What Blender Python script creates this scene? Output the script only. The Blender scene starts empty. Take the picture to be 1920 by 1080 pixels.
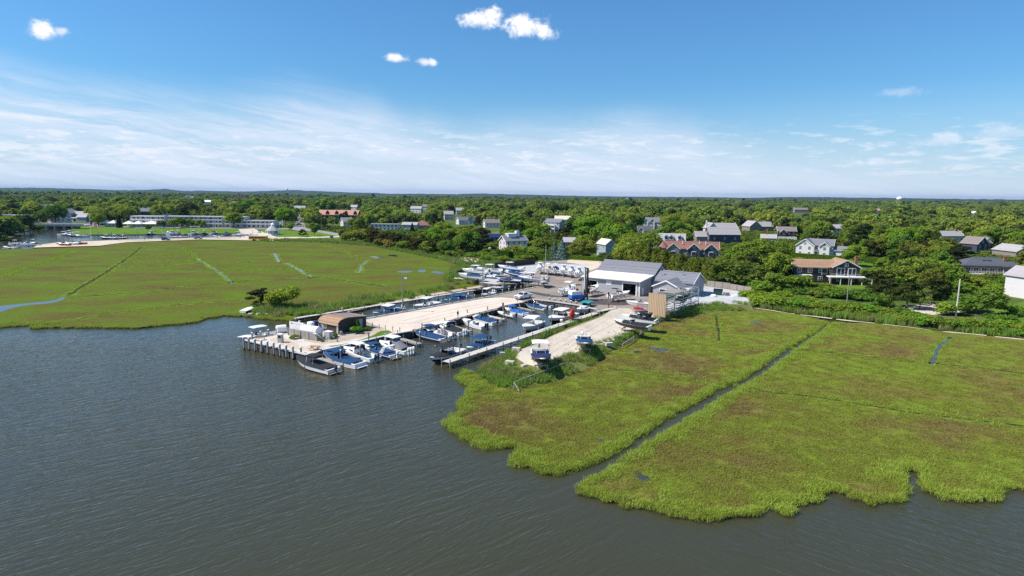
import bpy, bmesh, math, random
import numpy as np
from mathutils import Matrix, Vector, noise as mnoise
from mathutils.geometry import tessellate_polygon

SC = bpy.context.scene
COL = SC.collection
R = math.radians

# ------------------------------------------------------------------ camera
CAM_H, FOC, HORIZ, ROLL = 30.0, 1150.0, 364.0, R(0.63)
PITCH = math.atan((540 - HORIZ) / FOC)
cam_data = bpy.data.cameras.new("camera")
cam_data.sensor_width = 36.0
cam_data.lens = 36.0 * FOC / 1920.0
cam_data.clip_start, cam_data.clip_end = 0.5, 40000
cam = bpy.data.objects.new("camera", cam_data)
COL.objects.link(cam)
CAM_M = (Matrix.Translation((0, 0, CAM_H)) @ Matrix.Rotation(math.pi / 2 - PITCH, 4, 'X')
         @ Matrix.Rotation(ROLL, 4, 'Z'))
cam.matrix_world = CAM_M
SC.camera = cam
CAM_R = CAM_M.to_3x3()


def ray(px, py):
    return CAM_R @ Vector(((px - 960) / FOC, -(py - 540) / FOC, -1.0))


def P(px, py, z=0.0):
    """survey point: a photo pixel (1920 wide) as a ground position at height z"""
    d = ray(px, py)
    t = (z - CAM_H) / d.z
    return Vector((d.x * t, d.y * t, z))


def PD(px, py, dist):
    """point seen at a pixel, at a given ground distance"""
    d = ray(px, py)
    t = dist / math.hypot(d.x, d.y)
    return Vector((d.x * t, d.y * t, CAM_H + d.z * t))


CAM_RI = CAM_R.transposed()


def to_px(v):
    q = CAM_RI @ (Vector(v) - Vector((0, 0, CAM_H)))
    if q.z > -0.1:
        return None
    return (960 + FOC * q.x / -q.z, 540 - FOC * q.y / -q.z)


def azel(px, py):
    d = ray(px, py).normalized()
    return math.atan2(d.x, d.y), math.asin(d.z)


# ------------------------------------------------------------------ light
SUN_EL, SUN_AZ = R(52), R(-98)          # azimuth from +Y towards +X
sun_dir = Vector((math.sin(SUN_AZ) * math.cos(SUN_EL), math.cos(SUN_AZ) * math.cos(SUN_EL), math.sin(SUN_EL)))
sd = bpy.data.lights.new("sun", 'SUN')
sd.energy, sd.angle, sd.color = 5.0, R(0.53), (1.0, 0.95, 0.87)
sun = bpy.data.objects.new("sun", sd)
sun.rotation_euler = sun_dir.to_track_quat('Z', 'Y').to_euler()
sun.location = (0, 0, 200)
COL.objects.link(sun)
vs = SC.view_settings
vs.view_transform, vs.look, vs.exposure, vs.gamma = 'Standard', 'None', 0.4, 1.0
vs.use_curve_mapping = False
SC.cycles.use_denoising = False
SC.cycles.max_bounces = 6
SC.cycles.transparent_max_bounces = 12
SC.cycles.volume_bounces = 0
SC.cycles.sample_clamp_indirect = 4.0


class NT:
    """tiny node helper"""
    def __init__(s, tree):
        s.t = tree
        tree.nodes.clear()

    def n(s, typ, **kw):
        nd = s.t.nodes.new(typ)
        for k, v in kw.items():
            setattr(nd, k, v)
        return nd

    def link(s, a, b):
        s.t.links.new(a, b)

    def setin(s, sock, v):
        if isinstance(v, bpy.types.NodeSocket):
            s.t.links.new(v, sock)
        elif v is not None:
            if sock.type == 'RGBA' and len(v) == 3:
                v = (*v, 1)
            sock.default_value = v

    def m(s, op, a, b=None, c=None, clamp=False):
        nd = s.n('ShaderNodeMath', operation=op)
        nd.use_clamp = clamp
        for i, v in enumerate((a, b, c)):
            s.setin(nd.inputs[i], v)
        return nd.outputs[0]

    def vm(s, op, a, b=None):
        nd = s.n('ShaderNodeVectorMath', operation=op)
        s.setin(nd.inputs[0], a)
        if b is not None:
            s.setin(nd.inputs[1], b)
        return nd.outputs[0]

    def mix(s, f, a, b, typ='MIX'):
        nd = s.n('ShaderNodeMix', data_type='RGBA', blend_type=typ)
        nd.clamp_result = False
        s.setin(nd.inputs[0], f)
        s.setin(nd.inputs[6], a)
        s.setin(nd.inputs[7], b)
        return nd.outputs[2]

    def noise(s, vec, scale, detail=3, rough=0.55, dist=0.0):
        nd = s.n('ShaderNodeTexNoise')
        if vec is not None:
            s.link(vec, nd.inputs['Vector'])
        nd.inputs['Scale'].default_value = scale
        nd.inputs['Detail'].default_value = detail
        nd.inputs['Roughness'].default_value = rough
        nd.inputs['Distortion'].default_value = dist
        return nd.outputs[0]

    def step(s, x, a, b):
        """smoothstep a..b"""
        nd = s.n('ShaderNodeMapRange', interpolation_type='SMOOTHSTEP')
        s.setin(nd.inputs[0], x)
        s.setin(nd.inputs[1], a)
        s.setin(nd.inputs[2], b)
        nd.inputs[3].default_value, nd.inputs[4].default_value = 0, 1
        return nd.outputs[0]

    def ramp(s, x, stops, interp='LINEAR'):
        nd = s.n('ShaderNodeValToRGB')
        cr = nd.color_ramp
        cr.interpolation = interp
        while len(cr.elements) < len(stops):
            cr.elements.new(0.5)
        for e, (p, c) in zip(cr.elements, stops):
            e.position = p
            e.color = (*c, 1) if len(c) == 3 else c
        s.setin(nd.inputs[0], x)
        return nd.outputs[0]

    def xyz(s, x, y, z=0.0):
        nd = s.n('ShaderNodeCombineXYZ')
        for i, v in enumerate((x, y, z)):
            s.setin(nd.inputs[i], v)
        return nd.outputs[0]


# ------------------------------------------------------------------ sky with clouds
def build_world():
    w = bpy.data.worlds.new("World")
    SC.world = w
    w.use_nodes = True
    g = NT(w.node_tree)
    sky = g.n('ShaderNodeTexSky', sky_type='NISHITA', sun_disc=False)
    sky.sun_elevation, sky.sun_rotation = SUN_EL, SUN_AZ
    sky.air_density, sky.dust_density, sky.ozone_density, sky.altitude = 1.25, 0.2, 2.6, 0
    STR = 0.086
    tc = g.n('ShaderNodeTexCoord')
    sp = g.n('ShaderNodeSeparateXYZ')
    g.link(tc.outputs['Generated'], sp.inputs[0])
    az = g.m('ARCTAN2', sp.outputs[0], sp.outputs[1])
    el = g.m('ARCSINE', sp.outputs[2])
    ae = g.xyz(az, el, 0.0)
    # --- high thin cirrus: upper edge runs down to the right
    A0, A1 = -0.85, 0.85
    edge_px = [(-200, 60), (0, 80), (150, 112), (400, 150), (560, 138), (690, 160), (780, 200), (860, 220), (960, 206), (1080, 205),
               (1180, 186), (1290, 196), (1350, 232), (1480, 250), (1640, 262), (1760, 275), (1920, 290), (2100, 300)]
    stops = []
    for x, y in edge_px:
        a, e = azel(x, y)
        stops.append((min(1, max(0, (a - A0) / (A1 - A0))), (e, e, e)))
    azn = g.m('DIVIDE', g.m('SUBTRACT', az, A0), A1 - A0, clamp=True)
    edge = g.ramp(azn, stops, 'EASE')
    sl = R(8)
    s_ = g.m('ADD', g.m('MULTIPLY', az, math.cos(sl)), g.m('MULTIPLY', el, -math.sin(sl)))
    t_ = g.m('ADD', g.m('MULTIPLY', az, math.sin(sl)), g.m('MULTIPLY', el, math.cos(sl)))
    warp = g.noise(g.xyz(g.m('MULTIPLY', s_, 4.0), g.m('MULTIPLY', t_, 9.0), 3.0), 1.0, 4, 0.6)
    t2 = g.m('ADD', t_, g.m('MULTIPLY', g.m('SUBTRACT', warp, 0.5), 0.05))
    st1 = g.noise(g.xyz(g.m('MULTIPLY', s_, 3.2), g.m('MULTIPLY', t2, 46.0), 1.0), 1.0, 5, 0.62)
    st2 = g.noise(g.xyz(g.m('MULTIPLY', s_, 14.0), g.m('MULTIPLY', t2, 110.0), 5.0), 1.0, 4, 0.6)
    streak = g.m('ADD', g.m('MULTIPLY', st1, 0.75), g.m('MULTIPLY', st2, 0.25))
    dep = g.m('SUBTRACT', g.m('ADD', edge, g.m('MULTIPLY', g.m('SUBTRACT', warp, 0.5), 0.05)), el)
    veil = g.step(dep, -0.012, 0.085)
    # streaks tear the veil more on the left, less in the middle
    leftw = g.m('ADD', 0.14, g.m('MULTIPLY', g.step(az, -0.2, -0.55), 0.34))
    tear = g.m('MULTIPLY', g.step(streak, 0.62, 0.36), leftw)
    cir = g.m('MULTIPLY', veil, g.m('SUBTRACT', g.m('ADD', 0.70, g.m('MULTIPLY', g.step(streak, 0.40, 0.66), 0.26)), tear), clamp=True)
    # stray wisps above the edge
    # --- whitening toward the horizon
    hz = g.m('MULTIPLY', g.step(el, 0.17, 0.0), 0.66)
    # --- cumulus
    nA = g.noise(g.xyz(g.m('MULTIPLY', az, 1.0), g.m('MULTIPLY', el, 1.25), 0.0), 42.0, 7, 0.64, 0.35)
    nB = g.noise(ae, 130.0, 4, 0.6)
    nn = g.m('ADD', g.m('MULTIPLY', g.m('SUBTRACT', nA, 0.5), 2.3), g.m('MULTIPLY', g.m('SUBTRACT', nB, 0.5), 0.5))
    total, shade = None, None
    for (x, y, rx, ry, k) in [(900, 38, 44, 23, 1.0), (925, 26, 24, 16, 1.0), (988, 54, 52, 25, 1.0), (970, 42, 26, 17, 1.0), (1022, 62, 26, 17, 1.0),
                              (82, 58, 27, 17, 1.0), (112, 58, 18, 9, 0.7),
                              (744, 109, 27, 10, 0.95), (800, 118, 25, 9, 0.85), (1692, 174, 40, 11, 0.34),
                              (1765, 264, 46, 14, 0.5), (1880, 250, 66, 14, 0.38), (1640, 305, 50, 10, 0.45),
                              (300, 288, 56, 8, 0.45), (610, 230, 45, 9, 0.22), (1265, 296, 46, 8, 0.42), (85, 296, 45, 5, 0.35)]:
        a, e = azel(x, y)
        ra, re = rx / FOC * 1.0, ry / FOC * 1.05
        dx = g.m('DIVIDE', g.m('SUBTRACT', az, a), ra)
        dy = g.m('DIVIDE', g.m('SUBTRACT', el, e), re)
        dyb = g.m('MULTIPLY', dy, g.m('ADD', 1.0, g.m('MULTIPLY', g.m('LESS_THAN', dy, 0.0), 0.35)))
        d = g.m('SQRT', g.m('ADD', g.m('MULTIPLY', dx, dx), g.m('MULTIPLY', dyb, dyb)))
        den = g.m('ADD', g.m('SUBTRACT', 1.0, d), g.m('MULTIPLY', nn, 0.8))
        mk = g.m('MULTIPLY', g.step(den, 0.0, 0.75), k)
        sh = g.m('MULTIPLY', mk, g.step(g.m('ADD', dy, g.m('MULTIPLY', nn, 0.9)), -0.9, 0.7))
        total = mk if total is None else g.m('MAXIMUM', total, mk)
        shade = sh if shade is None else g.m('MAXIMUM', shade, sh)
    # --- small far cumulus in a band above the horizon
    nC = g.noise(g.xyz(g.m('MULTIPLY', az, 21.0), g.m('MULTIPLY', el, 105.0), 7.0), 1.0, 6, 0.66, 0.3)
    nD = g.noise(g.xyz(g.m('MULTIPLY', az, 4.0), g.m('MULTIPLY', el, 14.0), 9.0), 1.0, 2)
    band = g.m('MULTIPLY', g.step(el, 0.022, 0.045), g.step(el, 0.125, 0.07))
    far = g.m('MULTIPLY', g.m('MULTIPLY', g.step(g.m('ADD', nC, g.m('MULTIPLY', nD, 0.35)), 0.68, 0.84), band), 0.40)
    base = g.vm('MULTIPLY', sky.outputs[0], (0.46, 0.85, 1.20))
    c1 = g.mix(hz, base, (5.4, 6.4, 8.1))
    c2 = g.mix(cir, c1, (6.6, 7.5, 8.9))
    c3 = g.mix(far, c2, (9.6, 9.4, 9.7))
    cumcol = g.mix(shade, (6.2, 7.0, 8.6), (11.2, 11.1, 11.0))
    c4 = g.mix(total, c3, cumcol)
    bg = g.n('ShaderNodeBackground')
    bg.inputs[1].default_value = STR
    g.link(c4, bg.inputs[0])
    out = g.n('ShaderNodeOutputWorld')
    g.link(bg.outputs[0], out.inputs[0])


build_world()
# ------------------------------------------------------------------ objects
def tag(o, label=None, cat=None, group=None, kind=None):
    if label: o["label"] = label
    if cat: o["category"] = cat
    if group: o["group"] = group
    if kind: o["kind"] = kind
    return o


def empty(name, loc=(0, 0, 0), rz=0.0, label=None, cat=None, group=None):
    o = bpy.data.objects.new(name, None)
    o.empty_display_size = 0.3
    COL.objects.link(o)
    o.location = loc
    o.rotation_euler = (0, 0, rz)
    return tag(o, label, cat, group)


KIDS = {}


def link(o, parent=None):
    COL.objects.link(o)
    if parent is not None:
        o.parent = parent
        KIDS.setdefault(parent.name, []).append(o)
    return o


def dup(root, loc, rz=None, sc=None, label=None, cat=None, group=None, parent=None):
    """copy a thing with its parts and sub-parts (mesh data shared)"""
    c = root.copy()
    link(c, parent)
    c.location = loc
    if rz is not None: c.rotation_euler = (0, 0, rz)
    if sc is not None: c.scale = sc if hasattr(sc, '__len__') else (sc, sc, sc)
    tag(c, label, cat, group)
    for ch in KIDS.get(root.name, []):
        dup(ch, ch.location, parent=c)
    return c


class MB:
    """mesh builder: collects faces, each with a material slot, into one mesh"""
    def __init__(s):
        s.v, s.f, s.mi, s.mats, s.smooth = [], [], [], [], []

    def slot(s, m):
        if m not in s.mats: s.mats.append(m)
        return s.mats.index(m)

    def add(s, vs_, fs, m, smooth=False, M=None):
        b = len(s.v)
        if M is not None: vs_ = [M @ Vector(v) for v in vs_]
        s.v.extend([tuple(v) for v in vs_])
        k = s.slot(m)
        for f in fs:
            s.f.append(tuple(i + b for i in f))
            s.mi.append(k)
            s.smooth.append(smooth)
        return s

    def box(s, c, size, m, rz=0.0, M=None):
        x, y, z = size[0] / 2, size[1] / 2, size[2] / 2
        vs_ = [(-x, -y, -z), (x, -y, -z), (x, y, -z), (-x, y, -z), (-x, -y, z), (x, -y, z), (x, y, z), (-x, y, z)]
        T = Matrix.Translation(c) @ Matrix.Rotation(rz, 4, 'Z')
        if M is not None: T = M @ T
        return s.add(vs_, [(0, 3, 2, 1), (4, 5, 6, 7), (0, 1, 5, 4), (1, 2, 6, 5), (2, 3, 7, 6), (3, 0, 4, 7)], m, M=T)

    def bbox(s, a, b, m, M=None):
        return s.box([(a[i] + b[i]) / 2 for i in range(3)], [abs(b[i] - a[i]) for i in range(3)], m, M=M)

    def quad(s, pts, m, M=None):
        return s.add(pts, [tuple(range(len(pts)))], m, M=M)

    def tube(s, a, b, r, m, n=6, r2=None, caps=True):
        a, b = Vector(a), Vector(b)
        d = (b - a)
        if d.length < 1e-6: return s
        q = d.to_track_quat('Z', 'Y').to_matrix()
        r2 = r if r2 is None else r2
        vs_ = []
        for p, rr in ((a, r), (b, r2)):
            for i in range(n):
                t = 2 * math.pi * i / n
                vs_.append(p + q @ Vector((rr * math.cos(t), rr * math.sin(t), 0)))
        fs = [(i, (i + 1) % n, n + (i + 1) % n, n + i) for i in range(n)]
        if caps: fs += [tuple(range(n - 1, -1, -1)), tuple(range(n, 2 * n))]
        return s.add(vs_, fs, m, smooth=False)

    def path(s, pts, r, m, n=5):
        for a, b in zip(pts, pts[1:]): s.tube(a, b, r, m, n)
        return s

    def loft(s, secs, m, closed=True, caps=True, smooth=False, M=None):
        n = len(secs[0])
        vs_ = [p for sec in secs for p in sec]
        fs = []
        for k in range(len(secs) - 1):
            for i in range(n if closed else n - 1):
                j = (i + 1) % n
                fs.append((k * n + i, k * n + j, (k + 1) * n + j, (k + 1) * n + i))
        if caps and closed:
            fs.append(tuple(range(n - 1, -1, -1)))
            fs.append(tuple((len(secs) - 1) * n + i for i in range(n)))
        return s.add(vs_, fs, m, smooth, M)

    def lathe(s, prof, m, n=12, c=(0, 0, 0), smooth=True):
        secs = [[(c[0] + r * math.cos(2 * math.pi * i / n), c[1] + r * math.sin(2 * math.pi * i / n), c[2] + z) for i in range(n)] for r, z in prof]
        return s.loft(secs, m, smooth=smooth)

    def prism(s, poly, z0, z1, m, mside=None, bottom=False):
        """poly: list of (x, y); top face and skirt"""
        pts = [(p[0], p[1], z1) for p in poly]
        n = len(pts)
        tris = tessellate_polygon([[Vector(p) for p in pts]])
        tr = []
        for t in tris:
            a, b, c = (Vector(pts[i]) for i in t)
            tr.append(t if (b - a).cross(c - a).z > 0 else (t[0], t[2], t[1]))
        s.add(pts, tr, m)
        area = sum(pts[i][0] * pts[(i + 1) % n][1] - pts[(i + 1) % n][0] * pts[i][1] for i in range(n))
        low = [(p[0], p[1], z0) for p in poly]
        fs = []
        for i in range(n):
            j = (i + 1) % n
            fs.append((n + i, n + j, j, i) if area > 0 else (i, j, n + j, n + i))
        s.add(pts + low, fs, mside or m)
        return s

    def build(s, name, parent=None, loc=None, rz=None):
        me = bpy.data.meshes.new(name)
        me.from_pydata(s.v, [], s.f)
        for m in s.mats: me.materials.append(m)
        me.polygons.foreach_set('material_index', s.mi)
        me.polygons.foreach_set('use_smooth', s.smooth)
        me.update()
        o = bpy.data.objects.new(name, me)
        if loc is not None: o.location = loc
        if rz is not None: o.rotation_euler = (0, 0, rz)
        return link(o, parent)


# ------------------------------------------------------------------ materials
MATS = {}


def mat(name, col, rough=0.6, var=0.12, scale=1.2, bump=0.0, bscale=20.0, metal=0.0, spec=0.4, dirt=None, dirt_amt=0.5, coords='obj'):
    """procedural paint / fabric / wood: base colour broken by two noises, optional dirt patches and bump"""
    if name in MATS: return MATS[name]
    m = bpy.data.materials.new(name)
    m.use_nodes = True
    g = NT(m.node_tree)
    if coords == 'obj':
        vec = g.n('ShaderNodeTexCoord').outputs['Object']
    else:
        vec = g.n('ShaderNodeNewGeometry').outputs['Position']
    n1 = g.noise(vec, scale, 4, 0.6)
    n2 = g.noise(vec, scale * 9, 2, 0.5)
    f = g.m('ADD', g.m('MULTIPLY', g.m('SUBTRACT', n1, 0.5), 2 * var), g.m('MULTIPLY', g.m('SUBTRACT', n2, 0.5), var))
    rgb = g.n('ShaderNodeRGB')
    rgb.outputs[0].default_value = (*col, 1)
    sc = g.n('ShaderNodeVectorMath', operation='SCALE')
    g.link(rgb.outputs[0], sc.inputs[0])
    g.link(g.m('ADD', f, 1.0), sc.inputs['Scale'])
    cc = sc.outputs[0]
    if dirt is not None:
        cc = g.mix(g.m('MULTIPLY', g.step(g.noise(vec, scale * 1.7, 5, 0.65), 0.48, 0.68), dirt_amt), cc, dirt)
    b = g.n('ShaderNodeBsdfPrincipled')
    g.link(cc, b.inputs['Base Color'])
    b.inputs['Roughness'].default_value = rough
    b.inputs['Metallic'].default_value = metal
    b.inputs['Specular IOR Level'].default_value = spec
    if bump > 0:
        bp = g.n('ShaderNodeBump')
        bp.inputs['Strength'].default_value = bump
        bp.inputs['Distance'].default_value = 0.05
        g.link(g.noise(vec, bscale, 3), bp.inputs['Height'])
        g.link(bp.outputs[0], b.inputs['Normal'])
    o = g.n('ShaderNodeOutputMaterial')
    g.link(b.outputs[0], o.inputs[0])
    MATS[name] = m
    return m


def striped(name, c1, c2, axis, freq, rough=0.7, duty=0.5, var=0.15, bump=0.3):
    """boards, shingles, ribs: thin darker lines along one object axis plus noise"""
    if name in MATS: return MATS[name]
    m = bpy.data.materials.new(name)
    m.use_nodes = True
    g = NT(m.node_tree)
    vec = g.n('ShaderNodeTexCoord').outputs['Object']
    sp = g.n('ShaderNodeSeparateXYZ')
    g.link(vec, sp.inputs[0])
    if axis == 'h':
        co = g.m('ADD', sp.outputs[0], g.m('MULTIPLY', sp.outputs[1], 1.0))
    else:
        co = sp.outputs['xyz'.index(axis)]
    x = g.m('FRACT', g.m('MULTIPLY', co, freq))
    cell = g.m('FLOOR', g.m('MULTIPLY', co, freq))
    wn = g.n('ShaderNodeTexWhiteNoise', noise_dimensions='1D')
    g.link(cell, wn.inputs['W'])
    line = g.m('LESS_THAN', x, duty)
    n1 = g.noise(vec, 1.4, 5, 0.65)
    c = g.mix(line, c1, c2)
    sc = g.n('ShaderNodeVectorMath', operation='SCALE')
    g.link(c, sc.inputs[0])
    k = g.m('ADD', g.m('MULTIPLY', g.m('SUBTRACT', wn.outputs[0], 0.5), var), g.m('MULTIPLY', g.m('SUBTRACT', n1, 0.5), 2 * var))
    g.link(g.m('ADD', k, 1.0), sc.inputs['Scale'])
    b = g.n('ShaderNodeBsdfPrincipled')
    g.link(sc.outputs[0], b.inputs['Base Color'])
    b.inputs['Roughness'].default_value = rough
    b.inputs['Specular IOR Level'].default_value = 0.25
    bp = g.n('ShaderNodeBump')
    bp.inputs['Strength'].default_value = bump
    bp.inputs['Distance'].default_value = 0.04
    g.link(x, bp.inputs['Height'])
    g.link(bp.outputs[0], b.inputs['Normal'])
    o = g.n('ShaderNodeOutputMaterial')
    g.link(b.outputs[0], o.inputs[0])
    MATS[name] = m
    return m


def foliage(name, c_dark, c_light, obj_tint=True, trans=0.34):
    """leaves: colour runs between two greens by noise over the crown, tinted per plant through the object colour"""
    if name in MATS: return MATS[name]
    m = bpy.data.materials.new(name)
    m.use_nodes = True
    g = NT(m.node_tree)
    geo = g.n('ShaderNodeNewGeometry')
    oi = g.n('ShaderNodeObjectInfo')
    n1 = g.noise(geo.outputs['Position'], 0.9, 3, 0.6)
    f = g.m('ADD', g.m('MULTIPLY', n1, 0.7), g.m('MULTIPLY', geo.outputs['Random Per Island'], 0.4))
    c = g.mix(g.step(f, 0.25, 0.9), c_dark, c_light)
    if obj_tint:
        c = g.mix(1.0, c, oi.outputs['Color'], 'MULTIPLY')
    else:
        c = g.mix(1.0, c, g.ramp(oi.outputs['Random'], [(0.0, (0.42, 0.55, 0.6)), (0.2, (1.25, 1.1, 0.8)), (0.4, (0.85, 1.0, 0.9)),
                  (0.6, (1.5, 1.3, 0.9)), (0.75, (0.9, 0.85, 0.9)), (0.9, (1.15, 1.2, 0.9)), (1.0, (0.6, 0.45, 0.55))]), 'MULTIPLY')
        c = g.mix(1.0, c, g.ramp(g.noise(geo.outputs['Position'], 0.011, 3, 0.6), [(0.3, (0.75, 0.85, 0.85)), (0.5, (1.0, 1.0, 1.0)), (0.7, (1.45, 1.3, 1.0))]), 'MULTIPLY')
    d = g.n('ShaderNodeBsdfDiffuse')
    g.link(c, d.inputs[0])
    t = g.n('ShaderNodeBsdfTranslucent')
    g.link(g.mix(1.0, c, (1.2, 1.3, 0.6), 'MULTIPLY'), t.inputs[0])
    mx = g.n('ShaderNodeMixShader')
    mx.inputs[0].default_value = trans
    g.link(d.outputs[0], mx.inputs[1])
    g.link(t.outputs[0], mx.inputs[2])
    o = g.n('ShaderNodeOutputMaterial')
    g.link(mx.outputs[0], o.inputs[0])
    MATS[name] = m
    return m


def scatter(name, pts, protos, scale_rng, parent_mat=None, label=None, cat=None, seed=1, scales=None):
    """ground cover and far wood: one object whose points carry plants (geometry nodes)"""
    me = bpy.data.meshes.new(name)
    me.vertices.add(len(pts))
    me.vertices.foreach_set('co', np.asarray(pts, dtype=np.float32).ravel())
    rng = np.random.default_rng(seed)
    at = me.attributes.new('plant_scale', 'FLOAT', 'POINT')
    sc = rng.uniform(scale_rng[0], scale_rng[1], len(pts)) if scales is None else scales
    at.data.foreach_set('value', np.asarray(sc, dtype=np.float32))
    at2 = me.attributes.new('plant_turn', 'FLOAT', 'POINT')
    at2.data.foreach_set('value', rng.uniform(0, 6.283, len(pts)).astype(np.float32))
    o = bpy.data.objects.new(name, me)
    COL.objects.link(o)
    pc = bpy.data.collections.new(name + "_plants")
    for p in protos: pc.objects.link(p)
    ng = bpy.data.node_groups.new(name + "_scatter", 'GeometryNodeTree')
    ng.interface.new_socket('Geometry', in_out='INPUT', socket_type='NodeSocketGeometry')
    ng.interface.new_socket('Geometry', in_out='OUTPUT', socket_type='NodeSocketGeometry')
    N = ng.nodes
    gi, go = N.new('NodeGroupInput'), N.new('NodeGroupOutput')
    iop = N.new('GeometryNodeInstanceOnPoints')
    ci = N.new('GeometryNodeCollectionInfo')
    ci.inputs['Collection'].default_value = pc
    ci.inputs['Separate Children'].default_value = True
    ci.inputs['Reset Children'].default_value = True
    iop.inputs['Pick Instance'].default_value = True
    ns = N.new('GeometryNodeInputNamedAttribute'); ns.data_type = 'FLOAT'
    ns.inputs['Name'].default_value = 'plant_scale'
    nt_ = N.new('GeometryNodeInputNamedAttribute'); nt_.data_type = 'FLOAT'
    nt_.inputs['Name'].default_value = 'plant_turn'
    cx = N.new('ShaderNodeCombineXYZ')
    L = ng.links.new
    L(nt_.outputs[0], cx.inputs[2])
    L(gi.outputs[0], iop.inputs['Points'])
    L(ci.outputs[0], iop.inputs['Instance'])
    L(cx.outputs[0], iop.inputs['Rotation'])
    L(ns.outputs[0], iop.inputs['Scale'])
    L(iop.outputs[0], go.inputs[0])
    md = o.modifiers.new('scatter', 'NODES')
    md.node_group = ng
    tag(o, label, cat, kind='stuff')
    return o


def proto(mb, name):
    """mesh object kept out of the scene, used by scatter() only"""
    me = bpy.data.meshes.new(name)
    me.from_pydata(mb.v, [], mb.f)
    for m in mb.mats: me.materials.append(m)
    me.polygons.foreach_set('material_index', mb.mi)
    me.update()
    return bpy.data.objects.new(name, me)


def inside(poly, xy):
    """vectorised point in polygon"""
    x, y = xy[:, 0], xy[:, 1]
    r = np.zeros(len(xy), bool)
    n = len(poly)
    for i in range(n):
        x0, y0 = poly[i][0], poly[i][1]
        x1, y1 = poly[(i + 1) % n][0], poly[(i + 1) % n][1]
        if y0 == y1: continue
        c = ((y0 > y) != (y1 > y)) & (x < (x1 - x0) * (y - y0) / (y1 - y0) + x0)
        r ^= c
    return r


def edge_dist(line, xy, closed=False):
    d = np.full(len(xy), 1e9)
    n = len(line)
    for i in range(n if closed else n - 1):
        a = np.array(line[i][:2]); b = np.array(line[(i + 1) % n][:2])
        ab = b - a
        t = np.clip(((xy - a) @ ab) / max(ab @ ab, 1e-9), 0, 1)
        d = np.minimum(d, np.hypot(*(xy - (a + t[:, None] * ab)).T))
    return d


def W(pts, z=0.0):
    """pixel outline -> world outline"""
    return [tuple(P(x, y, z)[:2]) for x, y in pts]


def smooth_line(pts, k=2, jitter=0.0, seed=0):
    """round a traced outline (Chaikin) and roughen it a little"""
    rg = random.Random(seed)
    for _ in range(k):
        out = []
        n = len(pts)
        for i in range(n):
            a, b = pts[i], pts[(i + 1) % n]
            out.append((a[0] * .75 + b[0] * .25, a[1] * .75 + b[1] * .25))
            out.append((a[0] * .25 + b[0] * .75, a[1] * .25 + b[1] * .75))
        pts = out
    if jitter: pts = [(p[0] + rg.gauss(0, jitter), p[1] + rg.gauss(0, jitter)) for p in pts]
    return pts
# ------------------------------------------------------------------ terrain materials
def ground_mat(name, cols, scale=0.05, fine=1.5, rough=0.9, bump=0.4, stretch=(1, 1), spots=None, spot_amt=0.8):
    """cols: list of (pos, colour) mixed over large patches; fine speckle on top"""
    m = bpy.data.materials.new(name)
    m.use_nodes = True
    g = NT(m.node_tree)
    pos = g.n('ShaderNodeNewGeometry').outputs['Position']
    ps = g.vm('MULTIPLY', pos, (stretch[0], stretch[1], 1))
    a = g.noise(ps, scale, 5, 0.62, 0.4)
    b = g.noise(pos, fine, 4, 0.7)
    f = g.m('ADD', a, g.m('MULTIPLY', g.m('SUBTRACT', b, 0.5), 0.22))
    c = g.ramp(f, cols)
    sc = g.n('ShaderNodeVectorMath', operation='SCALE')
    g.link(c, sc.inputs[0])
    g.link(g.m('ADD', 0.72, g.m('MULTIPLY', b, 0.56)), sc.inputs['Scale'])
    cc = sc.outputs[0]
    if spots:
        k = g.step(g.noise(ps, scale * 3.3, 5, 0.7, 0.6), 0.60, 0.70)
        cc = g.mix(g.m('MULTIPLY', k, spot_amt), cc, spots)
    bs = g.n('ShaderNodeBsdfPrincipled')
    g.link(cc, bs.inputs['Base Color'])
    bs.inputs['Roughness'].default_value = rough
    bs.inputs['Specular IOR Level'].default_value = 0.06
    bp = g.n('ShaderNodeBump')
    bp.inputs['Strength'].default_value = bump
    bp.inputs['Distance'].default_value = 0.15
    g.link(g.noise(pos, fine * 2.2, 4, 0.7), bp.inputs['Height'])
    g.link(bp.outputs[0], bs.inputs['Normal'])
    o = g.n('ShaderNodeOutputMaterial')
    g.link(bs.outputs[0], o.inputs[0])
    MATS[name] = m
    return m


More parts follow.
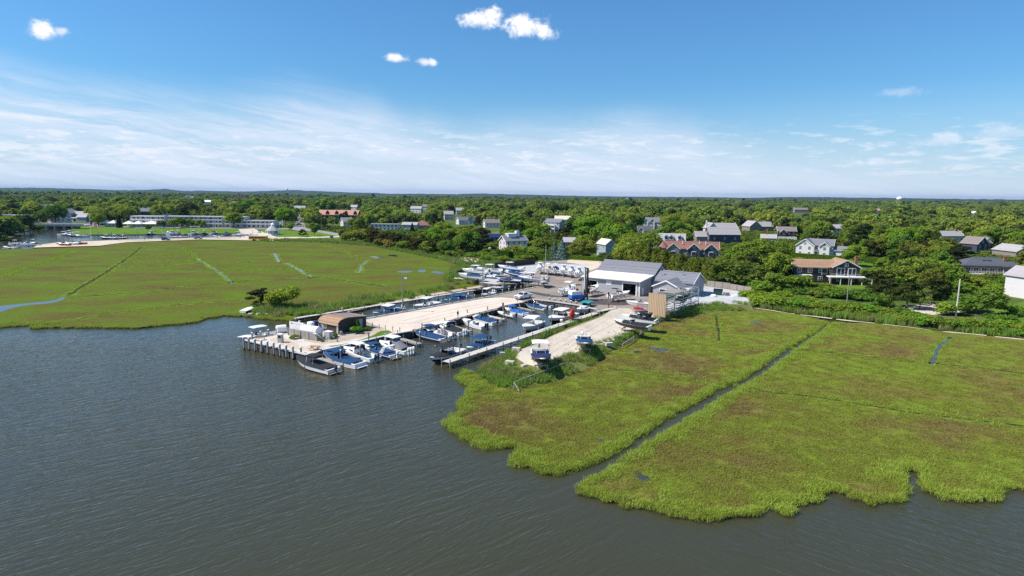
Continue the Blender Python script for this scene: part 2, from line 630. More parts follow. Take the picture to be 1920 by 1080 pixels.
def water_mat(name, body, wave=1.0, still=False):
    m = bpy.data.materials.new(name)
    m.use_nodes = True
    g = NT(m.node_tree)
    pos = g.n('ShaderNodeNewGeometry').outputs['Position']
    sp = g.n('ShaderNodeSeparateXYZ')
    g.link(pos, sp.inputs[0])
    big = g.noise(pos, 0.02, 3)
    col = g.mix(big, body, tuple(v * 0.72 for v in body))
    bs = g.n('ShaderNodeBsdfPrincipled')
    g.link(col, bs.inputs['Base Color'])
    bs.inputs['Roughness'].default_value = 0.07
    bs.inputs['IOR'].default_value = 1.333
    bs.inputs['Specular IOR Level'].default_value = 0.5

    def crests(ang, across, along, seed):
        ca, sa = math.cos(ang), math.sin(ang)
        u = g.m('ADD', g.m('MULTIPLY', sp.outputs[0], ca * along), g.m('MULTIPLY', sp.outputs[1], sa * along))
        v = g.m('ADD', g.m('MULTIPLY', sp.outputs[0], -sa * across), g.m('MULTIPLY', sp.outputs[1], ca * across))
        n = g.noise(g.xyz(u, v, seed), 1.0, 2, 0.55, 0.35)
        # sharpen crests
        return g.m('POWER', g.m('SUBTRACT', 1.0, g.m('ABSOLUTE', g.m('SUBTRACT', g.m('MULTIPLY', n, 2.0), 1.0))), 1.6)
    if still:
        h = g.noise(pos, 2.5, 3)
        strength, dist = 0.10, 0.05
    else:
        wr = g.step(sp.outputs[0], -6.0, 26.0)
        hl = g.m('ADD', crests(R(36), 0.72, 0.15, 1.0), g.m('MULTIPLY', crests(R(48), 2.1, 0.45, 4.0), 0.5))
        hr = g.m('ADD', crests(R(-40), 0.75, 0.105, 2.0), g.m('MULTIPLY', crests(R(-50), 2.2, 0.4, 6.0), 0.48))
        h = g.m('ADD', g.m('MULTIPLY', hl, g.m('SUBTRACT', 1.0, wr)), g.m('MULTIPLY', hr, wr))
        h = g.m('ADD', h, g.m('MULTIPLY', g.noise(pos, 3.2, 3, 0.6), 0.22))
        # sheltered water in the slips and behind the pier is calmer; gusts vary the rest
        gust = g.m('ADD', 0.55, g.m('MULTIPLY', g.noise(pos, 0.035, 2), 0.9))
        calm = g.m('SUBTRACT', 1.0, g.m('MULTIPLY', g.step(sp.outputs[1], 108.0, 140.0), 0.62))
        h = g.m('MULTIPLY', h, g.m('MULTIPLY', gust, calm))
        strength, dist = 1.0, 0.075 * wave
    bp = g.n('ShaderNodeBump')
    bp.inputs['Strength'].default_value = strength
    bp.inputs['Distance'].default_value = dist
    g.link(h, bp.inputs['Height'])
    g.link(bp.outputs[0], bs.inputs['Normal'])
    o = g.n('ShaderNodeOutputMaterial')
    g.link(bs.outputs[0], o.inputs[0])
    MATS[name] = m
    return m


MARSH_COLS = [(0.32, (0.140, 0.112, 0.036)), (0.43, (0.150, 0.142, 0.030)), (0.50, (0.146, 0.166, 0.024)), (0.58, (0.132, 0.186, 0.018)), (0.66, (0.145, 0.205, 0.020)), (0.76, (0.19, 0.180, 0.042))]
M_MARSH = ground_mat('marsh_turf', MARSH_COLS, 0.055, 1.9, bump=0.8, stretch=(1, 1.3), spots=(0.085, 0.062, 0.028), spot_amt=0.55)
M_BANK = ground_mat('bank_soil', [(0.35, (0.05, 0.038, 0.02)), (0.6, (0.085, 0.065, 0.03))], 0.4, 2.5, bump=0.8)
M_MUD = ground_mat('ditch_mud', [(0.35, (0.035, 0.032, 0.016)), (0.65, (0.06, 0.055, 0.022))], 0.8, 3, bump=0.8)
M_UPLAND = ground_mat('upland_ground', [(0.3, (0.05, 0.075, 0.02)), (0.5, (0.07, 0.115, 0.02)), (0.65, (0.12, 0.125, 0.045))], 0.03, 0.8)
M_ASPH = ground_mat('asphalt', [(0.3, (0.20, 0.165, 0.138)), (0.5, (0.265, 0.22, 0.185)), (0.7, (0.32, 0.27, 0.225))], 0.10, 2.5, bump=0.15, spots=(0.13, 0.115, 0.10), spot_amt=0.6)
M_SAND = ground_mat('pale_sand', [(0.3, (0.51, 0.425, 0.345)), (0.5, (0.585, 0.495, 0.405)), (0.7, (0.64, 0.55, 0.45))], 0.12, 3.0, bump=0.35, stretch=(1, .35), spots=(0.50, 0.41, 0.32), spot_amt=0.45)
M_DIRT = ground_mat('sandy_dirt', [(0.28, (0.34, 0.29, 0.23)), (0.45, (0.49, 0.425, 0.345)), (0.7, (0.58, 0.51, 0.42))], 0.16, 2.6, bump=0.5, stretch=(1, .5), spots=(0.33, 0.28, 0.20), spot_amt=0.8)
M_GRAVEL = ground_mat('grey_gravel', [(0.3, (0.36, 0.36, 0.36)), (0.6, (0.48, 0.48, 0.475))], 0.2, 5.0, bump=0.5)
M_LAWN = ground_mat('lawn_turf', [(0.35, (0.075, 0.145, 0.012)), (0.6, (0.115, 0.19, 0.02))], 0.15, 2.0, bump=0.6)
M_MEADOW = ground_mat('meadow_turf', [(0.35, (0.10, 0.115, 0.03)), (0.6, (0.15, 0.155, 0.05))], 0.06, 1.2, bump=0.6)
M_PATH = ground_mat('packed_path', [(0.3, (0.36, 0.285, 0.215)), (0.6, (0.46, 0.375, 0.29))], 0.5, 4.0, bump=0.3)
M_CONC = ground_mat('concrete_slab', [(0.3, (0.42, 0.385, 0.345)), (0.6, (0.56, 0.515, 0.46))], 0.3, 3.0, bump=0.25)
M_ROAD = ground_mat('road_asphalt', [(0.3, (0.24, 0.225, 0.215)), (0.7, (0.31, 0.29, 0.275))], 0.08, 1.5, bump=0.1)
M_LOT = ground_mat('sandy_lot', [(0.3, (0.46, 0.38, 0.29)), (0.6, (0.58, 0.49, 0.385))], 0.08, 2, bump=0.3)
M_WATER = water_mat('bay_water', (0.050, 0.050, 0.026))
M_POOL = water_mat('still_water', (0.05, 0.055, 0.045), still=True)
M_HILL = ground_mat('hill_forest', [(0.35, (0.030, 0.05, 0.020)), (0.65, (0.05, 0.075, 0.026))], 0.012, 0.05, bump=0.0)


def structure(mb, name):
    o = mb.build(name)
    return tag(o, kind='structure')


# ------------------------------------------------------------------ outlines (surveyed in the photo)
SHORE_R1 = [(873, 694), (856, 705), (868, 716), (886, 724), (878, 736), (866, 750), (862, 758), (870, 766), (852, 778), (840, 790), (846, 802), (867, 815), (890, 832), (915, 839),
            (940, 835), (967, 834), (970, 842), (960, 862), (966, 868), (980, 872), (1002, 874), (1008, 880), (1020, 887), (1047, 886), (1090, 874), (1140, 852), (1190, 820), (1240, 785),
            (1285, 760), (1315, 745), (1340, 728), (1385, 711), (1420, 688), (1470, 652), (1500, 637), (1530, 618), (1552, 603)]
BACK_R1 = [(1500, 590), (1400, 578), (1330, 575), (1260, 592), (1215, 610), (1195, 635), (1150, 652), (1100, 692), (1030, 716), (970, 728), (925, 722), (892, 700)]
SHORE_R2 = [(1562, 605), (1543, 622), (1516, 642), (1491, 659), (1443, 697), (1413, 717), (1377, 736), (1338, 758), (1305, 780), (1266, 802), (1232, 822), (1178, 857), (1146, 880), (1087, 912),
            (1087, 922), (1122, 932), (1160, 936), (1175, 947), (1210, 944), (1222, 952), (1260, 962), (1322, 970), (1372, 964), (1410, 959), (1442, 950), (1444, 940), (1457, 940),
            (1460, 954), (1470, 960), (1487, 957), (1490, 945), (1500, 940), (1522, 937), (1560, 919), (1577, 920), (1595, 930), (1627, 939), (1665, 936), (1697, 927), (1703, 907),
            (1683, 878), (1727, 879), (1731, 902), (1737, 917), (1772, 931), (1815, 936), (1870, 934), (1874, 911), (1920, 914), (1990, 918), (2120, 905)]
BACK_R2 = [(2350, 690), (2060, 650), (1920, 636), (1760, 621), (1640, 606)]
SHORE_L = [(552, 600), (500, 597), (457, 591), (425, 590), (390, 595), (370, 602), (337, 606), (250, 614), (190, 613), (125, 612), (57, 614), (62, 610), (88, 607), (120, 603), (75, 606), (30, 610), (0, 612), (-120, 616), (-330, 622)]
BACK_L = [(-330, 470), (-60, 470), (0, 467.5), (62, 466), (187, 462), (237, 455), (375, 450), (475, 452), (560, 452), (640, 456), (700, 462), (760, 473), (830, 487), (880, 505), (905, 533), (880, 541), (760, 562), (680, 575)]
Z_M = 0.30


def fine_line(px, jit, seed):
    """densify a traced shoreline and give it small natural irregularity (in metres)"""
    w = W(px, Z_M)
    out = []
    rg = random.Random(seed)
    for a, b in zip(w, w[1:]):
        L = math.hypot(b[0] - a[0], b[1] - a[1])
        n = max(1, int(L / 0.8))
        for i in range(n):
            t = i / n
            q = (a[0] + (b[0] - a[0]) * t, a[1] + (b[1] - a[1]) * t)
            k = mnoise.noise((q[0] * 0.55, q[1] * 0.55, seed)) * jit + rg.gauss(0, jit * 0.12)
            nx, ny = -(b[1] - a[1]) / L, (b[0] - a[0]) / L
            out.append((q[0] + nx * k, q[1] + ny * k))
    out.append(w[-1])
    return out


L_R1, L_R2, L_L = fine_line(SHORE_R1, 0.55, 3), fine_line(SHORE_R2, 0.5, 8), fine_line(SHORE_L, 0.8, 5)
POLY_R1 = L_R1 + W(BACK_R1, Z_M)
POLY_R2 = L_R2 + W(BACK_R2, Z_M)
POLY_L = L_L + W(BACK_L, Z_M)
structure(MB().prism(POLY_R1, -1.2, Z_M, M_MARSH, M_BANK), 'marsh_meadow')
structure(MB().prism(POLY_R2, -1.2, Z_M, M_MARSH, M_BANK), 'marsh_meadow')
M_MARSHL = ground_mat('far_marsh_turf', [(p, (c[0] * .66, c[1] * .70, c[2] * .55)) for p, c in MARSH_COLS], 0.045, 1.2, bump=0.9, stretch=(1, 1.7), spots=(0.075, 0.06, 0.03), spot_amt=0.6)
structure(MB().prism(POLY_L, -1.2, Z_M, M_MARSHL, M_BANK), 'marsh_meadow')

# water: one sheet under everything near
structure(MB().quad([(-700, -60, 0), (700, -60, 0), (700, 900, 0), (-700, 900, 0)], M_WATER), 'water')

# upland: one sheet to the horizon, with the harbour basin cut out of its near edge
UP_NEAR = [(-400, 452), (-120, 452), (0, 450.5), (39, 440.5), (28, 435), (60, 431), (88, 430), (98, 426), (98, 417), (122, 417), (138, 427), (128, 436), (130, 440.5), (300, 439.5), (452, 437.5), (458, 443),
           (332, 446.5), (220, 449.5), (110, 453.5), (70, 458), (62, 464.5), (187, 461), (237, 454.5), (375, 449), (475, 451), (560, 451), (640, 455), (700, 461), (760, 472), (830, 486),
           (880, 504), (925, 519), (1000, 524), (1060, 545), (1150, 562), (1220, 582), (1330, 570), (1400, 574), (1500, 586), (1640, 603), (1760, 618), (1920, 633), (2060, 647), (2350, 685)]
Z_U = 0.36
POLY_UP = W(UP_NEAR, Z_U) + [(900, 420), (13000, 9000), (13000, 13000), (-13000, 13000), (-13000, 7000), (-900, 430)]
structure(MB().prism(POLY_UP, -1.2, Z_U, M_UPLAND, M_BANK), 'ground')

# far hills
hb = MB()
HILL = [(-300, 351), (0, 352.0), (60, 351.8), (110, 353), (170, 354.5), (215, 356.5), (260, 356.3), (310, 354.2), (345, 358), (385, 357.5), (440, 359.2), (490, 358.2), (545, 356.2), (600, 358.2), (660, 361), (705, 361.6),
        (735, 363.5), (760, 363), (840, 364), (900, 362.8), (1000, 365.2), (1100, 367.8), (1200, 369), (1320, 369.5), (1400, 371), (1470, 369.6), (1520, 369.2), (1600, 370.6), (1660, 371), (1720, 371.8), (1800, 373),
        (1860, 373.6), (1900, 374), (2200, 378)]
hv, hf = [], []
xs = np.arange(-300, 2200, 6)
hy = np.interp(xs, [h[0] for h in HILL], [h[1] for h in HILL])
rgh = random.Random(4)
rows = [(5600, 0.0), (7300, 0.35), (8000, 0.8), (8600, 1.0), (9300, 0.6), (10000, 0.0)]
for d, k in rows:
    for x, y in zip(xs, hy):
        top = PD(x, y, 8600).z
        b = PD(x, y, d)
        z = 14 + (top - 14) * k if k > 0 else Z_U
        hv.append((b.x, b.y, z + (mnoise.noise((x * 0.06, d * 0.01, 0)) * 5 + rgh.uniform(-1.5, 1.5)) * k))
n = len(xs)
hf = [(r * n + i, r * n + i + 1, (r + 1) * n + i + 1, (r + 1) * n + i) for r in range(len(rows) - 1) for i in range(n - 1)]
hb.add(hv, hf, M_HILL)
structure(hb, 'hills')

# ------------------------------------------------------------------ boatyard, pier and their surfaces
Z_Y = 1.4
PIER_EDGE_L = [(521, 625), (562, 613), (612, 607), (680, 599), (755, 585.3), (840, 570), (905, 558.7), (1019, 535.5)]
PIER_TIP = [(581, 667), (457.5, 637.5), (490, 633)]
BASIN_L = [(997, 561), (979, 568), (941, 574.5), (932, 579), (886, 590), (854, 598.5), (816, 610), (772, 621), (739, 626.5), (680, 640.5), (600, 658)]
BASIN_HEAD = [(1120, 581), (1091, 573.5), (1040, 566)]
SPIT_L = [(1152, 577), (1128, 594), (1085, 610), (1040, 628), (1004, 646), (978, 655), (966, 671), (985, 683)]
SPIT_R = [(1012, 690), (1050, 676), (1100, 652), (1148, 640), (1180, 625), (1212, 604), (1250, 590), (1300, 578), (1352, 570), (1408, 572)]
YARD_BACK = [(1412, 549), (1326, 534), (1260, 505), (1130, 482), (1004, 492), (928, 502), (905, 505), (857, 512.5), (884, 521), (902, 530), (930, 534), (947, 533), (982, 531)]
YARD = PIER_EDGE_L[::-1] + PIER_TIP[::-1] + BASIN_L[::-1] + BASIN_HEAD[::-1] + SPIT_L + SPIT_R + YARD_BACK
M_SKIRT = striped('bulkhead_boards', (0.075, 0.068, 0.058), (0.155, 0.145, 0.128), 'h', 3.2, duty=0.16, var=0.5)
yd = W(YARD, Z_Y)
structure(MB().prism(yd, -1.2, Z_Y, M_ASPH, M_SKIRT), 'yard_pavement')


def sheet(px, z, m, name, jit=0.0, k=0, seed=1):
    pts = W(px, z)
    if k: pts = smooth_line(pts, k, jit, seed)
    mb = MB()
    tri = tessellate_polygon([[Vector((p[0], p[1], z)) for p in pts]])
    vs_ = [(p[0], p[1], z) for p in pts]
    fs = []
    for t in tri:
        a, b, c = (Vector(vs_[i]) for i in t)
        fs.append(t if (b - a).cross(c - a).z > 0 else (t[0], t[2], t[1]))
    mb.add(vs_, fs, m)
    return structure(mb, name)


S = 0.006
sheet([(682, 600), (755, 587), (840, 571.5), (905, 560), (940, 557), (968, 560), (984, 566), (941, 575.6), (932, 580.2), (886, 591), (854, 599.6), (816, 611), (776, 621.5), (741, 625), (722, 616), (700, 609)], Z_Y + S, M_SAND, 'sand_parking')
sheet([(460, 638), (490, 634), (524, 627), (560, 620), (660, 612), (722, 616), (738, 625), (680, 639), (600, 656.5), (578, 663.5)], Z_Y + S, M_CONC, 'concrete_apron')
sheet([(560, 637), (600, 645), (640, 641), (690, 629), (728, 619.5), (700, 613), (668, 625), (636, 630), (600, 632)], Z_Y + 2 * S, M_PATH, 'packed_path', k=1)
sheet([(612, 649), (640, 646), (672, 638.5), (700, 628.5), (712, 620.5), (728, 619), (737, 624.5), (700, 632.5), (660, 641.5), (625, 650.5)], Z_Y + 3 * S, M_LAWN, 'lawn', k=1)
sheet([(498, 637), (524, 630), (548, 640), (566, 650), (596, 654), (580, 660), (540, 652)], Z_Y + 2 * S, M_LOT, 'sand_bed', k=1)
sheet([(1152, 577), (1128, 594), (1085, 610), (1040, 628), (1004, 646), (978, 655), (967, 670), (985, 682), (1012, 689), (1050, 675), (1100, 651), (1148, 639), (1180, 624), (1196, 606), (1196, 590), (1182, 578)], Z_Y + S, M_DIRT, 'dirt_track')
sheet([(1153, 596), (1172, 590), (1206, 589), (1232, 592), (1205, 607), (1180, 603), (1160, 604)], Z_Y + 2 * S, M_GRAVEL, 'gravel_patch', k=2)
sheet([(1003, 494), (928, 504), (900, 512), (862, 513), (887, 521.5), (905, 530), (931, 533), (948, 527), (948, 520), (975, 514), (1000, 509), (1075, 518), (1110, 505), (1096, 496)], Z_Y + S, M_GRAVEL, 'gravel_lot')
sheet([(1066, 487), (1132, 484), (1126, 500), (1108, 507), (1092, 496), (1062, 492)], Z_Y + 2 * S, M_LOT, 'sandy_lot')
sheet([(1322, 536), (1408, 550), (1404, 569), (1352, 569), (1300, 576), (1262, 584), (1236, 572), (1290, 556)], Z_Y + S, M_GRAVEL, 'gravel_lot')
M_DKASPH = ground_mat('dark_asphalt', [(0.35, (0.055, 0.048, 0.04)), (0.65, (0.10, 0.085, 0.07))], 0.3, 2.0, rough=0.35, bump=0.1)  # darker, smoother asphalt for the two patches below
sheet([(1070, 564), (1100, 561), (1140, 565), (1180, 566), (1192, 570), (1165, 573), (1130, 571), (1098, 571)], Z_Y + S, M_DKASPH, 'dark_patch', k=2, jit=0.15)
sheet([(985, 546), (1010, 548), (1030, 553), (1062, 556), (1064, 558), (1030, 557), (1004, 552)], Z_Y + S, M_DKASPH, 'dark_patch', k=2, jit=0.1)
sheet([(1022, 551), (1034, 552.5), (1037, 555), (1028, 555.5), (1021, 553)], Z_Y + 2 * S, M_POOL, 'puddle', k=2)

# banks of the spit: low ground between marsh and yard, under the reeds
IN_ = SPIT_L + SPIT_R
OUT_ = [(1152, 580), (1118, 593), (1068, 613), (1012, 640), (960, 662), (915, 686), (893, 702), (926, 724), (985, 729), (1040, 716), (1100, 694), (1152, 656), (1198, 638), (1222, 612), (1264, 595), (1318, 590), (1364, 585), (1416, 584)]
IN_W, OUT_W = W(IN_, Z_Y), W(OUT_, Z_M)
sb, k_ = [], 4
for i in range(len(IN_W)):
    for j in range(k_ + 1):
        t = j / k_
        sb.append((IN_W[i][0] * (1 - t) + OUT_W[i][0] * t, IN_W[i][1] * (1 - t) + OUT_W[i][1] * t, (Z_Y - .02) * (1 - t) + (Z_M + .02) * t + (mnoise.noise((i * 1.7, j * 1.3, 0)) * .12 if 0 < j < k_ else 0)))
structure(MB().add(sb, [(i * (k_ + 1) + j, (i + 1) * (k_ + 1) + j, (i + 1) * (k_ + 1) + j + 1, i * (k_ + 1) + j + 1) for i in range(len(IN_W) - 1) for j in range(k_)], M_MEADOW), 'spit_bank')
# left bank path behind the reeds
sheet([(905, 534), (890, 537), (800, 552), (720, 568), (650, 582), (652, 585), (722, 571), (802, 555.5), (893, 540), (908, 537)], Z_M + 0.03, M_PATH, 'bank_path')

# roads and open ground inland
sheet([(62, 464), (187, 460.5), (237, 454), (375, 448.8), (470, 450.5), (512, 452), (528, 447), (500, 438), (478, 428.5), (446, 428.5), (452, 437), (460, 443.5), (332, 447), (220, 450), (110, 454.5), (72, 459)], Z_U + S, M_LOT, 'sandy_road')
sheet([(126, 423), (240, 426), (300, 427.5), (360, 428), (460, 427), (478, 428.5), (446, 429.5), (452, 437), (300, 438.6), (132, 439.8), (140, 432)], Z_U + S, M_LAWN, 'waterfront_lawn')
sheet([(477, 429), (545, 430.5), (552, 433), (590, 433.5), (640, 441.5), (600, 443), (520, 443.5), (503, 438)], Z_U + S, M_LAWN, 'village_green')
sheet([(540, 447.5), (570, 446.5), (640, 446), (700, 450), (690, 453), (600, 451)], Z_U + S, M_LAWN, 'road_verge')
sheet([(500, 439), (520, 444.2), (600, 443.8), (640, 442.2), (655, 444), (600, 445.8), (530, 447)], Z_U + S, M_LOT, 'lane')
sheet([(548, 427), (556, 415), (559, 402), (560.5, 398), (563.5, 398), (567, 405), (569.5, 415), (573, 427), (606, 433), (662, 442), (664, 445.5), (640, 443.5), (585, 433), (553, 432), (545, 430)], Z_U + 2 * S, M_ROAD, 'street')
sheet([(60, 421.5), (130, 422.2), (240, 424.5), (360, 426.6), (480, 426.9), (548, 428), (548, 430), (480, 428.6), (360, 427.9), (240, 426.2), (120, 423.8)], Z_U + 2 * S, M_ROAD, 'shore_road')
sheet([(900, 436), (960, 432), (1020, 434), (1002, 446), (950, 452), (900, 446)], Z_U + S, M_MEADOW, 'meadow')
sheet([(842, 440), (866, 440), (872, 452), (846, 454)], Z_U + S, M_MEADOW, 'meadow')
sheet([(1470, 578), (1530, 574), (1580, 584), (1680, 578), (1740, 568), (1790, 572), (1800, 586), (1730, 592), (1640, 590), (1560, 586)], Z_U + S, M_LOT, 'driveway')
sheet([(1345, 536), (1380, 528), (1440, 524), (1450, 532), (1420, 546), (1380, 545)], Z_U + S, M_LAWN, 'house_lawn')
sheet([(1570, 532), (1620, 526), (1625, 560), (1560, 565)], Z_U + S, M_LAWN, 'house_lawn')
sheet([(1440, 482), (1640, 478), (1720, 500), (1640, 500), (1500, 488)], Z_U + S, M_LAWN, 'house_lawn')
sheet([(1860, 580), (1940, 560), (1960, 610), (1900, 618)], Z_U + S, M_LAWN, 'house_lawn')
sheet([(862, 482), (900, 484), (912, 490), (890, 493), (866, 488)], Z_U + S, M_LOT, 'driveway', k=1)
# tidal creek, pools and ditches on the marsh
sheet([(-60, 580), (0, 573.5), (60, 567.5), (100, 564), (118, 557), (125, 551.5), (127, 553), (120, 561), (100, 568.5), (50, 572), (20, 578), (0, 586), (-60, 594)], Z_M + S, M_POOL, 'tidal_creek', k=1)
POOLS = []
for k, pts in enumerate([[(690, 481.2), (702, 480.5), (716, 482.2), (724, 484.3), (704, 484), (698, 482)], [(726, 477.5), (745, 477.2), (748, 482), (738, 480.6), (728, 480)],
                         [(806, 509), (818, 507.8), (834, 511), (832, 514), (812, 512)], [(782, 507), (796, 505), (800, 509.5), (786, 511)], [(742, 508.5), (776, 507.5), (770, 511.5), (748, 511)],
                         [(1213, 650), (1250, 652.5), (1256, 657), (1238, 660), (1218, 655.5)], [(1186, 657.5), (1200, 657.5), (1207, 661), (1188, 663)], [(1405, 602), (1430, 603.4), (1428, 606), (1408, 604.4)],
                         [(1188, 884), (1200, 886), (1216, 895), (1224, 898), (1208, 906), (1196, 902)], [(1108, 820), (1136, 826), (1132, 829), (1112, 824)]]):
    POOLS.append(W(pts, Z_M))
    sheet(pts, Z_M + S + 0.004, M_POOL, 'marsh_pool', k=2, jit=0.12, seed=k)


def strip(px, z, wid, m, name, seed=0):
    w = W(px, z)
    pts = []
    for a, b in zip(w, w[1:]):
        L = math.hypot(b[0] - a[0], b[1] - a[1])
        for i in range(max(1, int(L / 1.5))):
            t = i / max(1, int(L / 1.5))
            pts.append((a[0] + (b[0] - a[0]) * t, a[1] + (b[1] - a[1]) * t))
    pts.append(w[-1])
    lf, rt = [], []
    for i, p in enumerate(pts):
        a, b = pts[max(0, i - 1)], pts[min(len(pts) - 1, i + 1)]
        L = math.hypot(b[0] - a[0], b[1] - a[1]) or 1
        nx, ny = -(b[1] - a[1]) / L, (b[0] - a[0]) / L
        h = wid / 2 * (0.75 + 0.6 * mnoise.noise((p[0] * 0.3, p[1] * 0.3, seed)))
        o = mnoise.noise((p[0] * 0.2, p[1] * 0.2, seed + 9)) * 0.35
        lf.append((p[0] + nx * (h + o), p[1] + ny * (h + o), z))
        rt.append((p[0] - nx * (h - o), p[1] - ny * (h - o), z))
    mb = MB()
    n = len(pts)
    mb.add(rt + lf, [(i, i + 1, n + i + 1, n + i) for i in range(n - 1)], m)
    structure(mb, name)
    return pts


M_RIMT = ground_mat('bright_rim_turf', [(0.35, (0.10, 0.14, 0.015)), (0.6, (0.15, 0.21, 0.02))], 0.5, 2.0, bump=0.9)
for k, l in enumerate(([(1412, 577.5), (1450, 582.5), (1490, 588.5)], [(1500, 590), (1560, 597)], [(1568, 598.5), (1640, 606)], [(1655, 607.5), (1720, 615), (1745, 619)], [(1768, 621), (1850, 629)], [(1866, 631), (1940, 638)])):
    strip(l, Z_U + S, .8 + .35 * (k % 3), M_LOT, 'wrack_strand', k + 120)
M_TRACK = ground_mat('packed_ruts', [(0.3, (0.43, 0.37, 0.30)), (0.6, (0.50, 0.435, 0.355))], 0.5, 3.0, bump=0.5)
M_RUT = ground_mat('sand_ruts', [(0.3, (0.50, 0.42, 0.338)), (0.6, (0.57, 0.482, 0.393))], 0.5, 3.0, bump=0.5)
for k, l in enumerate(([(1150, 585), (1100, 612), (1050, 640), (1010, 662)], [(1158, 587), (1110, 615), (1062, 643), (1024, 666)], [(1180, 592), (1140, 612), (1100, 632), (1060, 655)], [(1150, 574), (1175, 586), (1180, 600)],
                       [(960, 563), (900, 575), (830, 590), (770, 606)], [(955, 561), (890, 572), (815, 587), (755, 601)], [(745, 606), (800, 604), (850, 590)])):
    strip(l, Z_Y + .022 + .002 * k, .42 if k > 3 else .55, M_TRACK if k < 4 else M_RUT, 'tyre_track', k + 140)
DITCH = []
for k, (px, wd, m) in enumerate([
        ([(1140, 691), (1200, 696), (1260, 703), (1320, 715)], 0.7, M_MUD),
        ([(1390, 727), (1440, 735), (1530, 744), (1610, 757), (1700, 772), (1800, 785), (1920, 799), (2040, 812)], 0.8, M_MUD),
        ([(1488, 655), (1560, 661), (1650, 671), (1750, 682), (1840, 690), (1920, 700), (2040, 714)], 0.9, M_MUD),
        ([(1782, 632), (1762, 648), (1753, 665), (1750, 684)], 1.0, M_POOL),
        ([(1342, 590), (1345, 610), (1349, 640)], 0.8, M_MUD),
        ([(127, 554), (200, 510), (245, 480), (266, 463)], 1.6, M_MUD),
        ([(128, 558), (250, 549), (350, 537), (470, 526), (575, 520), (610, 521), (720, 537)], 1.6, M_MUD),
        ([(370, 485), (410, 510), (437, 532)], 0.65, M_POOL),
        ([(514, 475), (519, 482), (524, 491)], 1.9, M_POOL), ([(536, 493), (558, 504), (586, 521)], 1.2, M_POOL),
        ([(600, 459), (640, 468), (675, 485)], 0.8, M_MUD), ([(690, 488), (678, 497), (673, 512)], 1.0, M_POOL),
        ([(75, 607), (140, 600), (200, 588), (300, 575), (380, 567), (450, 562)], 1.1, M_MUD)]):
    strip([(x, y) for x, y in px], Z_M + S - 0.003, wd + 2.6, M_RIMT, 'ditch_bank', k + 50)
    DITCH.append(strip(px, Z_M + S + 0.002 * (k % 3), wd, m, 'ditch', k))
GB_ = ([(0, 520), (60, 497), (140, 472)], [(343, 462), (370, 485)], [(245, 482), (360, 477)], [(205, 503), (380, 493), (480, 490)], [(1240, 632), (1440, 652)], [(470, 455), (600, 455)], [(245, 492), (372, 488)], [(400, 507), (560, 503)])
for k, l in enumerate(GB_): strip(l, Z_M + S - 0.004, 3.0, M_RIMT, 'ditch_bank', k + 80)
GREENBAND = [W(l, Z_M) for l in GB_]

# ------------------------------------------------------------------ marsh grass
def grass_mat(name, cols, scale, hue=0.3):
    m = bpy.data.materials.new(name)
    m.use_nodes = True
    g = NT(m.node_tree)
    geo = g.n('ShaderNodeNewGeometry')
    pos = geo.outputs['Position']
    a = g.noise(g.vm('MULTIPLY', pos, (1, 1.3, 1)), scale, 5, 0.62, 0.4)
    b = g.noise(pos, 1.9, 3)
    f = g.m('ADD', g.m('ADD', a, g.m('MULTIPLY', g.m('SUBTRACT', b, 0.5), 0.22)), g.m('MULTIPLY', g.m('SUBTRACT', geo.outputs['Random Per Island'], 0.5), hue))
    c = g.ramp(f, cols)
    d = g.n('ShaderNodeBsdfDiffuse')
    g.link(c, d.inputs[0])
    t = g.n('ShaderNodeBsdfTranslucent')
    g.link(c, t.inputs[0])
    mx = g.n('ShaderNodeMixShader')
    mx.inputs[0].default_value = 0.35
    g.link(d.outputs[0], mx.inputs[1]); g.link(t.outputs[0], mx.inputs[2])
    o = g.n('ShaderNodeOutputMaterial')
    g.link(mx.outputs[0], o.inputs[0])
    return m


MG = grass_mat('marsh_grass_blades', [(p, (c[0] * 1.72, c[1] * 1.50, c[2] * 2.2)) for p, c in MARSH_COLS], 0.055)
RG = grass_mat('rim_grass_blades', [(0.3, (0.26, 0.28, 0.055)), (0.5, (0.31, 0.41, 0.05)), (0.7, (0.39, 0.47, 0.09))], 0.3)
TG = grass_mat('reed_blades', [(0.3, (0.44, 0.36, 0.20)), (0.40, (0.28, 0.29, 0.09)), (0.52, (0.20, 0.32, 0.05)), (0.7, (0.23, 0.38, 0.06))], 0.13, 0.22)


def tuft(nb, rad, h0, h1, w, m, seed, lean=0.45):
    rg = random.Random(seed)
    mb = MB()
    for _ in range(nb):
        a, r = rg.uniform(0, 6.283), rad * math.sqrt(rg.random())
        x, y = r * math.cos(a), r * math.sin(a)
        t = rg.uniform(0, 6.283)
        h = rg.uniform(h0, h1)
        lx, ly = rg.gauss(0, lean) * h, rg.gauss(0, lean) * h
        wx, wy = math.cos(t) * w / 2, math.sin(t) * w / 2
        mb.add([(x - wx, y - wy, 0), (x + wx, y + wy, 0), (x + lx * .45 + wx * .8, y + ly * .45 + wy * .8, h * .6), (x + lx * .45 - wx * .8, y + ly * .45 - wy * .8, h * .6), (x + lx, y + ly, h)],
               [(0, 1, 2, 3), (3, 2, 4)], m)
    return mb


nrng = np.random.default_rng(11)


def sample(poly, dens, keep=None):
    a = np.array(poly)
    lo, hi = a.min(0), a.max(0)
    hi = np.minimum(hi, (170, 460)); lo = np.maximum(lo, (-280, 45))
    n = int((hi[0] - lo[0]) * (hi[1] - lo[1]) * dens)
    xy = nrng.uniform(lo, hi, (n, 2))
    xy = xy[inside(poly, xy)]
    # inside the picture only (with a margin)
    d = xy[:, 1]
    xy = xy[np.abs(xy[:, 0]) < 0.90 * d + 6]
    if keep is not None: xy = xy[keep(xy)]
    return xy


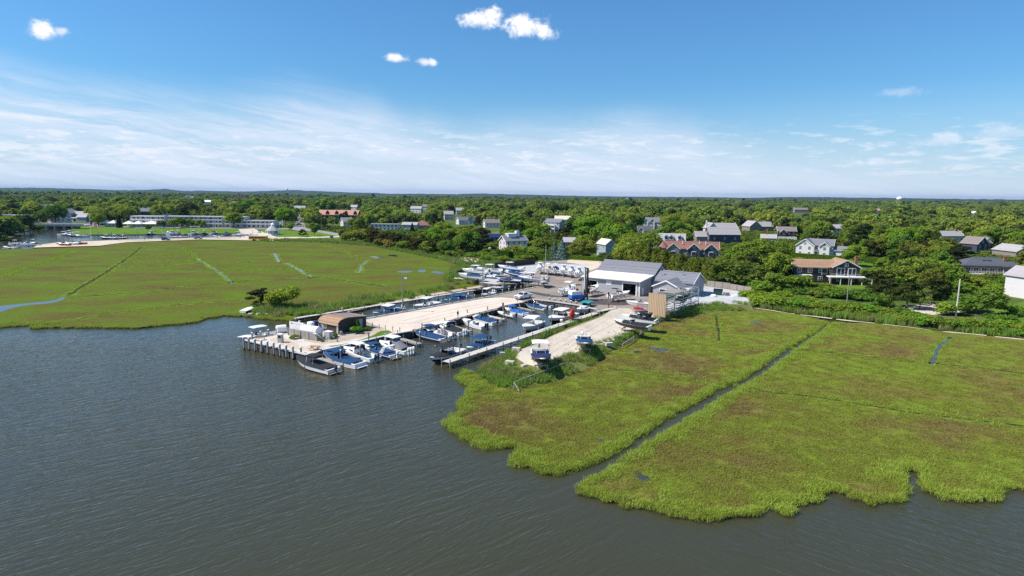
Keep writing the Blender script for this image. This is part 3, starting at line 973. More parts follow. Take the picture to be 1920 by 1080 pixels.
def onz(xy, z):
    return np.c_[xy, np.full(len(xy), z)]


def thin(xy, d0):
    d = np.hypot(xy[:, 0], xy[:, 1])
    return nrng.random(len(xy)) < np.minimum(1, (d0 / d) ** 2)


def off_water(xy):
    k = np.ones(len(xy), bool)
    for dl in DITCH: k &= edge_dist(dl, xy) > 0.55
    for pl in POOLS: k &= ~inside(pl, xy)
    return k


m1 = sample(POLY_R1, 4.5, lambda q: thin(q, 75)); m2 = sample(POLY_R2, 4.5, lambda q: thin(q, 75))
mm = np.r_[m1, m2]
bare = np.array([mnoise.noise((a * .33, b * .42, 5)) + .5 * mnoise.noise((a * 1.1, b * 1.3, 8)) for a, b in mm])
mm = mm[(bare < .43) & off_water(mm) & (np.minimum(edge_dist(L_R1, mm), edge_dist(L_R2, mm)) > 0.35)]
PR = [proto(tuft(46, 0.6, 0.06, 0.15, 0.042, MG, s, 1.3), 'marsh_tuft') for s in (1, 2, 3)]
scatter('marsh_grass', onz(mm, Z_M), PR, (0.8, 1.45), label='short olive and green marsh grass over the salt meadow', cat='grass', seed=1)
# taller bright cordgrass along the water and the ditches
rim = []
for poly, line, wdt, dn in ((POLY_R1, L_R1, 2.0, 7), (POLY_R2, L_R2, 2.0, 7), (POLY_L, L_L, 2.2, 2.2)):
    q = sample(poly, dn, lambda xy: thin(xy, 120))
    dd = edge_dist(line, q)
    vn = np.array([mnoise.noise((a * .21, b * .21, 31)) for a, b in q]) if len(q) else np.zeros(0)
    q = q[(dd > 0.12) & (dd < wdt * np.clip(.75 + 1.5 * vn, .12, 1.9) * (0.5 + nrng.random(len(q)) * 0.8))]
    rim.append(q)
for k, dl in enumerate(DITCH):
    for (px_, py_) in dl:
        nn_ = 5 if py_ < 160 else 3
        for _ in range(nn_):
            a = nrng.uniform(0, 6.283); r = nrng.uniform(0.5, 1.7) * (1.0 if py_ < 160 else 1.6)
            rim.append(np.array([[px_ + r * math.cos(a), py_ + r * math.sin(a)]]))
for bd in GREENBAND:
    for a, b in zip(bd, bd[1:]):
        L = math.hypot(b[0] - a[0], b[1] - a[1])
        t = nrng.random(int(L * 4))[:, None]
        rim.append(np.array(a) + (np.array(b) - np.array(a)) * t + nrng.normal(0, 1.3, (len(t), 2)))
rim = np.concatenate(rim)
rim = onz(rim[off_water(rim)], Z_M - .02)
for line in (L_R1, L_R2, L_L):
    a = np.array(line)
    far_ = np.hypot(a[:, 0], a[:, 1])
    for k in range(3):
        q = a + nrng.normal(0, .13, a.shape)
        q = q[(nrng.random(len(q)) < np.minimum(1, 100 / far_))]
        rim = np.r_[rim, onz(q, 0.02 + .2 * nrng.random())]
PRr = [proto(tuft(52, 0.5, 0.16, 0.42, 0.032, RG, s, 0.6), 'rim_tuft') for s in (5, 6, 7)]
scatter('cordgrass', rim, PRr, (0.75, 1.3), label='tall bright green cordgrass fringing the marsh edge and ditches', cat='grass', seed=2)
# reeds on the spit bank, beside the canal and by the rack
REED = [([(1150, 579), (1112, 590), (1060, 608), (1000, 638), (945, 664), (900, 690), (893, 702), (926, 724), (970, 729), (1030, 717), (1000, 691), (962, 676), (975, 655), (1040, 626), (1088, 608), (1130, 592)], 4.5, Z_M + .05),
        ([(1015, 692), (1052, 680), (1100, 655), (1150, 643), (1185, 630), (1200, 633), (1152, 653), (1098, 693), (1030, 717), (1005, 700)], 3.5, Z_M + .05),
        ([(1200, 612), (1238, 597), (1300, 580), (1352, 572), (1408, 573), (1414, 583), (1362, 584), (1318, 589), (1262, 594), (1222, 611), (1204, 632)], 3.5, Z_M + .05),
        ([(545, 592), (590, 575), (650, 562), (740, 552), (800, 545), (880, 527), (902, 533), (800, 551), (720, 567), (650, 580), (580, 595)], 0.9, Z_M),
        ([(470, 588), (500, 575), (545, 572), (640, 572), (700, 568), (680, 577), (600, 590), (550, 597), (500, 596)], 1.4, Z_M),
        ([(850, 498), (880, 512), (890, 522), (860, 530), (830, 528), (840, 515)], 0.7, Z_M),
        ([(880, 488), (940, 487), (1000, 489), (1003, 494), (928, 503), (880, 505), (830, 488), (760, 474), (700, 463), (740, 463), (820, 478)], 0.5, Z_U),
        ([(480, 450), (640, 449), (700, 456), (700, 462), (600, 455), (480, 453)], 0.35, Z_U),
        ([(1410, 574), (1500, 580), (1640, 594), (1760, 608), (1940, 622), (1940, 635), (1760, 619.5), (1640, 604.5), (1500, 588.5)], 2.2, Z_U)]
rp, rsc = [], []
for px_, dn, z in REED:
    q = sample(W(px_, z), dn)
    nv = np.array([mnoise.noise((a * 0.16, b * 0.16, 2)) for a, b in q])
    q = q[nv > -0.28 + 0.15 * nrng.random(len(q))]
    qq = onz(q, z)
    if z == Z_M + .05:
        di, do = edge_dist(IN_W, q), edge_dist(OUT_W, q)
        t = di / (di + do + 1e-6)
        qq[:, 2] = (Z_Y - .06) * (1 - t) + Z_M * t
    rp.append(qq)
    rsc.append(nrng.uniform(.4, .95, len(q)) if z == Z_M + .05 else nrng.uniform(.7, 1.5, len(q)))
wd_ = sample(W([(1152, 600), (1180, 610), (1170, 632), (1100, 655), (1050, 674), (1010, 686), (980, 675), (1000, 655), (1060, 630), (1100, 615)], Z_Y), .5)
nv = np.array([mnoise.noise((a * .3, b * .3, 11)) for a, b in wd_])
wd_ = wd_[nv > .22]
rp.append(onz(wd_, Z_Y)); rsc.append(nrng.uniform(.1, .3, len(wd_)))
rp = np.concatenate(rp)
PT = [proto(tuft(24, 0.45, 0.6, 1.35, 0.07, TG, s, 0.22), 'reed_tuft') for s in (15, 16, 17)]
scatter('reeds', rp, PT, (1, 1), scales=np.concatenate(rsc), label='tall green and straw coloured reeds on the banks around the boatyard', cat='reeds', seed=3)
print('tufts', len(mm), len(rim), len(rp))
# ------------------------------------------------------------------ building materials
M_WHITE = mat('white_paint', (0.80, 0.79, 0.76), 0.5, 0.05, 0.5)
M_WCLAP = striped('white_clapboard', (0.64, 0.61, 0.61), (0.82, 0.775, 0.775), 'z', 4.5, duty=0.14, var=0.06, bump=0.2)
M_GSHIN = striped('grey_shingle_wall', (0.20, 0.195, 0.20), (0.315, 0.305, 0.31), 'z', 3.6, duty=0.18, var=0.18)
M_LGSH = striped('pale_grey_siding', (0.36, 0.355, 0.37), (0.475, 0.465, 0.48), 'z', 3.2, duty=0.14, var=0.10, bump=0.2)
M_BSHIN = striped('brown_shingle_wall', (0.045, 0.033, 0.026), (0.095, 0.070, 0.055), 'z', 3.6, duty=0.2, var=0.5)
M_NAVYW = striped('slate_blue_wall', (0.05, 0.06, 0.085), (0.08, 0.095, 0.13), 'z', 3.6, duty=0.18, var=0.2)
M_BLUEW = striped('pale_blue_wall', (0.30, 0.36, 0.43), (0.40, 0.46, 0.53), 'z', 3.6, duty=0.16, var=0.1)
M_TAUPEW = striped('taupe_shingle_wall', (0.22, 0.19, 0.165), (0.34, 0.30, 0.265), 'z', 3.6, duty=0.18, var=0.25)
M_RGREY = striped('grey_shingle_roof', (0.165, 0.165, 0.185), (0.235, 0.235, 0.26), 'z', 3.0, duty=0.22, var=0.22)
M_RDARK = striped('charcoal_roof', (0.075, 0.08, 0.095), (0.12, 0.125, 0.145), 'z', 3.0, duty=0.22, var=0.25)
M_RPALE = striped('pale_grey_roof', (0.33, 0.31, 0.31), (0.43, 0.40, 0.40), 'z', 3.0, duty=0.2, var=0.15)
M_RBROWN = striped('tan_shingle_roof', (0.30, 0.185, 0.115), (0.43, 0.275, 0.175), 'z', 3.4, duty=0.2, var=0.3)
M_RRED = striped('red_brown_roof', (0.21, 0.105, 0.082), (0.30, 0.155, 0.12), 'z', 3.0, duty=0.2, var=0.25)
M_RTAUPE = striped('taupe_roof', (0.20, 0.165, 0.15), (0.28, 0.235, 0.215), 'z', 3.0, duty=0.2, var=0.2)
M_BRICK = mat('red_brick', (0.30, 0.115, 0.085), 0.85, 0.25, 3.0)
M_PANE = mat('window_glass', (0.025, 0.032, 0.04), 0.08, 0.1, 0.5, spec=0.8)
M_DARKIN = mat('dark_opening', (0.012, 0.012, 0.013), 0.9, 0.2, 0.5)
M_TIMBER = striped('weathered_planks', (0.26, 0.235, 0.20), (0.46, 0.425, 0.37), 'h', 4.0, duty=0.12, var=0.3)
M_GREYWOOD = mat('grey_timber', (0.30, 0.27, 0.235), 0.85, 0.3, 2.0)
M_STEEL = mat('galvanised_steel', (0.42, 0.43, 0.44), 0.45, 0.12, 2.0, metal=0.6)
M_BLACK = mat('black_rubber', (0.02, 0.02, 0.021), 0.6, 0.2, 2.0)
M_SOLAR = mat('solar_glass', (0.015, 0.03, 0.085), 0.12, 0.1, 1.0, spec=0.8)

CLEAR = []          # houses that stay in view: (px box, distance) ; trees keep off it
FOOT = []           # building footprints: (x, y, radius)


def wing(root, c, L, D, eave, rh, rz, wm, rm, z0=0.0, over=0.45, hip=False, win=None, rows=1, chim=None, trim=True, gable_win=True, flat=False, back=False, tm=None):
    """one volume: walls with gables, two roof slopes, white verge boards, windows on the front and the gable ends"""
    T = Matrix.Translation((c[0], c[1], z0)) @ Matrix.Rotation(rz, 4, 'Z')
    x, y = L / 2, D / 2
    w = MB()
    if flat:
        w.bbox((-x, -y, 0), (x, y, eave), wm, M=T)
        w.build('wall', root)
        r = MB().bbox((-x - .25, -y - .25, eave), (x + .25, y + .25, eave + .35), rm, M=T)
        roof = r.build('roof', root)
    else:
        e = eave
        if hip:
            w.bbox((-x, -y, 0), (x, y, e), wm, M=T)
        else:
            v = [(-x, -y, 0), (x, -y, 0), (x, y, 0), (-x, y, 0), (-x, -y, e), (x, -y, e), (x, y, e), (-x, y, e), (-x, 0, e + rh), (x, 0, e + rh)]
            w.add(v, [(0, 1, 5, 4), (2, 3, 7, 6), (1, 2, 6, 9, 5), (3, 0, 4, 8, 7), (4, 5, 9, 8), (6, 7, 8, 9)], wm, M=T)
        w.build('wall', root)
        r = MB()
        k = rh / y
        o, th = over, 0.16
        if hip:
            xr = max(0.3, x - y)
            base = [(-x - o, -y - o), (x + o, -y - o), (x + o, y + o), (-x - o, y + o)]
            zz = e - 0.02
            v = [(*b, zz) for b in base] + [(*b, zz + th) for b in base] + [(-xr, 0, e + rh + th), (xr, 0, e + rh + th)]
            r.add(v, [(3, 2, 1, 0), (0, 1, 5, 4), (1, 2, 6, 5), (2, 3, 7, 6), (3, 0, 4, 7), (4, 5, 9, 8), (6, 7, 8, 9), (5, 6, 9), (7, 4, 8)], rm, M=T)
        else:
            for sgn in (-1, 1):
                ye, ze = sgn * (y + o), e - o * k
                v = [(-x - o, ye, ze), (x + o, ye, ze), (x + o, 0, e + rh), (-x - o, 0, e + rh)]
                v = [(a, b, q + 0.03) for a, b, q in v] + [(a, b, q + 0.03 + th) for a, b, q in v]
                fs = [(0, 3, 2, 1), (4, 5, 6, 7), (0, 1, 5, 4), (1, 2, 6, 5), (2, 3, 7, 6), (3, 0, 4, 7)]
                if sgn > 0: fs = [f[::-1] for f in fs]
                r.add(v, fs, rm, M=T)
        roof = r.build('roof', root)
        if trim and not hip:
            for sx in (-1, 1):
                t = MB()
                xx = sx * (x + o + 0.03)
                for sgn in (-1, 1):
                    ye, ze = sgn * (y + o), e - o * k
                    v = [(xx - .04, ye, ze - .14), (xx + .04, ye, ze - .14), (xx + .04, ye, ze + .24), (xx - .04, ye, ze + .24),
                         (xx - .04, 0, e + rh - .14), (xx + .04, 0, e + rh - .14), (xx + .04, 0, e + rh + .24), (xx - .04, 0, e + rh + .24)]
                    t.add(v, [(0, 1, 2, 3), (7, 6, 5, 4), (0, 4, 5, 1), (1, 5, 6, 2), (2, 6, 7, 3), (3, 7, 4, 0)], tm or M_WHITE, M=T)
                t.build('trim', root)
    if chim:
        for cx, cy, ch, m in chim:
            q = MB().bbox((cx - .45, cy - .4, eave * 0.6), (cx + .45, cy + .4, eave + rh + ch), m, M=T)
            q.bbox((cx - .52, cy - .47, eave + rh + ch), (cx + .52, cy + .47, eave + rh + ch + .15), m, M=T)
            q.build('chimney', roof)

    def window(p, n, w_, h_):
        nx, ny = n
        tx, ty = -ny, nx
        q = MB()
        rot = math.atan2(ty, tx)
        M_ = T @ Matrix.Translation(p) @ Matrix.Rotation(rot, 4, 'Z')
        q.box((0, 0, 0), (w_ + .28, .12, h_ + .28), M_WHITE, M=M_)
        q.box((0, 0, 0), (w_, .18, h_), M_PANE, M=M_)
        q.box((0, 0, 0), (.07, .22, h_), M_WHITE, M=M_)
        q.box((0, 0, 0), (w_, .215, .07), M_WHITE, M=M_)
        q.build('window', root)
    if win:
        nx_, ww, wh = win
        for rw in range(rows):
            zc = (rw + 0.55) * eave / rows
            for i in range(nx_):
                xx = -x + (i + 0.5) * L / nx_
                window((xx, -y, zc), (0, -1), ww, wh)
        ng = 2 if D > 6 else 1
        for sx in (-1, 1):
            for rw in range(rows):
                for i in range(ng):
                    window((sx * x, -y + (i + .5) * D / ng, (rw + .55) * eave / rows), (sx, 0), ww * .9, wh)
            if gable_win and not hip and not flat and rh > 1.8:
                window((sx * x, 0, eave + rh * .3), (sx, 0), .9, 1.0)
    return T


def door(root, p, rz, w_=1.0, h_=2.1, m=None):
    M_ = Matrix.Translation(p) @ Matrix.Rotation(rz, 4, 'Z')
    q = MB().box((0, 0, h_ / 2), (w_ + .24, .12, h_ + .12), M_WHITE, M=M_)
    q.box((0, 0, h_ / 2 - .02), (w_, .18, h_ - .1), m or M_PANE, M=M_)
    return q.build('door', root)


def house(px, by, label, cat='house', name='house', yaw=0.0, vis=None, rad=9, z=Z_U, back=4.0):
    p = P(px, by, z)
    d = math.hypot(p.x, p.y)
    u = Vector((p.x, p.y, 0)).normalized()
    c = p + u * back
    FOOT.append((c.x, c.y, rad))
    if vis: CLEAR.append((vis, d))
    # yaw is counted from facing the viewer's side of the bay (south), not from the lens
    return empty(name, (c.x, c.y, z), yaw, label, cat)


# ---- right-hand residential shore
h = house(1545, 531, 'brown shingled house with tan roof, white deck and big white framed windows nearest the boatyard', yaw=R(-6), vis=(1488, 487, 1604, 528), rad=13, back=5)
wing(h, (-4.4, 1.0), 14.5, 8.0, 5.4, 2.3, 0, M_BSHIN, M_RBROWN, win=(4, 1.3, 1.2), rows=2)
wing(h, (5.0, -0.6), 9.0, 9.0, 5.8, 2.4, R(90), M_BSHIN, M_RBROWN, win=(2, 1.2, 1.3), rows=2, chim=[(0.5, -5.1, 1.0, M_BRICK)])
for xx in (3.2, 6.9):
    q = MB().box((xx, -5.15, 4.2), (2.7, .14, 2.7), M_WHITE).box((xx, -5.2, 4.2), (2.3, .14, 2.3), M_PANE).box((xx, -5.26, 4.2), (.1, .1, 2.3), M_WHITE)
    q.build('window', h)
dk = MB().bbox((-1.5, -8.4, 2.5), (12.6, -5.3, 2.8), M_WHITE).bbox((-11, -5.2, 2.5), (-6, -3.1, 2.8), M_WHITE)
for xx in (-1.3, 2.2, 5.7, 9.2, 12.4): dk.bbox((xx - .1, -8.3, 0), (xx + .1, -8.1, 2.5), M_WHITE)
for xx in (-10.8, -6.2): dk.bbox((xx - .1, -5.1, 0), (xx + .1, -4.9, 2.5), M_WHITE)
dk.build('deck', h)
rl = MB()
for k in range(29): rl.bbox((-1.5 + k * .5, -8.38, 2.8), (-1.46 + k * .5, -8.34, 3.7), M_WHITE)
rl.bbox((-1.5, -8.42, 3.7), (12.6, -8.3, 3.78), M_WHITE).build('railing', h)
door(h, (-1.4, -3.1, 2.8), 0, 1.6, 2.2)

h = house(1530, 482, 'white clapboard house with grey roof and two front gables above a clipped hedge', yaw=R(-32), vis=(1490, 453, 1572, 480), rad=13, back=6)
wing(h, (-4.5, 0), 9.5, 8.5, 5.6, 3.2, R(84), M_WCLAP, M_RGREY, win=(2, 1.1, 1.5), rows=2)
wing(h, (1.5, 2.2), 12, 8, 5.8, 2.8, 0, M_WCLAP, M_RGREY, win=(4, 1.1, 1.4), rows=2)
wing(h, (4.0, -1.4), 7.5, 4.4, 5.6, 1.9, R(90), M_WCLAP, M_RGREY, win=(1, 1.2, 1.4), rows=2)
wing(h, (10.2, 1.5), 7, 6, 3.4, 2.0, 0, M_WCLAP, M_RGREY, win=(2, 1.1, 1.3), chim=[(1, 1, 1.2, M_BRICK)])
q = MB()
for k in range(22): q.bbox((8 + k * .4, -4.6, 0), (8.05 + k * .4, -4.55, 1.1), M_WHITE)
q.bbox((8, -4.64, 1.1), (16.6, -4.52, 1.2), M_WHITE).build('porch_railing', h)

h = house(1828, 474, 'slate blue gabled house with white trim and dormer behind dark cedars', yaw=R(18), vis=(1802, 446, 1858, 468), rad=10, back=5)
wing(h, (-2.5, -1), 9, 8.6, 5.2, 3.6, R(90), M_NAVYW, M_RTAUPE, win=(2, 1.2, 1.5), rows=2)
wing(h, (3.5, 2), 12, 8, 5.2, 3.3, 0, M_NAVYW, M_RTAUPE, win=(4, 1.1, 1.5), rows=2, chim=[(-4, 1, 1.4, M_BRICK)])
wing(h, (5.8, -1.2), 2.6, 1.8, 2.0, 0.9, R(90), M_WHITE, M_RTAUPE, z0=5.3, win=None, over=.2)

h = house(1845, 516, 'low house with solar panels on its charcoal hipped roof and a brick chimney', yaw=R(-10), vis=(1796, 485, 1898, 514), rad=12, back=6)
wing(h, (0, 0), 20, 10, 3.6, 2.9, 0, M_TAUPEW, M_RDARK, hip=True, win=(7, 1.7, 1.7), chim=[(5.5, -2.2, 0.6, M_BRICK)], over=.8)
wing(h, (7.5, -2.5), 8, 6, 3.4, 1.8, 0, M_TAUPEW, M_RDARK, hip=True, win=(4, 1.3, 1.7), over=.6)
for (xx, yy) in ((-6.5, -3.4), (-4.8, -3.4), (-1.6, -2.2), (0.2, -2.2), (1.4, -3.4), (3.0, -3.4)):
    zz = 3.6 + (5 + yy) * 2.9 / 5 + .32
    MB().box((0, 0, 0), (1.5, 1.0, .07), M_SOLAR, M=Matrix.Translation((xx, yy, zz)) @ Matrix.Rotation(math.atan2(2.9, 5), 4, 'X')).build('solar_panel', h)
dk = MB().bbox((-9, -7.4, 0), (10, -5.0, .7), M_CONC)
for k in range(20): dk.bbox((-9 + k, -7.3, .7), (-8.9 + k, -7.2, 1.6), M_WHITE)
dk.bbox((-9, -7.34, 1.6), (10.1, -7.16, 1.7), M_WHITE).build('terrace', h)

h = house(1915, 563, 'tall white house cut off by the right edge of the view', yaw=R(10), vis=(1898, 513, 1925, 560), rad=9, back=6)
wing(h, (3, 0), 10, 8, 6.6, 2.6, R(90), M_WCLAP, M_RPALE, win=(2, 1.1, 1.5), rows=2)
h = house(1900, 484, 'grey shingled house with broad pale gable at the right edge above the solar roof', yaw=R(24), vis=(1878, 463, 1922, 478), rad=10, back=6)
wing(h, (0, 0), 15, 11, 3.6, 3.0, R(68), M_TAUPEW, M_RPALE, win=(3, 1.1, 1.3))

h = house(1290, 483, 'long house with red brown roof, round turret and three gables behind the evergreen screen', yaw=R(-12), vis=(1236, 457, 1345, 474), rad=17, back=5)
wing(h, (1.5, 1.5), 25, 8, 4.2, 3.2, 0, M_GSHIN, M_RRED, win=(6, 1.0, 1.3))
for xx, m in ((-7.5, M_GSHIN), (2.2, M_NAVYW), (10.2, M_NAVYW)):
    wing(h, (xx, -2.0), 6.5, 5.8, 4.2, 2.6, R(90), m, M_RRED, win=(1, 1.2, 1.6))
    MB().box((xx, -5.4, 2.0), (2.2, .2, 2.0), M_WHITE).box((xx, -5.45, 2.0), (1.9, .2, 1.7), M_PANE).build('window', h)
MB().lathe([(2.3, 0), (2.3, 4.4)], M_GSHIN, 10, (-12.2, -1.5, 0), smooth=False).build('turret', h)
MB().lathe([(2.8, 4.3), (0.05, 7.6)], M_RRED, 10, (-12.2, -1.5, 0), smooth=False).build('turret_roof', h)
for xx in (-3, 5, 8): MB().tube((xx, -.6, 6.2), (xx, -.6, 8.0), .16, M_WHITE).build('vent_pipe', h)

h = house(1250, 468, 'pale blue house with grey roof and three white dormers above the red roofed house', yaw=R(-14), vis=(1216, 436, 1283, 462), rad=11, back=5)
wing(h, (2.5, 1), 14, 8, 5.0, 3.6, 0, M_BLUEW, M_RPALE, win=(5, 1.0, 1.4), rows=2)
wing(h, (-6.5, 0), 9, 7.5, 5.6, 3.2, R(90), M_WCLAP, M_RPALE, win=(2, 1.0, 1.4), rows=2, chim=[(2, 0, .8, M_GSHIN)])
for xx in (-0.5, 2.2, 6.8):
    wing(h, (xx, -2.6), 3.0, 2.2, 2.0, 1.0, R(90), M_WCLAP, M_RPALE, z0=5.3, over=.25)
    MB().box((xx, -4.15, 6.5), (1.3, .14, 1.2), M_PANE).build('window', h)
wing(h, (3, -4.0), 13, 2.6, 2.6, .7, 0, M_NAVYW, M_RDARK, win=(4, 1, 1.4))

h = house(1343, 457, 'dark barn like house with pale standing seam roof and slate blue long side', yaw=R(4), vis=(1302, 428, 1384, 452), rad=15, back=5)
wing(h, (3.5, 0), 20, 9, 6.0, 4.2, 0, M_NAVYW, M_RPALE, win=(3, .9, 1.2), trim=False)
wing(h, (-9, 2), 9, 6.5, 4.4, 3.0, 0, M_TAUPEW, M_RPALE, win=(3, 1, 1.3))
h = house(1345, 446, 'white house with pale roofs and white gable directly behind the dark barn like house', yaw=R(8), vis=(1312, 415, 1382, 430), rad=14, back=9)
wing(h, (3, 0), 20, 10, 6.5, 3.8, 0, M_WCLAP, M_RPALE, win=(5, 1, 1.4), rows=2)
wing(h, (-7, -2), 8, 7, 7, 3.6, R(90), M_WCLAP, M_RPALE, win=(2, 1, 1.4), rows=2, chim=[(0, 3, 1.6, M_WHITE)])

h = house(1417, 434, 'grey shingled lodge like house with broad gable and long low roof', yaw=R(12), vis=(1388, 411, 1446, 430), rad=15, back=6)
wing(h, (-5, -1), 12, 11, 4.6, 4.4, R(90), M_TAUPEW, M_RPALE, win=(3, 1.2, 1.4))
wing(h, (5, 2), 19, 10, 4.2, 3.8, 0, M_TAUPEW, M_RPALE, win=(5, 1.2, 1.4))
h = house(1472, 450, 'brown shingled house with two red brick chimneys and white lower porch', yaw=R(-10), vis=(1454, 425, 1492, 446), rad=9, back=5)
wing(h, (0, 0), 12, 8, 6.2, 2.8, 0, M_BSHIN, M_RTAUPE, win=(4, 1.0, 1.4), rows=2, chim=[(4.5, 0, 1.6, M_BRICK)])
wing(h, (-3, -4), 4.5, 4, 5.6, 2.0, R(90), M_BSHIN, M_RTAUPE, win=(1, 1.2, 1.5), rows=2)
MB().bbox((-6, -6.4, 0), (6, -5.9, 2.4), M_WHITE).build('porch', h)
h = house(1440, 455, 'low blue grey cottage with a tall brick chimney in front of the brown house', yaw=R(-20), vis=(1416, 428, 1446, 450), rad=8, back=4)
wing(h, (0, 0), 9, 6, 3.0, 2.2, 0, M_BLUEW, M_RPALE, win=(3, .9, 1.1), chim=[(-1, 0, 3.4, M_BRICK)])
h = house(1568, 444, 'white house with columns half hidden by tall trees on the right', yaw=R(5), vis=(1564, 418, 1580, 440), rad=10, back=6)
wing(h, (0, 0), 13, 9, 6.5, 2.6, 0, M_WCLAP, M_RPALE, win=(4, 1.0, 1.5), rows=2)
h = house(1775, 456, 'white gabled house in the trees left of the slate blue house', yaw=R(10), vis=(1756, 430, 1822, 442), rad=11, back=6)
wing(h, (0, 0), 18, 8, 5.0, 3.0, 0, M_WCLAP, M_RPALE, win=(5, 1, 1.3), chim=[(6, 0, 1.5, M_BRICK)])
h = house(1500, 399, 'grey roofed house with brick chimney far back in the woods on the right', yaw=R(-4), vis=(1484, 392, 1520, 402), rad=14, back=6)
wing(h, (0, 0), 24, 9, 6, 3.6, 0, M_TAUPEW, M_RTAUPE, win=(5, 1, 1.4), chim=[(-7, 0, 2.2, M_BRICK)])

# ---- middle
h = house(1040, 437, 'three storey blue grey house with white balconies and grey roof among tall trees', yaw=R(-34), vis=(1014, 410, 1058, 434), rad=10, back=5)
wing(h, (0, 0), 13, 8.5, 8.4, 2.4, 0, M_BLUEW, M_RGREY, win=(4, 1.2, 1.6), rows=3)
for zz in (3.0, 5.8):
    MB().bbox((-6.6, -6.6, zz), (3.5, -4.3, zz + .22), M_WHITE).bbox((-6.6, -6.6, zz + .3), (3.5, -6.5, zz + 1.0), M_WHITE).build('balcony', h)
q = MB()
for xx in (-6.5, -3.2, .2, 3.4): q.bbox((xx - .12, -6.55, 0), (xx + .12, -6.3, 8.2), M_WHITE)
q.build('balcony_posts', h)
h = house(1055, 428, 'white house with cream roof just behind the three storey blue grey house', yaw=R(-10), vis=(1034, 404, 1068, 411), rad=9, back=12)
wing(h, (0, 0), 14, 8, 7.6, 3.0, 0, M_WCLAP, mat('cream_roof', (0.62, 0.52, 0.42), 0.7, .12), win=(4, 1, 1.4), rows=2, chim=[(-5, 0, 1, M_BRICK)])
h = house(962, 470, 'white house with grey roof, white cupola and outside stair beside the hedge', yaw=R(28), vis=(939, 438, 992, 468), rad=9, back=5)
wing(h, (0, 0), 13, 8, 5.2, 2.5, 0, M_WCLAP, M_RGREY, win=(4, 1.0, 1.3), rows=2)
wing(h, (-1.5, 0), 4.6, 3.4, 2.0, .1, 0, M_WHITE, M_WHITE, z0=6.6, flat=True)
MB().bbox((1.3, -1, 5), (3.2, .8, 10.2), M_WHITE).build('chimney_stack', h)
q = MB()
for k in range(10): q.bbox((-6.4 - k * .36, -6.0, 2.9 - k * .3), (-6.0 - k * .36, -4.6, 3.0 - k * .3), M_WHITE)
q.build('outside_stair', h)
h = house(918, 454, 'dark slate cottage with white trim, solar roof and brick chimney beyond the scrub', yaw=R(-8), vis=(901, 432, 938, 452), rad=8, back=4)
wing(h, (-2.5, 0), 7.5, 6, 3.2, 2.6, R(90), M_NAVYW, M_RDARK, win=(2, .9, 1.2), chim=[(3, .8, 1.0, M_BRICK)])
wing(h, (3.5, 1), 8, 6, 3.0, 1.8, 0, M_NAVYW, M_SOLAR, win=(3, 1.0, 1.3))
h = house(921, 427, 'white and grey house with mauve roof and red chimney across the meadow', yaw=R(16), vis=(906, 411, 938, 424), rad=9, back=5)
wing(h, (0, 0), 13, 8, 4.4, 3.0, 0, M_WCLAP, M_RTAUPE, win=(4, 1, 1.3), chim=[(3.8, 0, 1.4, M_BRICK)])
h = house(876, 421, 'pair of joined white gables with grey roofs left of the mauve roofed house', yaw=R(10), vis=(846, 408, 886, 419), rad=10, back=5)
wing(h, (-5, 0), 10, 7, 4.2, 3.0, R(20), M_WCLAP, M_RGREY, win=(3, 1, 1.2))
wing(h, (5, 0), 9, 8, 5.6, 3.4, R(80), M_BLUEW, M_RGREY, win=(2, 1, 1.4), rows=2)
h = house(1220, 430, 'white house with three white trimmed gables, grey roof and a red chimney', yaw=R(-12), vis=(1200, 404, 1240, 424), rad=10, back=5)
wing(h, (2.5, 1.5), 14, 8, 6.5, 3.8, 0, M_WCLAP, M_RGREY, win=(4, 1, 1.4), rows=2, chim=[(-2, 0, 2.0, M_BRICK)])
for xx in (-4.5, 1.0): wing(h, (xx, -2.6), 5, 4.4, 6.5, 3.2, R(90), M_WCLAP, M_RGREY, win=(1, 1.2, 1.4), rows=2)
h = house(1210, 440, 'small grey roofed garage with one white gable in front of the white gabled house', yaw=R(-10), vis=(1195, 423, 1224, 434), rad=8, back=4)
wing(h, (0, 0), 11, 7, 3.2, 3.2, 0, M_WCLAP, M_RDARK, win=(3, 1, 1.2))
wing(h, (-3.5, -2), 4.5, 4, 3.2, 2.6, R(90), M_WCLAP, M_RDARK, win=(1, 1, 1.0))
h = house(1136, 482, 'narrow pale blue house end with cream roof beside the row of blue spruces', yaw=R(-70), vis=(1127, 444, 1144, 478), rad=7, back=4)
wing(h, (0, 0), 9, 5.5, 6.2, 2.2, 0, M_BLUEW, mat('cream_roof', (0.62, 0.52, 0.42), 0.7, .12), win=(2, .9, 1.2), rows=2)
h = house(1080, 466, 'grey cottage roof peeping out between bushes behind the spruces', yaw=R(-8), vis=(1052, 446, 1072, 452), rad=7, back=4)
wing(h, (-2, 0), 10, 6, 3.6, 2.2, 0, M_TAUPEW, M_RPALE, win=(3, .9, 1.1))
h = house(792, 430, 'cottage with pyramidal red brown roof at the edge of the village', yaw=R(10), vis=(786, 416, 812, 428), rad=8, back=4)
wing(h, (0, 0), 11, 10, 3.2, 4.2, 0, M_TAUPEW, M_RRED, hip=True, win=(3, 1, 1.2), over=.8)
h = house(727, 432, 'low white motel wing with balconies at the end of the village green', 'motel', 'motel', yaw=R(2), vis=(700, 421, 788, 431), rad=17, back=6)
wing(h, (-2, 0), 22, 8, 4.6, .4, 0, M_WCLAP, M_RPALE, flat=True, win=(7, 1.5, 1.5), rows=2)
wing(h, (18, 3), 12, 7, 4.4, 1.8, R(-10), M_BLUEW, M_RPALE, win=(4, 1.2, 1.3))
h = house(650, 424, 'small white cottage with steep roof at the street corner', yaw=R(40), vis=(638, 412, 656, 427), rad=7, back=4)
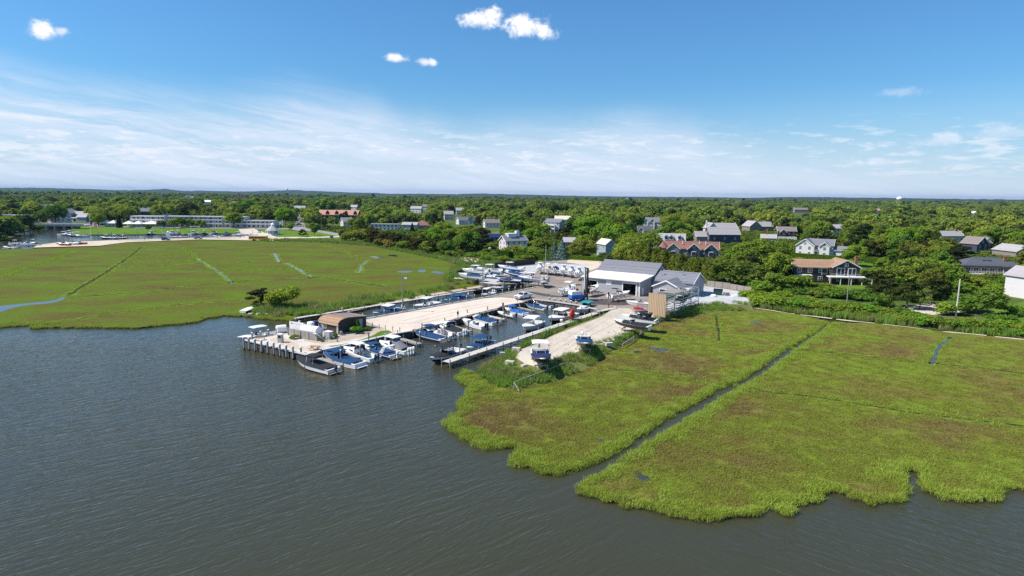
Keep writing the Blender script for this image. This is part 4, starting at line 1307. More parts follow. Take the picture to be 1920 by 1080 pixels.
wing(h, (0, 0), 9, 6, 4.2, 3.2, 0, M_WCLAP, M_RPALE, win=(3, 1, 1.2))
h = house(637, 416, 'long brown roofed inn with four small roof gables above the village street', 'inn', 'inn', yaw=R(-3), vis=(606, 396, 672, 406), rad=22, back=6)
wing(h, (0, 0), 40, 10, 7.2, 4.4, 0, M_BSHIN, mat('clay_roof', (0.46, 0.235, 0.16), 0.8, .2, 1.0), win=(9, 1.2, 1.4), rows=2)
for k in range(4): wing(h, (-11 + k * 9.5, -3.6), 3, 3, 1.4, 2.2, R(90), M_BSHIN, M_BSHIN, z0=7.4, over=.15, trim=False)

# ---- waterfront motel, four joined blocks, each set back a little differently
def motel(px, by, Lm, lab, vis, storeys=3, yaw=R(1)):
    h = house(px, by, lab, 'motel', 'motel', yaw=yaw, vis=vis, rad=Lm / 2, back=6)
    hh = 2.9 * storeys
    wing(h, (0, 0), Lm, 9, hh, .4, 0, M_WCLAP, M_RPALE, flat=True)
    for s_ in range(storeys):
        n_ = int(Lm / 3.6)
        for i in range(n_):
            xx = -Lm / 2 + (i + .5) * Lm / n_
            MB().box((xx, -4.5, s_ * 2.9 + 1.45), (2.4, .1, 1.9), M_WHITE).box((xx, -4.5, s_ * 2.9 + 1.45), (2.1, .16, 1.7), M_PANE).box((xx, -4.5, s_ * 2.9 + 1.45), (.1, .2, 1.7), M_WHITE).build('window', h)
        if s_:
            MB().bbox((-Lm / 2, -6.0, s_ * 2.9 - .1), (Lm / 2, -4.5, s_ * 2.9 + .08), M_WHITE).bbox((-Lm / 2, -6.0, s_ * 2.9 + .2), (Lm / 2, -5.92, s_ * 2.9 + .95), M_WHITE).build('balcony', h)
    q = MB()
    for i in range(int(Lm / 7.2) + 1): q.bbox((-Lm / 2 + i * 7.2 - .12, -6.0, 0), (-Lm / 2 + i * 7.2 + .12, -5.7, hh), M_WHITE)
    q.bbox((-Lm / 2, -6.1, hh - .1), (Lm / 2, -4.2, hh + .12), M_WHITE).build('colonnade', h)
    return h
motel(285, 426, 27, 'white motel block with flat roof furthest left, half hidden by a pale green tree', (250, 401, 312, 414))
motel(338, 426, 21, 'white motel block with roof vents and dark window bays left of the long balconies', (314, 401, 362, 412))
motel(392, 426.5, 27, 'white motel block with long open balconies on each floor behind the lawn', (363, 401, 424, 418))
motel(446, 427, 17, 'white motel block with high roof beside the lower two storey wing', (424, 401, 462, 424))
motel(489, 427.5, 26, 'lower two storey white motel wing with an awning nearest the village street', (455, 408, 516, 425), 2)

# ---- left edge
h = house(25, 418, 'long low white building with flat pale roof at the far left edge', 'building', 'building', yaw=R(8), vis=(0, 396, 58, 404), rad=18, back=6)
wing(h, (-4, 0), 34, 10, 6.6, .3, 0, M_WCLAP, M_RPALE, flat=True, win=(8, 1.4, 1.4), rows=2)
h = house(48, 425, 'white boathouse with flat roof in front of the long low white building', 'building', 'building', yaw=R(10), vis=(34, 402, 60, 422), rad=12, back=5)
wing(h, (0, 0), 16, 9, 8.6, .3, 0, M_WCLAP, M_RPALE, flat=True, win=(4, 1.4, 1.4), rows=2)
h = house(113, 424, 'three storey white apartment block behind the bridge and the dark tree', 'building', 'building', yaw=R(-14), vis=(104, 394, 126, 416), rad=11, back=6)
wing(h, (0, 0), 13, 10, 9.4, .3, 0, M_WCLAP, M_RPALE, flat=True, win=(4, 1.4, 1.5), rows=3)
h = house(133, 411, 'blue grey gabled house with brick chimney behind the bridge', yaw=R(4), vis=(117, 390, 152, 400), rad=14, back=6)
wing(h, (-3, 0), 14, 16, 6.0, 4.0, R(90), M_BLUEW, M_RGREY, win=(4, 1.1, 1.4))
wing(h, (10, 3), 14, 9, 5, 2.6, 0, M_BLUEW, M_RPALE, win=(4, 1.1, 1.4))
h = house(159, 416, 'small grey roofed house with pale walls left of the flagpole', yaw=R(-4), vis=(152, 402, 166, 412), rad=8, back=4)
wing(h, (0, 0), 9, 8, 4.4, 3.2, 0, M_BLUEW, M_RPALE, win=(3, 1, 1.4))
h = house(139, 415, 'low white garage with two dark doors by the creek', 'garage', 'garage', yaw=R(-2), vis=(131, 405, 150, 411), rad=8, back=4)
wing(h, (0, 0), 12, 6, 3, .3, 0, M_WCLAP, M_WHITE, flat=True)
for xx in (-3, 3): MB().box((xx, -3, 1.2), (2.4, .12, 2.1), M_DARKIN).build('garage_door', h)
for (px, by, L_, lab, vis, rm) in [(85, 398, 14, 'steep grey roofed house among trees at the far left', (78, 382, 91, 390), M_RGREY), (105, 397, 13, 'mauve roofed house right of the steep grey roof at the far left', (100, 382, 109, 391), M_RTAUPE),
                                   (270, 407, 13, 'dark gabled house with red brick chimney behind the motel', (265, 385, 281, 398), M_RGREY), (318, 406, 14, 'white house behind the yellow green trees over the motel roof', (307, 390, 330, 399), M_RPALE),
                                   (562, 399, 16, 'grey roofed shop building closing the top of the village street', (552, 382, 572, 391), M_RPALE), (665, 396, 12, 'small white gabled house right of the long inn', (660, 388, 667, 396), M_RPALE),
                                   (780, 399, 20, 'low pale roofed house in woods left of centre', (772, 392, 798, 398), M_RPALE), (795, 394, 12, 'mauve roofed house peeking above the woods left of centre', (793, 386, 799, 391), M_RTAUPE),
                                   (862, 403, 10, 'small steep gable among dark trees near the centre', (857, 391, 867, 398), M_RPALE), (841, 412, 10, 'white cottage in the trees left of the joined gables', (836, 405, 846, 411), M_RPALE),
                                   (452, 385, 40, 'long pale flat roofed school building in the woods behind the motel', (422, 374, 462, 380), M_RPALE), (648, 380, 14, 'mauve roofed house far back behind the inn', (642, 375, 650, 379), M_RTAUPE),
                                   (390, 384, 14, 'white villa roof standing out of the woods behind the motel', (384, 377, 398, 382), M_WHITE), (1640, 401, 16, 'salmon roofed house in deep woods on the right', (1642, 397, 1652, 402), mat('clay_roof', (0.46, 0.235, 0.16), 0.8, .2, 1.0)),
                                   (1818, 407, 18, 'flat cream roofed building in the woods on the right', (1816, 402, 1826, 406), M_WHITE)]:
    h = house(px, by, lab, yaw=R((px * 7) % 50 - 25), vis=vis, rad=L_ / 2 + 2, back=5)
    wing(h, (0, 0), L_, 8.5, 6.4, 3.4 if L_ < 30 else .8, 0, M_WCLAP if px != 270 else M_NAVYW, rm, win=(4, 1.1, 1.4), rows=2, chim=[(2, 0, 1.4, M_BRICK)] if px in (270, 105) else None)
h = house(452, 377.5, 'red brick block with flat roof far behind the motel', 'building', 'building', yaw=0, vis=(444, 365, 460, 370), rad=20, back=5)
wing(h, (0, 0), 40, 16, 18, .4, 0, M_BRICK, M_RPALE, flat=True, win=(6, 2, 2), rows=3)
h = house(356, 378, 'white church with small steeple far off in the woods', 'church', 'church', yaw=R(20), vis=(353, 361, 359, 370), rad=15, back=5)
wing(h, (0, 0), 20, 12, 9, 6, 0, M_WCLAP, M_RGREY, win=(4, 1.2, 2.4))
wing(h, (0, -7), 4, 4, 18, 6, 0, M_WCLAP, M_RGREY, hip=True)
# ------------------------------------------------------------------ trees and plants
M_BARK = mat('bark', (0.13, 0.10, 0.075), 0.9, 0.3, 2.0)
LEAF = foliage('broad_leaves', (0.110, 0.165, 0.034), (0.215, 0.285, 0.058))
NEEDLE = foliage('needles', (0.045, 0.062, 0.020), (0.085, 0.098, 0.034))
SPRUCE = foliage('spruce_needles', (0.10, 0.155, 0.13), (0.17, 0.235, 0.205))
FARLEAF = foliage('far_leaves', (0.115, 0.170, 0.038), (0.215, 0.28, 0.062), obj_tint=False)
ICO = None


def ico():
    global ICO
    if ICO is None:
        bm = bmesh.new()
        bmesh.ops.create_icosphere(bm, subdivisions=1, radius=1)
        bm.verts.ensure_lookup_table()
        ICO = ([tuple(v.co) for v in bm.verts], [tuple(v.index for v in f.verts) for f in bm.faces])
        bm.free()
    return ICO


def cards(centers, normals, sizes, rng):
    n = len(centers)
    nrm = normals / np.maximum(np.linalg.norm(normals, axis=1, keepdims=True), 1e-6)
    a = rng.normal(size=(n, 3))
    t = np.cross(nrm, a); t /= np.maximum(np.linalg.norm(t, axis=1, keepdims=True), 1e-6)
    b = np.cross(nrm, t)
    s = sizes[:, None]
    asp = rng.uniform(0.6, 1.0, (n, 1))
    v = np.stack([centers - t * s - b * s * asp * .5, centers + t * s * .3 - b * s * asp, centers + t * s + b * s * asp * .4, centers - t * s * .2 + b * s * asp], 1)
    return v.reshape(-1, 3), [(4 * i, 4 * i + 1, 4 * i + 2, 4 * i + 3) for i in range(n)]


def lobes_of(kind, rng):
    """list of (centre, radii) for a crown of unit height"""
    L = []
    if kind in ('leafy', 'broad', 'oval'):
        rx, rz, cz = {'leafy': (.42, .43, .53), 'broad': (.60, .36, .60), 'oval': (.30, .40, .56)}[kind]
        n = {'leafy': 15, 'broad': 20, 'oval': 14}[kind]
        for i in range(n):
            a = i * 2.39996 + rng.uniform(-.4, .4)
            u = -0.55 + 1.5 * (i + .5) / n
            u = min(u, .95)
            r = math.sqrt(max(0.05, 1 - u * u)) * rng.uniform(.62, .86)
            L.append(((rx * r * math.cos(a), rx * r * math.sin(a), cz + rz * u * .8), rng.uniform(.13, .21) * (1.2 if kind == 'broad' else 1)))
        L.append(((0, 0, cz), rx * .62))
    elif kind == 'shrub':
        for i in range(9):
            a = i * 2.4 + rng.uniform(-.5, .5); r = rng.uniform(.15, .52)
            L.append(((r * math.cos(a), r * math.sin(a), rng.uniform(.3, .68) * (1.1 - r * .6)), rng.uniform(.22, .34)))
    elif kind == 'pine':
        for i in range(15):
            z = .22 + .72 * i / 15
            a = i * 2.4; r = (.36 * (1.05 - z) ** .7 + .04) * rng.uniform(.5, 1.1)
            L.append(((r * math.cos(a), r * math.sin(a), z + rng.uniform(-.03, .03)), rng.uniform(.09, .16)))
    elif kind == 'willow':
        for i in range(20):
            a = i * 2.4; u = (i + .5) / 20
            r = .52 * math.sqrt(u) * rng.uniform(.7, 1)
            L.append(((r * math.cos(a), r * math.sin(a), .78 - .36 * u + rng.uniform(-.06, .06)), rng.uniform(.14, .2)))
        L.append(((0, 0, .5), .34))
    return L


def crown(kind, seed, ncard, size, m):
    rng = np.random.default_rng(seed)
    mb = MB()
    if kind in ('cone', 'screen', 'spruce'):
        rb = {'cone': .20, 'screen': .22, 'spruce': .34}[kind]
        z = rng.random(ncard) ** (1.25 if kind == 'spruce' else .85)
        z = .04 + .96 * z
        a = rng.uniform(0, 6.283, ncard)
        prof = rb * (1.03 - z) ** {'cone': .75, 'screen': .45, 'spruce': .95}[kind]
        if kind == 'spruce':
            prof = prof * (.72 + .42 * np.abs(np.sin(z * 24 + a * .3)))
        else:
            prof = prof * (0.86 + .2 * np.sin(a * 3 + z * 9 + seed))
        r = prof * np.sqrt(rng.uniform(.55, 1.05, ncard))
        c = np.c_[r * np.cos(a), r * np.sin(a), z]
        nm = np.c_[np.cos(a), np.sin(a), np.full(ncard, .55)] + rng.normal(0, .5, (ncard, 3))
        v, f = cards(c, nm, rng.uniform(.6, 1.25, ncard) * size, rng)
        mb.add(v.tolist(), f, m)
        secs = [[(.72 * rb * (1.03 - zz) ** .8 * math.cos(t * 1.0472), .72 * rb * (1.03 - zz) ** .8 * math.sin(t * 1.0472), zz) for t in range(6)] for zz in (.05, .3, .6, .9)]
        mb.loft(secs, m)
        return mb
    L = lobes_of(kind, rng)
    w = np.array([r * r for _, r in L]); w = w / w.sum()
    k = rng.choice(len(L), ncard, p=w)
    cen = np.array([c for c, _ in L])[k]
    rad = np.array([r for _, r in L])[k]
    d = rng.normal(size=(ncard, 3)); d /= np.linalg.norm(d, axis=1, keepdims=True)
    if kind != 'willow':
        d[:, 2] = np.where((d[:, 2] < -.35), -d[:, 2], d[:, 2])
    rr = rad * rng.uniform(.72, 1.12, ncard)
    flat = np.array([1, 1, .8 if kind != 'willow' else 1.25])
    c = cen + d * rr[:, None] * flat
    nm = d + rng.normal(0, .55, (ncard, 3)) + np.array([0, 0, .25])
    sz = rng.uniform(.6, 1.3, ncard) * size
    v, f = cards(c, nm, sz, rng)
    mb.add(v.tolist(), f, m)
    vi, fi = ico()
    q = .70 if kind != 'pine' else .55
    for cc, r in L:
        mb.add([(cc[0] + x * r * q, cc[1] + y * r * q, cc[2] + zz * r * q * .85) for x, y, zz in vi], fi, m)
    return mb


def trunk(kind, seed):
    rg = random.Random(seed)
    mb = MB()
    top = {'leafy': .5, 'broad': .55, 'oval': .45, 'pine': .92, 'cone': .9, 'screen': .8, 'spruce': .92, 'willow': .5, 'shrub': .25}[kind]
    mb.tube((0, 0, -.02), (rg.uniform(-.02, .02), rg.uniform(-.02, .02), top), .026, M_BARK, 7, .010)
    if kind in ('leafy', 'broad', 'oval', 'willow', 'pine'):
        for i in range(6):
            a = i * 1.05 + rg.uniform(-.3, .3); z = top * rg.uniform(.45, .9)
            r = rg.uniform(.15, .32)
            mb.tube((0, 0, z), (r * math.cos(a), r * math.sin(a), z + rg.uniform(.08, .24)), .011, M_BARK, 5, .004)
    if kind == 'shrub':
        for i in range(6):
            a = i * 1.05; mb.tube((0, 0, 0), (.2 * math.cos(a), .2 * math.sin(a), .35), .014, M_BARK, 4, .006)
    return mb


TREE = {}
KINDNAME = {'leafy': ('leafy_tree', 'tree'), 'broad': ('leafy_tree', 'tree'), 'oval': ('leafy_tree', 'tree'), 'willow': ('willow_tree', 'tree'), 'pine': ('pine_tree', 'pine'),
            'cone': ('cedar_tree', 'cedar'), 'screen': ('evergreen_tree', 'evergreen'), 'spruce': ('spruce_tree', 'spruce'), 'shrub': ('shrub', 'shrub')}


def plant(kind, p, H, wid=1.0, tint=(1, 1, 1), label=None, group=None, seed=0, big=False, parts=True):
    key = (kind, seed % (3 if kind != 'leafy' else 5), big)
    if key not in TREE:
        m = {'pine': NEEDLE, 'cone': NEEDLE, 'spruce': SPRUCE}.get(kind, LEAF)
        nc = {'shrub': 900, 'pine': 1500, 'cone': 1300, 'screen': 1500, 'spruce': 1700, 'willow': 2400, 'broad': 3000}.get(kind, 2300)
        sz = {'shrub': .055, 'pine': .030, 'cone': .026, 'screen': .028, 'spruce': .024, 'willow': .026, 'broad': .030}.get(kind, .030)
        if big: nc, sz = int(nc * 2.2), sz * .7
        nm = 'crown' if kind != 'shrub' else 'foliage'
        a = crown(kind, 100 + key[1] * 7 + len(kind), nc, sz, m).build(nm)
        b = trunk(kind, key[1]).build('trunk')
        COL.objects.unlink(a); COL.objects.unlink(b)
        TREE[key] = (a.data, b.data)
    ca, tb = TREE[key]
    nm, cat = KINDNAME[kind]
    rg = random.Random(seed * 13 + int(p[0] * 10))
    rz = rg.uniform(0, 6.283)
    if parts:
        root = empty(nm, p, rz, label, cat, group)
        root.scale = (H * wid, H * wid, H)
        a = bpy.data.objects.new('crown' if kind != 'shrub' else 'foliage', ca); a.color = (*tint, 1); link(a, root)
        b = bpy.data.objects.new('trunk' if kind != 'shrub' else 'stems', tb); link(b, root)
        return root
    a = bpy.data.objects.new(nm, ca); a.color = (*tint, 1)
    link(a); a.location = p; a.rotation_euler = (0, 0, rz); a.scale = (H * wid, H * wid, H)
    return tag(a, label, cat, group)


PLACED = []         # (x, y, crown radius) of every tree, so that random ones keep their distance


def tree_at(px, by, hpx, kind, wid=1.0, tint=(1, 1, 1), label=None, group=None, seed=0, z=Z_U, big=False):
    p = P(px, by, z)
    q = PD(px, by - hpx, math.hypot(p.x, p.y))
    H = q.z - z
    PLACED.append((p.x, p.y, H * .3 * wid))
    return plant(kind, p, H, wid, tint, label, group, seed, big)


# hand placed, each with its own description
tree_at(531, 579, 48, 'shrub', 1.05, (1.5, 1.35, .8), 'round yellow green tree alone at the canal mouth beside a dark evergreen', seed=1, z=Z_M, big=True)
tree_at(489, 571, 31, 'pine', 2.1, (.75, .72, .8), 'dark ragged evergreen beside the yellow green tree at the canal mouth', seed=1, z=Z_M)
tree_at(1112, 462, 60, 'leafy', 1.55, (1.0, 1.25, .6), 'big bright green tree behind the spruces in the middle of the view', seed=2, big=True)
tree_at(1135, 466, 52, 'leafy', 1.1, (.95, 1.15, .6), 'bright green tree just right of the biggest bright green one', seed=3)
tree_at(1183, 497, 62, 'willow', 1.0, (1.45, 1.3, .85), 'tall yellow green willow above the shed roof', seed=1, big=True)
tree_at(1162, 497, 34, 'willow', 1.0, (1.5, 1.3, .8), 'lower yellow willow left of the tall willow by the utility pole', seed=2)
tree_at(1218, 478, 50, 'willow', .9, (1.25, 1.15, .85), 'loose olive willow half in front of the pale blue house', seed=0)
tree_at(1266, 446, 44, 'broad', 1.15, (1.3, 1.1, .75), 'wide spreading olive tree between the white gabled house and the barn like house', seed=1, big=True)
tree_at(1602, 499, 42, 'leafy', 1.2, (1.25, 1.3, .7), 'dense round light green tree right of the white clapboard house', seed=4, big=True)
tree_at(1380, 533, 58, 'shrub', 1.45, (.75, .72, .62), 'huge dark olive shrub mound at the end of the yard fence', seed=1, big=True)
tree_at(1330, 522, 30, 'shrub', 1.1, (1.5, 1.35, .95), 'pale flowering shrub between the evergreen screen and the dark mound', seed=2)
tree_at(1320, 526, 20, 'shrub', 1.3, (1.1, 1.3, .7), 'low bright green bush at the back corner of the yard', seed=0)
tree_at(1412, 515, 68, 'leafy', 1.25, (1.1, 1.1, .75), 'large rounded green tree behind the dark olive mound', seed=0, big=True)
tree_at(1446, 512, 62, 'leafy', 1.2, (.95, 1.0, .7), 'large green tree left of the brown house with the deck', seed=1, big=True)
tree_at(1475, 525, 44, 'pine', 1.5, (.9, .85, .8), 'dark pine at the left corner of the brown house with the deck', seed=1)
tree_at(1452, 545, 36, 'leafy', 1.3, (1.1, 1.15, .75), 'bushy green tree beside the utility pole with the white box', seed=3)
tree_at(1492, 541, 32, 'shrub', 1.2, (1.1, 1.2, .7), 'bright shrub under the deck left of the door', seed=1)
tree_at(1560, 556, 24, 'shrub', 1.7, (.8, .95, .6), 'long clipped dark green bush in front of the deck', seed=2)
tree_at(1615, 562, 26, 'shrub', 1.5, (.6, .75, .55), 'dark rounded bush right of the deck', seed=0)
tree_at(1040, 489, 38, 'spruce', 1.0, (.85, .9, .8), 'darker left one of two spruces behind the clipped hedge', seed=1)
tree_at(1053, 490, 42, 'spruce', 1.15, (1.15, 1.2, 1.2), 'blue right one of two spruces behind the clipped hedge', seed=2)
tree_at(1094, 489, 42, 'leafy', 1.4, (1.15, .95, .8), 'olive tree with bare twigs behind the right part of the hedge', seed=2)
tree_at(1000, 482, 24, 'shrub', 1.6, (1.0, 1.05, .8), 'grey green bush behind the middle of the hedge', seed=1)
tree_at(965, 478, 26, 'shrub', 1.2, (1.5, 1.15, 1.0), 'tan green bush right of the white house with cupola', seed=2)
tree_at(1000, 466, 18, 'shrub', 2.2, (1.55, 1.15, 1.0), 'straw coloured thicket behind the hedge', seed=0)
tree_at(1135, 497, 28, 'shrub', 1.0, (.5, .55, .55), 'near black evergreen bush at the right end of the hedge', seed=0)
tree_at(1055, 452, 26, 'pine', 1.6, (.85, .75, .7), 'dark brownish pine right of the three storey house', seed=0)
tree_at(1076, 450, 44, 'leafy', 1.1, (.6, .8, .75), 'dark blue green tree between the three storey house and the bright green tree', seed=4)
tree_at(1022, 438, 18, 'leafy', 1.5, (1.3, 1.5, .7), 'small bright lime tree in front of the balconies', seed=0)
tree_at(1035, 415, 36, 'oval', 1.3, (.55, .55, .55), 'tall dark round tree standing above the cream roof', seed=1)
tree_at(900, 470, 44, 'pine', 1.4, (1.0, .8, .75), 'brownish pine left of the dark slate cottage', seed=2)
tree_at(848, 470, 36, 'pine', 1.3, (.8, .75, .7), 'dark pine at the meadow edge left of the slate cottage', seed=0)
tree_at(818, 459, 34, 'leafy', 1.35, (1.0, 1.3, .6), 'vivid green round tree in the dark pine belt', seed=1, big=True)
tree_at(105, 424, 40, 'broad', .85, (.62, .78, .6), 'big dark spreading tree by the creek bridge', seed=0, big=True)
tree_at(20, 436, 30, 'leafy', 1.4, (.55, .62, .55), 'dark bank tree at the left end of the creek', seed=0)
tree_at(45, 433, 32, 'leafy', 1.3, (.6, .6, .55), 'dark brownish tree on the creek bank left of the bridge', seed=1)
tree_at(8, 441, 20, 'leafy', 1.3, (1.0, 1.05, .7), 'green tree at the very left over the creek wall', seed=2)
tree_at(72, 433, 16, 'shrub', 1.3, (.7, .8, .6), 'bush at the left bridge abutment', seed=2)
tree_at(224, 427.5, 24, 'cone', 1.6, (.5, .62, .62), 'dark cone shaped cedar on the waterfront lawn', seed=1)
tree_at(185, 425, 26, 'broad', .9, (1.35, 1.2, .75), 'pale green spreading tree left of the dark cone on the lawn', seed=1)
tree_at(232, 421, 32, 'broad', 1.0, (1.4, 1.2, .75), 'larger pale green spreading tree behind the dark cone on the lawn', seed=2)
tree_at(279, 434, 14, 'oval', 1.2, (.7, .75, .6), 'small dark tree by the white frame on the lawn', seed=0)
tree_at(303, 428, 16, 'leafy', 1.3, (1.0, .85, .8), 'brownish tree in front of the white tents', seed=3)
tree_at(326, 428, 18, 'leafy', 1.3, (1.3, 1.35, .6), 'lime tree in front of the motel', seed=1)
tree_at(340, 427, 20, 'leafy', 1.2, (.65, .85, .5), 'dark green tree right of the lime tree in front of the motel', seed=0)
tree_at(355, 427, 17, 'leafy', 1.3, (1.0, 1.2, .6), 'mid green tree in the row before the motel', seed=2)
tree_at(377, 427, 16, 'leafy', 1.4, (1.3, 1.3, .6), 'yellow green tree in the row before the motel', seed=4)
tree_at(438, 427, 30, 'oval', 1.6, (1.25, 1.2, .75), 'loose tall tree in front of the motel balconies', seed=2)
tree_at(420, 408, 28, 'broad', .85, (1.5, 1.3, .65), 'yellow green domed tree over the motel roof', seed=0, big=True)
tree_at(300, 410, 27, 'broad', .9, (1.5, 1.3, .65), 'first of two joined yellow green domes behind the motel', seed=1)
tree_at(322, 410, 27, 'broad', .9, (1.45, 1.3, .65), 'second of two joined yellow green domes behind the motel', seed=2)
tree_at(366, 408, 24, 'broad', .8, (1.4, 1.25, .7), 'yellow green domed tree behind the middle of the motel', seed=0)
tree_at(243, 408, 30, 'broad', .9, (1.45, 1.25, .65), 'yellow green domed tree behind the left end of the motel', seed=1)
tree_at(460, 408, 34, 'leafy', 1.3, (.8, 1.05, .55), 'dark green round tree right behind the motel end', seed=0)
tree_at(497, 412, 30, 'leafy', 1.3, (.62, .85, .6), 'dark tree behind the two storey motel wing', seed=3)
tree_at(535, 424, 36, 'leafy', 1.15, (1.1, 1.4, .5), 'vivid lime green tree at the left of the village street', seed=2, big=True)
tree_at(582, 420, 28, 'leafy', 1.3, (1.15, 1.1, .75), 'soft green tree at the right of the village street', seed=1)
tree_at(597, 418, 22, 'pine', 1.2, (.55, .6, .6), 'dark conifer right of the village street', seed=1)
tree_at(589, 431, 14, 'leafy', 1.8, (1.2, 1.3, .7), 'low bright tree on the street corner', seed=4)
tree_at(624, 426, 20, 'leafy', 1.2, (1.15, 1.2, .7), 'green tree before the long inn', seed=0)
tree_at(645, 420, 22, 'pine', 1.2, (.6, .55, .55), 'dark pine in front of the inn roof', seed=2)
tree_at(668, 432, 24, 'leafy', 1.5, (1.15, 1.05, .85), 'pale grey green tree between the inn and the low motel wing', seed=3)
tree_at(543, 432, 12, 'leafy', 1.4, (1.1, 1.3, .6), 'small round tree behind the gazebo', seed=1)
tree_at(568, 444, 14, 'pine', 1.7, (.9, .95, .7), 'wind bent pine on the village green', seed=0)
tree_at(590, 442, 18, 'oval', 1.0, (.6, .7, .6), 'dark upright tree on the village green', seed=1)
tree_at(643, 447, 14, 'pine', 1.6, (.7, .7, .65), 'dark low pine beside the lane', seed=1)
tree_at(637, 438, 10, 'shrub', 1.2, (1.5, 1.2, .8), 'golden bush at the corner of the green', seed=0)
tree_at(773, 436, 18, 'cone', 1.6, (.5, .55, .5), 'dark cone cedar right of the low motel wing', seed=0)
tree_at(1688, 485, 62, 'leafy', 1.25, (1.0, 1.2, .55), 'largest bright green tree in the woods left of the water tower', seed=3, big=True)
tree_at(1712, 478, 54, 'leafy', 1.2, (1.1, 1.2, .6), 'bright green tree beside the largest one in the woods on the right', seed=1)
tree_at(1675, 492, 26, 'leafy', 1.2, (.65, .85, .6), 'dark rounded tree by the hedge on the right', seed=2)
tree_at(1795, 500, 42, 'pine', 1.6, (.55, .52, .5), 'wide dark cedar in front of the slate blue house', seed=1)
tree_at(1765, 495, 26, 'leafy', 1.4, (1.55, 1.2, .95), 'straw coloured tree left of the wide dark cedar', seed=0)
tree_at(1720, 500, 24, 'willow', 1.3, (1.4, 1.2, .85), 'yellowish low willow in front of the bright green trees', seed=1)
tree_at(1600, 470, 24, 'leafy', 1.7, (1.5, 1.15, .55), 'golden green tree behind the round light green tree', seed=2)
tree_at(1557, 440, 34, 'pine', 1.1, (.75, .7, .75), 'tall thin grey conifer by the white house with columns', seed=2)
tree_at(1700, 577, 50, 'pine', 1.6, (.85, .95, .6), 'dark green spreading pine beside the sandy driveway', seed=2)
tree_at(1745, 572, 52, 'pine', 1.6, (.8, .9, .55), 'second spreading pine right of the sandy driveway', seed=0)
tree_at(1724, 580, 40, 'leafy', 1.0, (1.2, 1.15, 1.35), 'silvery grey leaved tree between the driveway pines', seed=1)
tree_at(1850, 592, 52, 'leafy', 1.2, (.85, .95, .7), 'leaning green tree by the right hand lawn', seed=2)
tree_at(1640, 545, 40, 'pine', 1.7, (1.0, .95, .7), 'olive pine right of the deck', seed=1)
tree_at(1895, 545, 34, 'leafy', 1.4, (1.0, 1.1, .7), 'green tree below the solar roof', seed=3)

for k, (px, by, hp, kd, wd, tn) in enumerate([(1425, 552, 30, 'shrub', 1.3, 0), (1462, 566, 26, 'shrub', 1.5, 1), (1500, 570, 22, 'shrub', 1.6, 0), (1440, 572, 20, 'shrub', 1.6, 2), (1535, 578, 20, 'shrub', 1.6, 1), (1520, 553, 20, 'shrub', 1.8, 3),
        (1583, 560, 20, 'shrub', 1.8, 3), (1640, 574, 28, 'shrub', 1.5, 3), (1660, 560, 40, 'pine', 1.5, 4), (1625, 528, 24, 'leafy', 1.5, 1), (1670, 532, 34, 'leafy', 1.4, 4), (1700, 540, 36, 'leafy', 1.4, 0), (1740, 535, 38, 'pine', 1.6, 4), (1770, 545, 36, 'leafy', 1.5, 3),
        (1800, 560, 34, 'leafy', 1.5, 0), (1785, 590, 30, 'shrub', 1.5, 1), (1822, 585, 38, 'shrub', 1.3, 3), (1880, 612, 30, 'shrub', 1.6, 3), (1860, 560, 28, 'leafy', 1.5, 1), (1890, 590, 26, 'shrub', 1.5, 0), (1830, 545, 26, 'leafy', 1.5, 2), (1690, 592, 18, 'shrub', 1.8, 3),
        (1600, 588, 18, 'shrub', 1.7, 2), (1560, 590, 16, 'shrub', 1.8, 1), (1405, 562, 22, 'shrub', 1.5, 1), (1640, 520, 20, 'shrub', 1.6, 0), (1655, 505, 22, 'leafy', 1.4, 1), (1910, 545, 18, 'shrub', 1.6, 0), (1745, 520, 26, 'shrub', 1.5, 2), (1785, 525, 22, 'shrub', 1.6, 1)]):
    tree_at(px, by, hp, kd, wd, [(1.0, 1.15, .65), (1.25, 1.3, .75), (1.4, 1.2, .85), (.62, .8, .5), (.95, .92, .65)][tn], ('garden shrub', 'garden tree', 'garden pine')[('shrub', 'leafy', 'pine').index(kd)] + ' growing thickly among others around the sandy driveway', 'thick garden growth at the driveway', seed=k)
# evergreen screen behind the shed
for k in range(15):
    t = k / 14
    px = 1192 + 142 * t
    tree_at(px, 502 + 33 * t + (k % 3) * 1.2, 47 - 4 * t + (k * 5 % 7) - 3, 'screen', 1.9, (.78 + .1 * (k % 2), .72, .55), 'yellow green evergreen in the tall screen row behind the shed', 'evergreen screen behind the shed', seed=k)
# dark pine belt on the left of the middle
rg = random.Random(5)
for k in range(46):
    t = k / 45
    px = 665 + 185 * t + rg.uniform(-5, 5)
    tree_at(px, 449 + 26 * t + rg.uniform(-5, 7), rg.uniform(17, 27), 'pine' if k % 4 else 'shrub', 1.5, (rg.uniform(.8, 1.35), rg.uniform(.75, 1.1), .7),
            'olive brown scrub pine in the belt at the far edge of the left marsh' if k % 4 else 'low bush among scrub pines at the far edge of the left marsh', 'scrub pine belt' if k % 4 else 'bushes in the pine belt', seed=k)
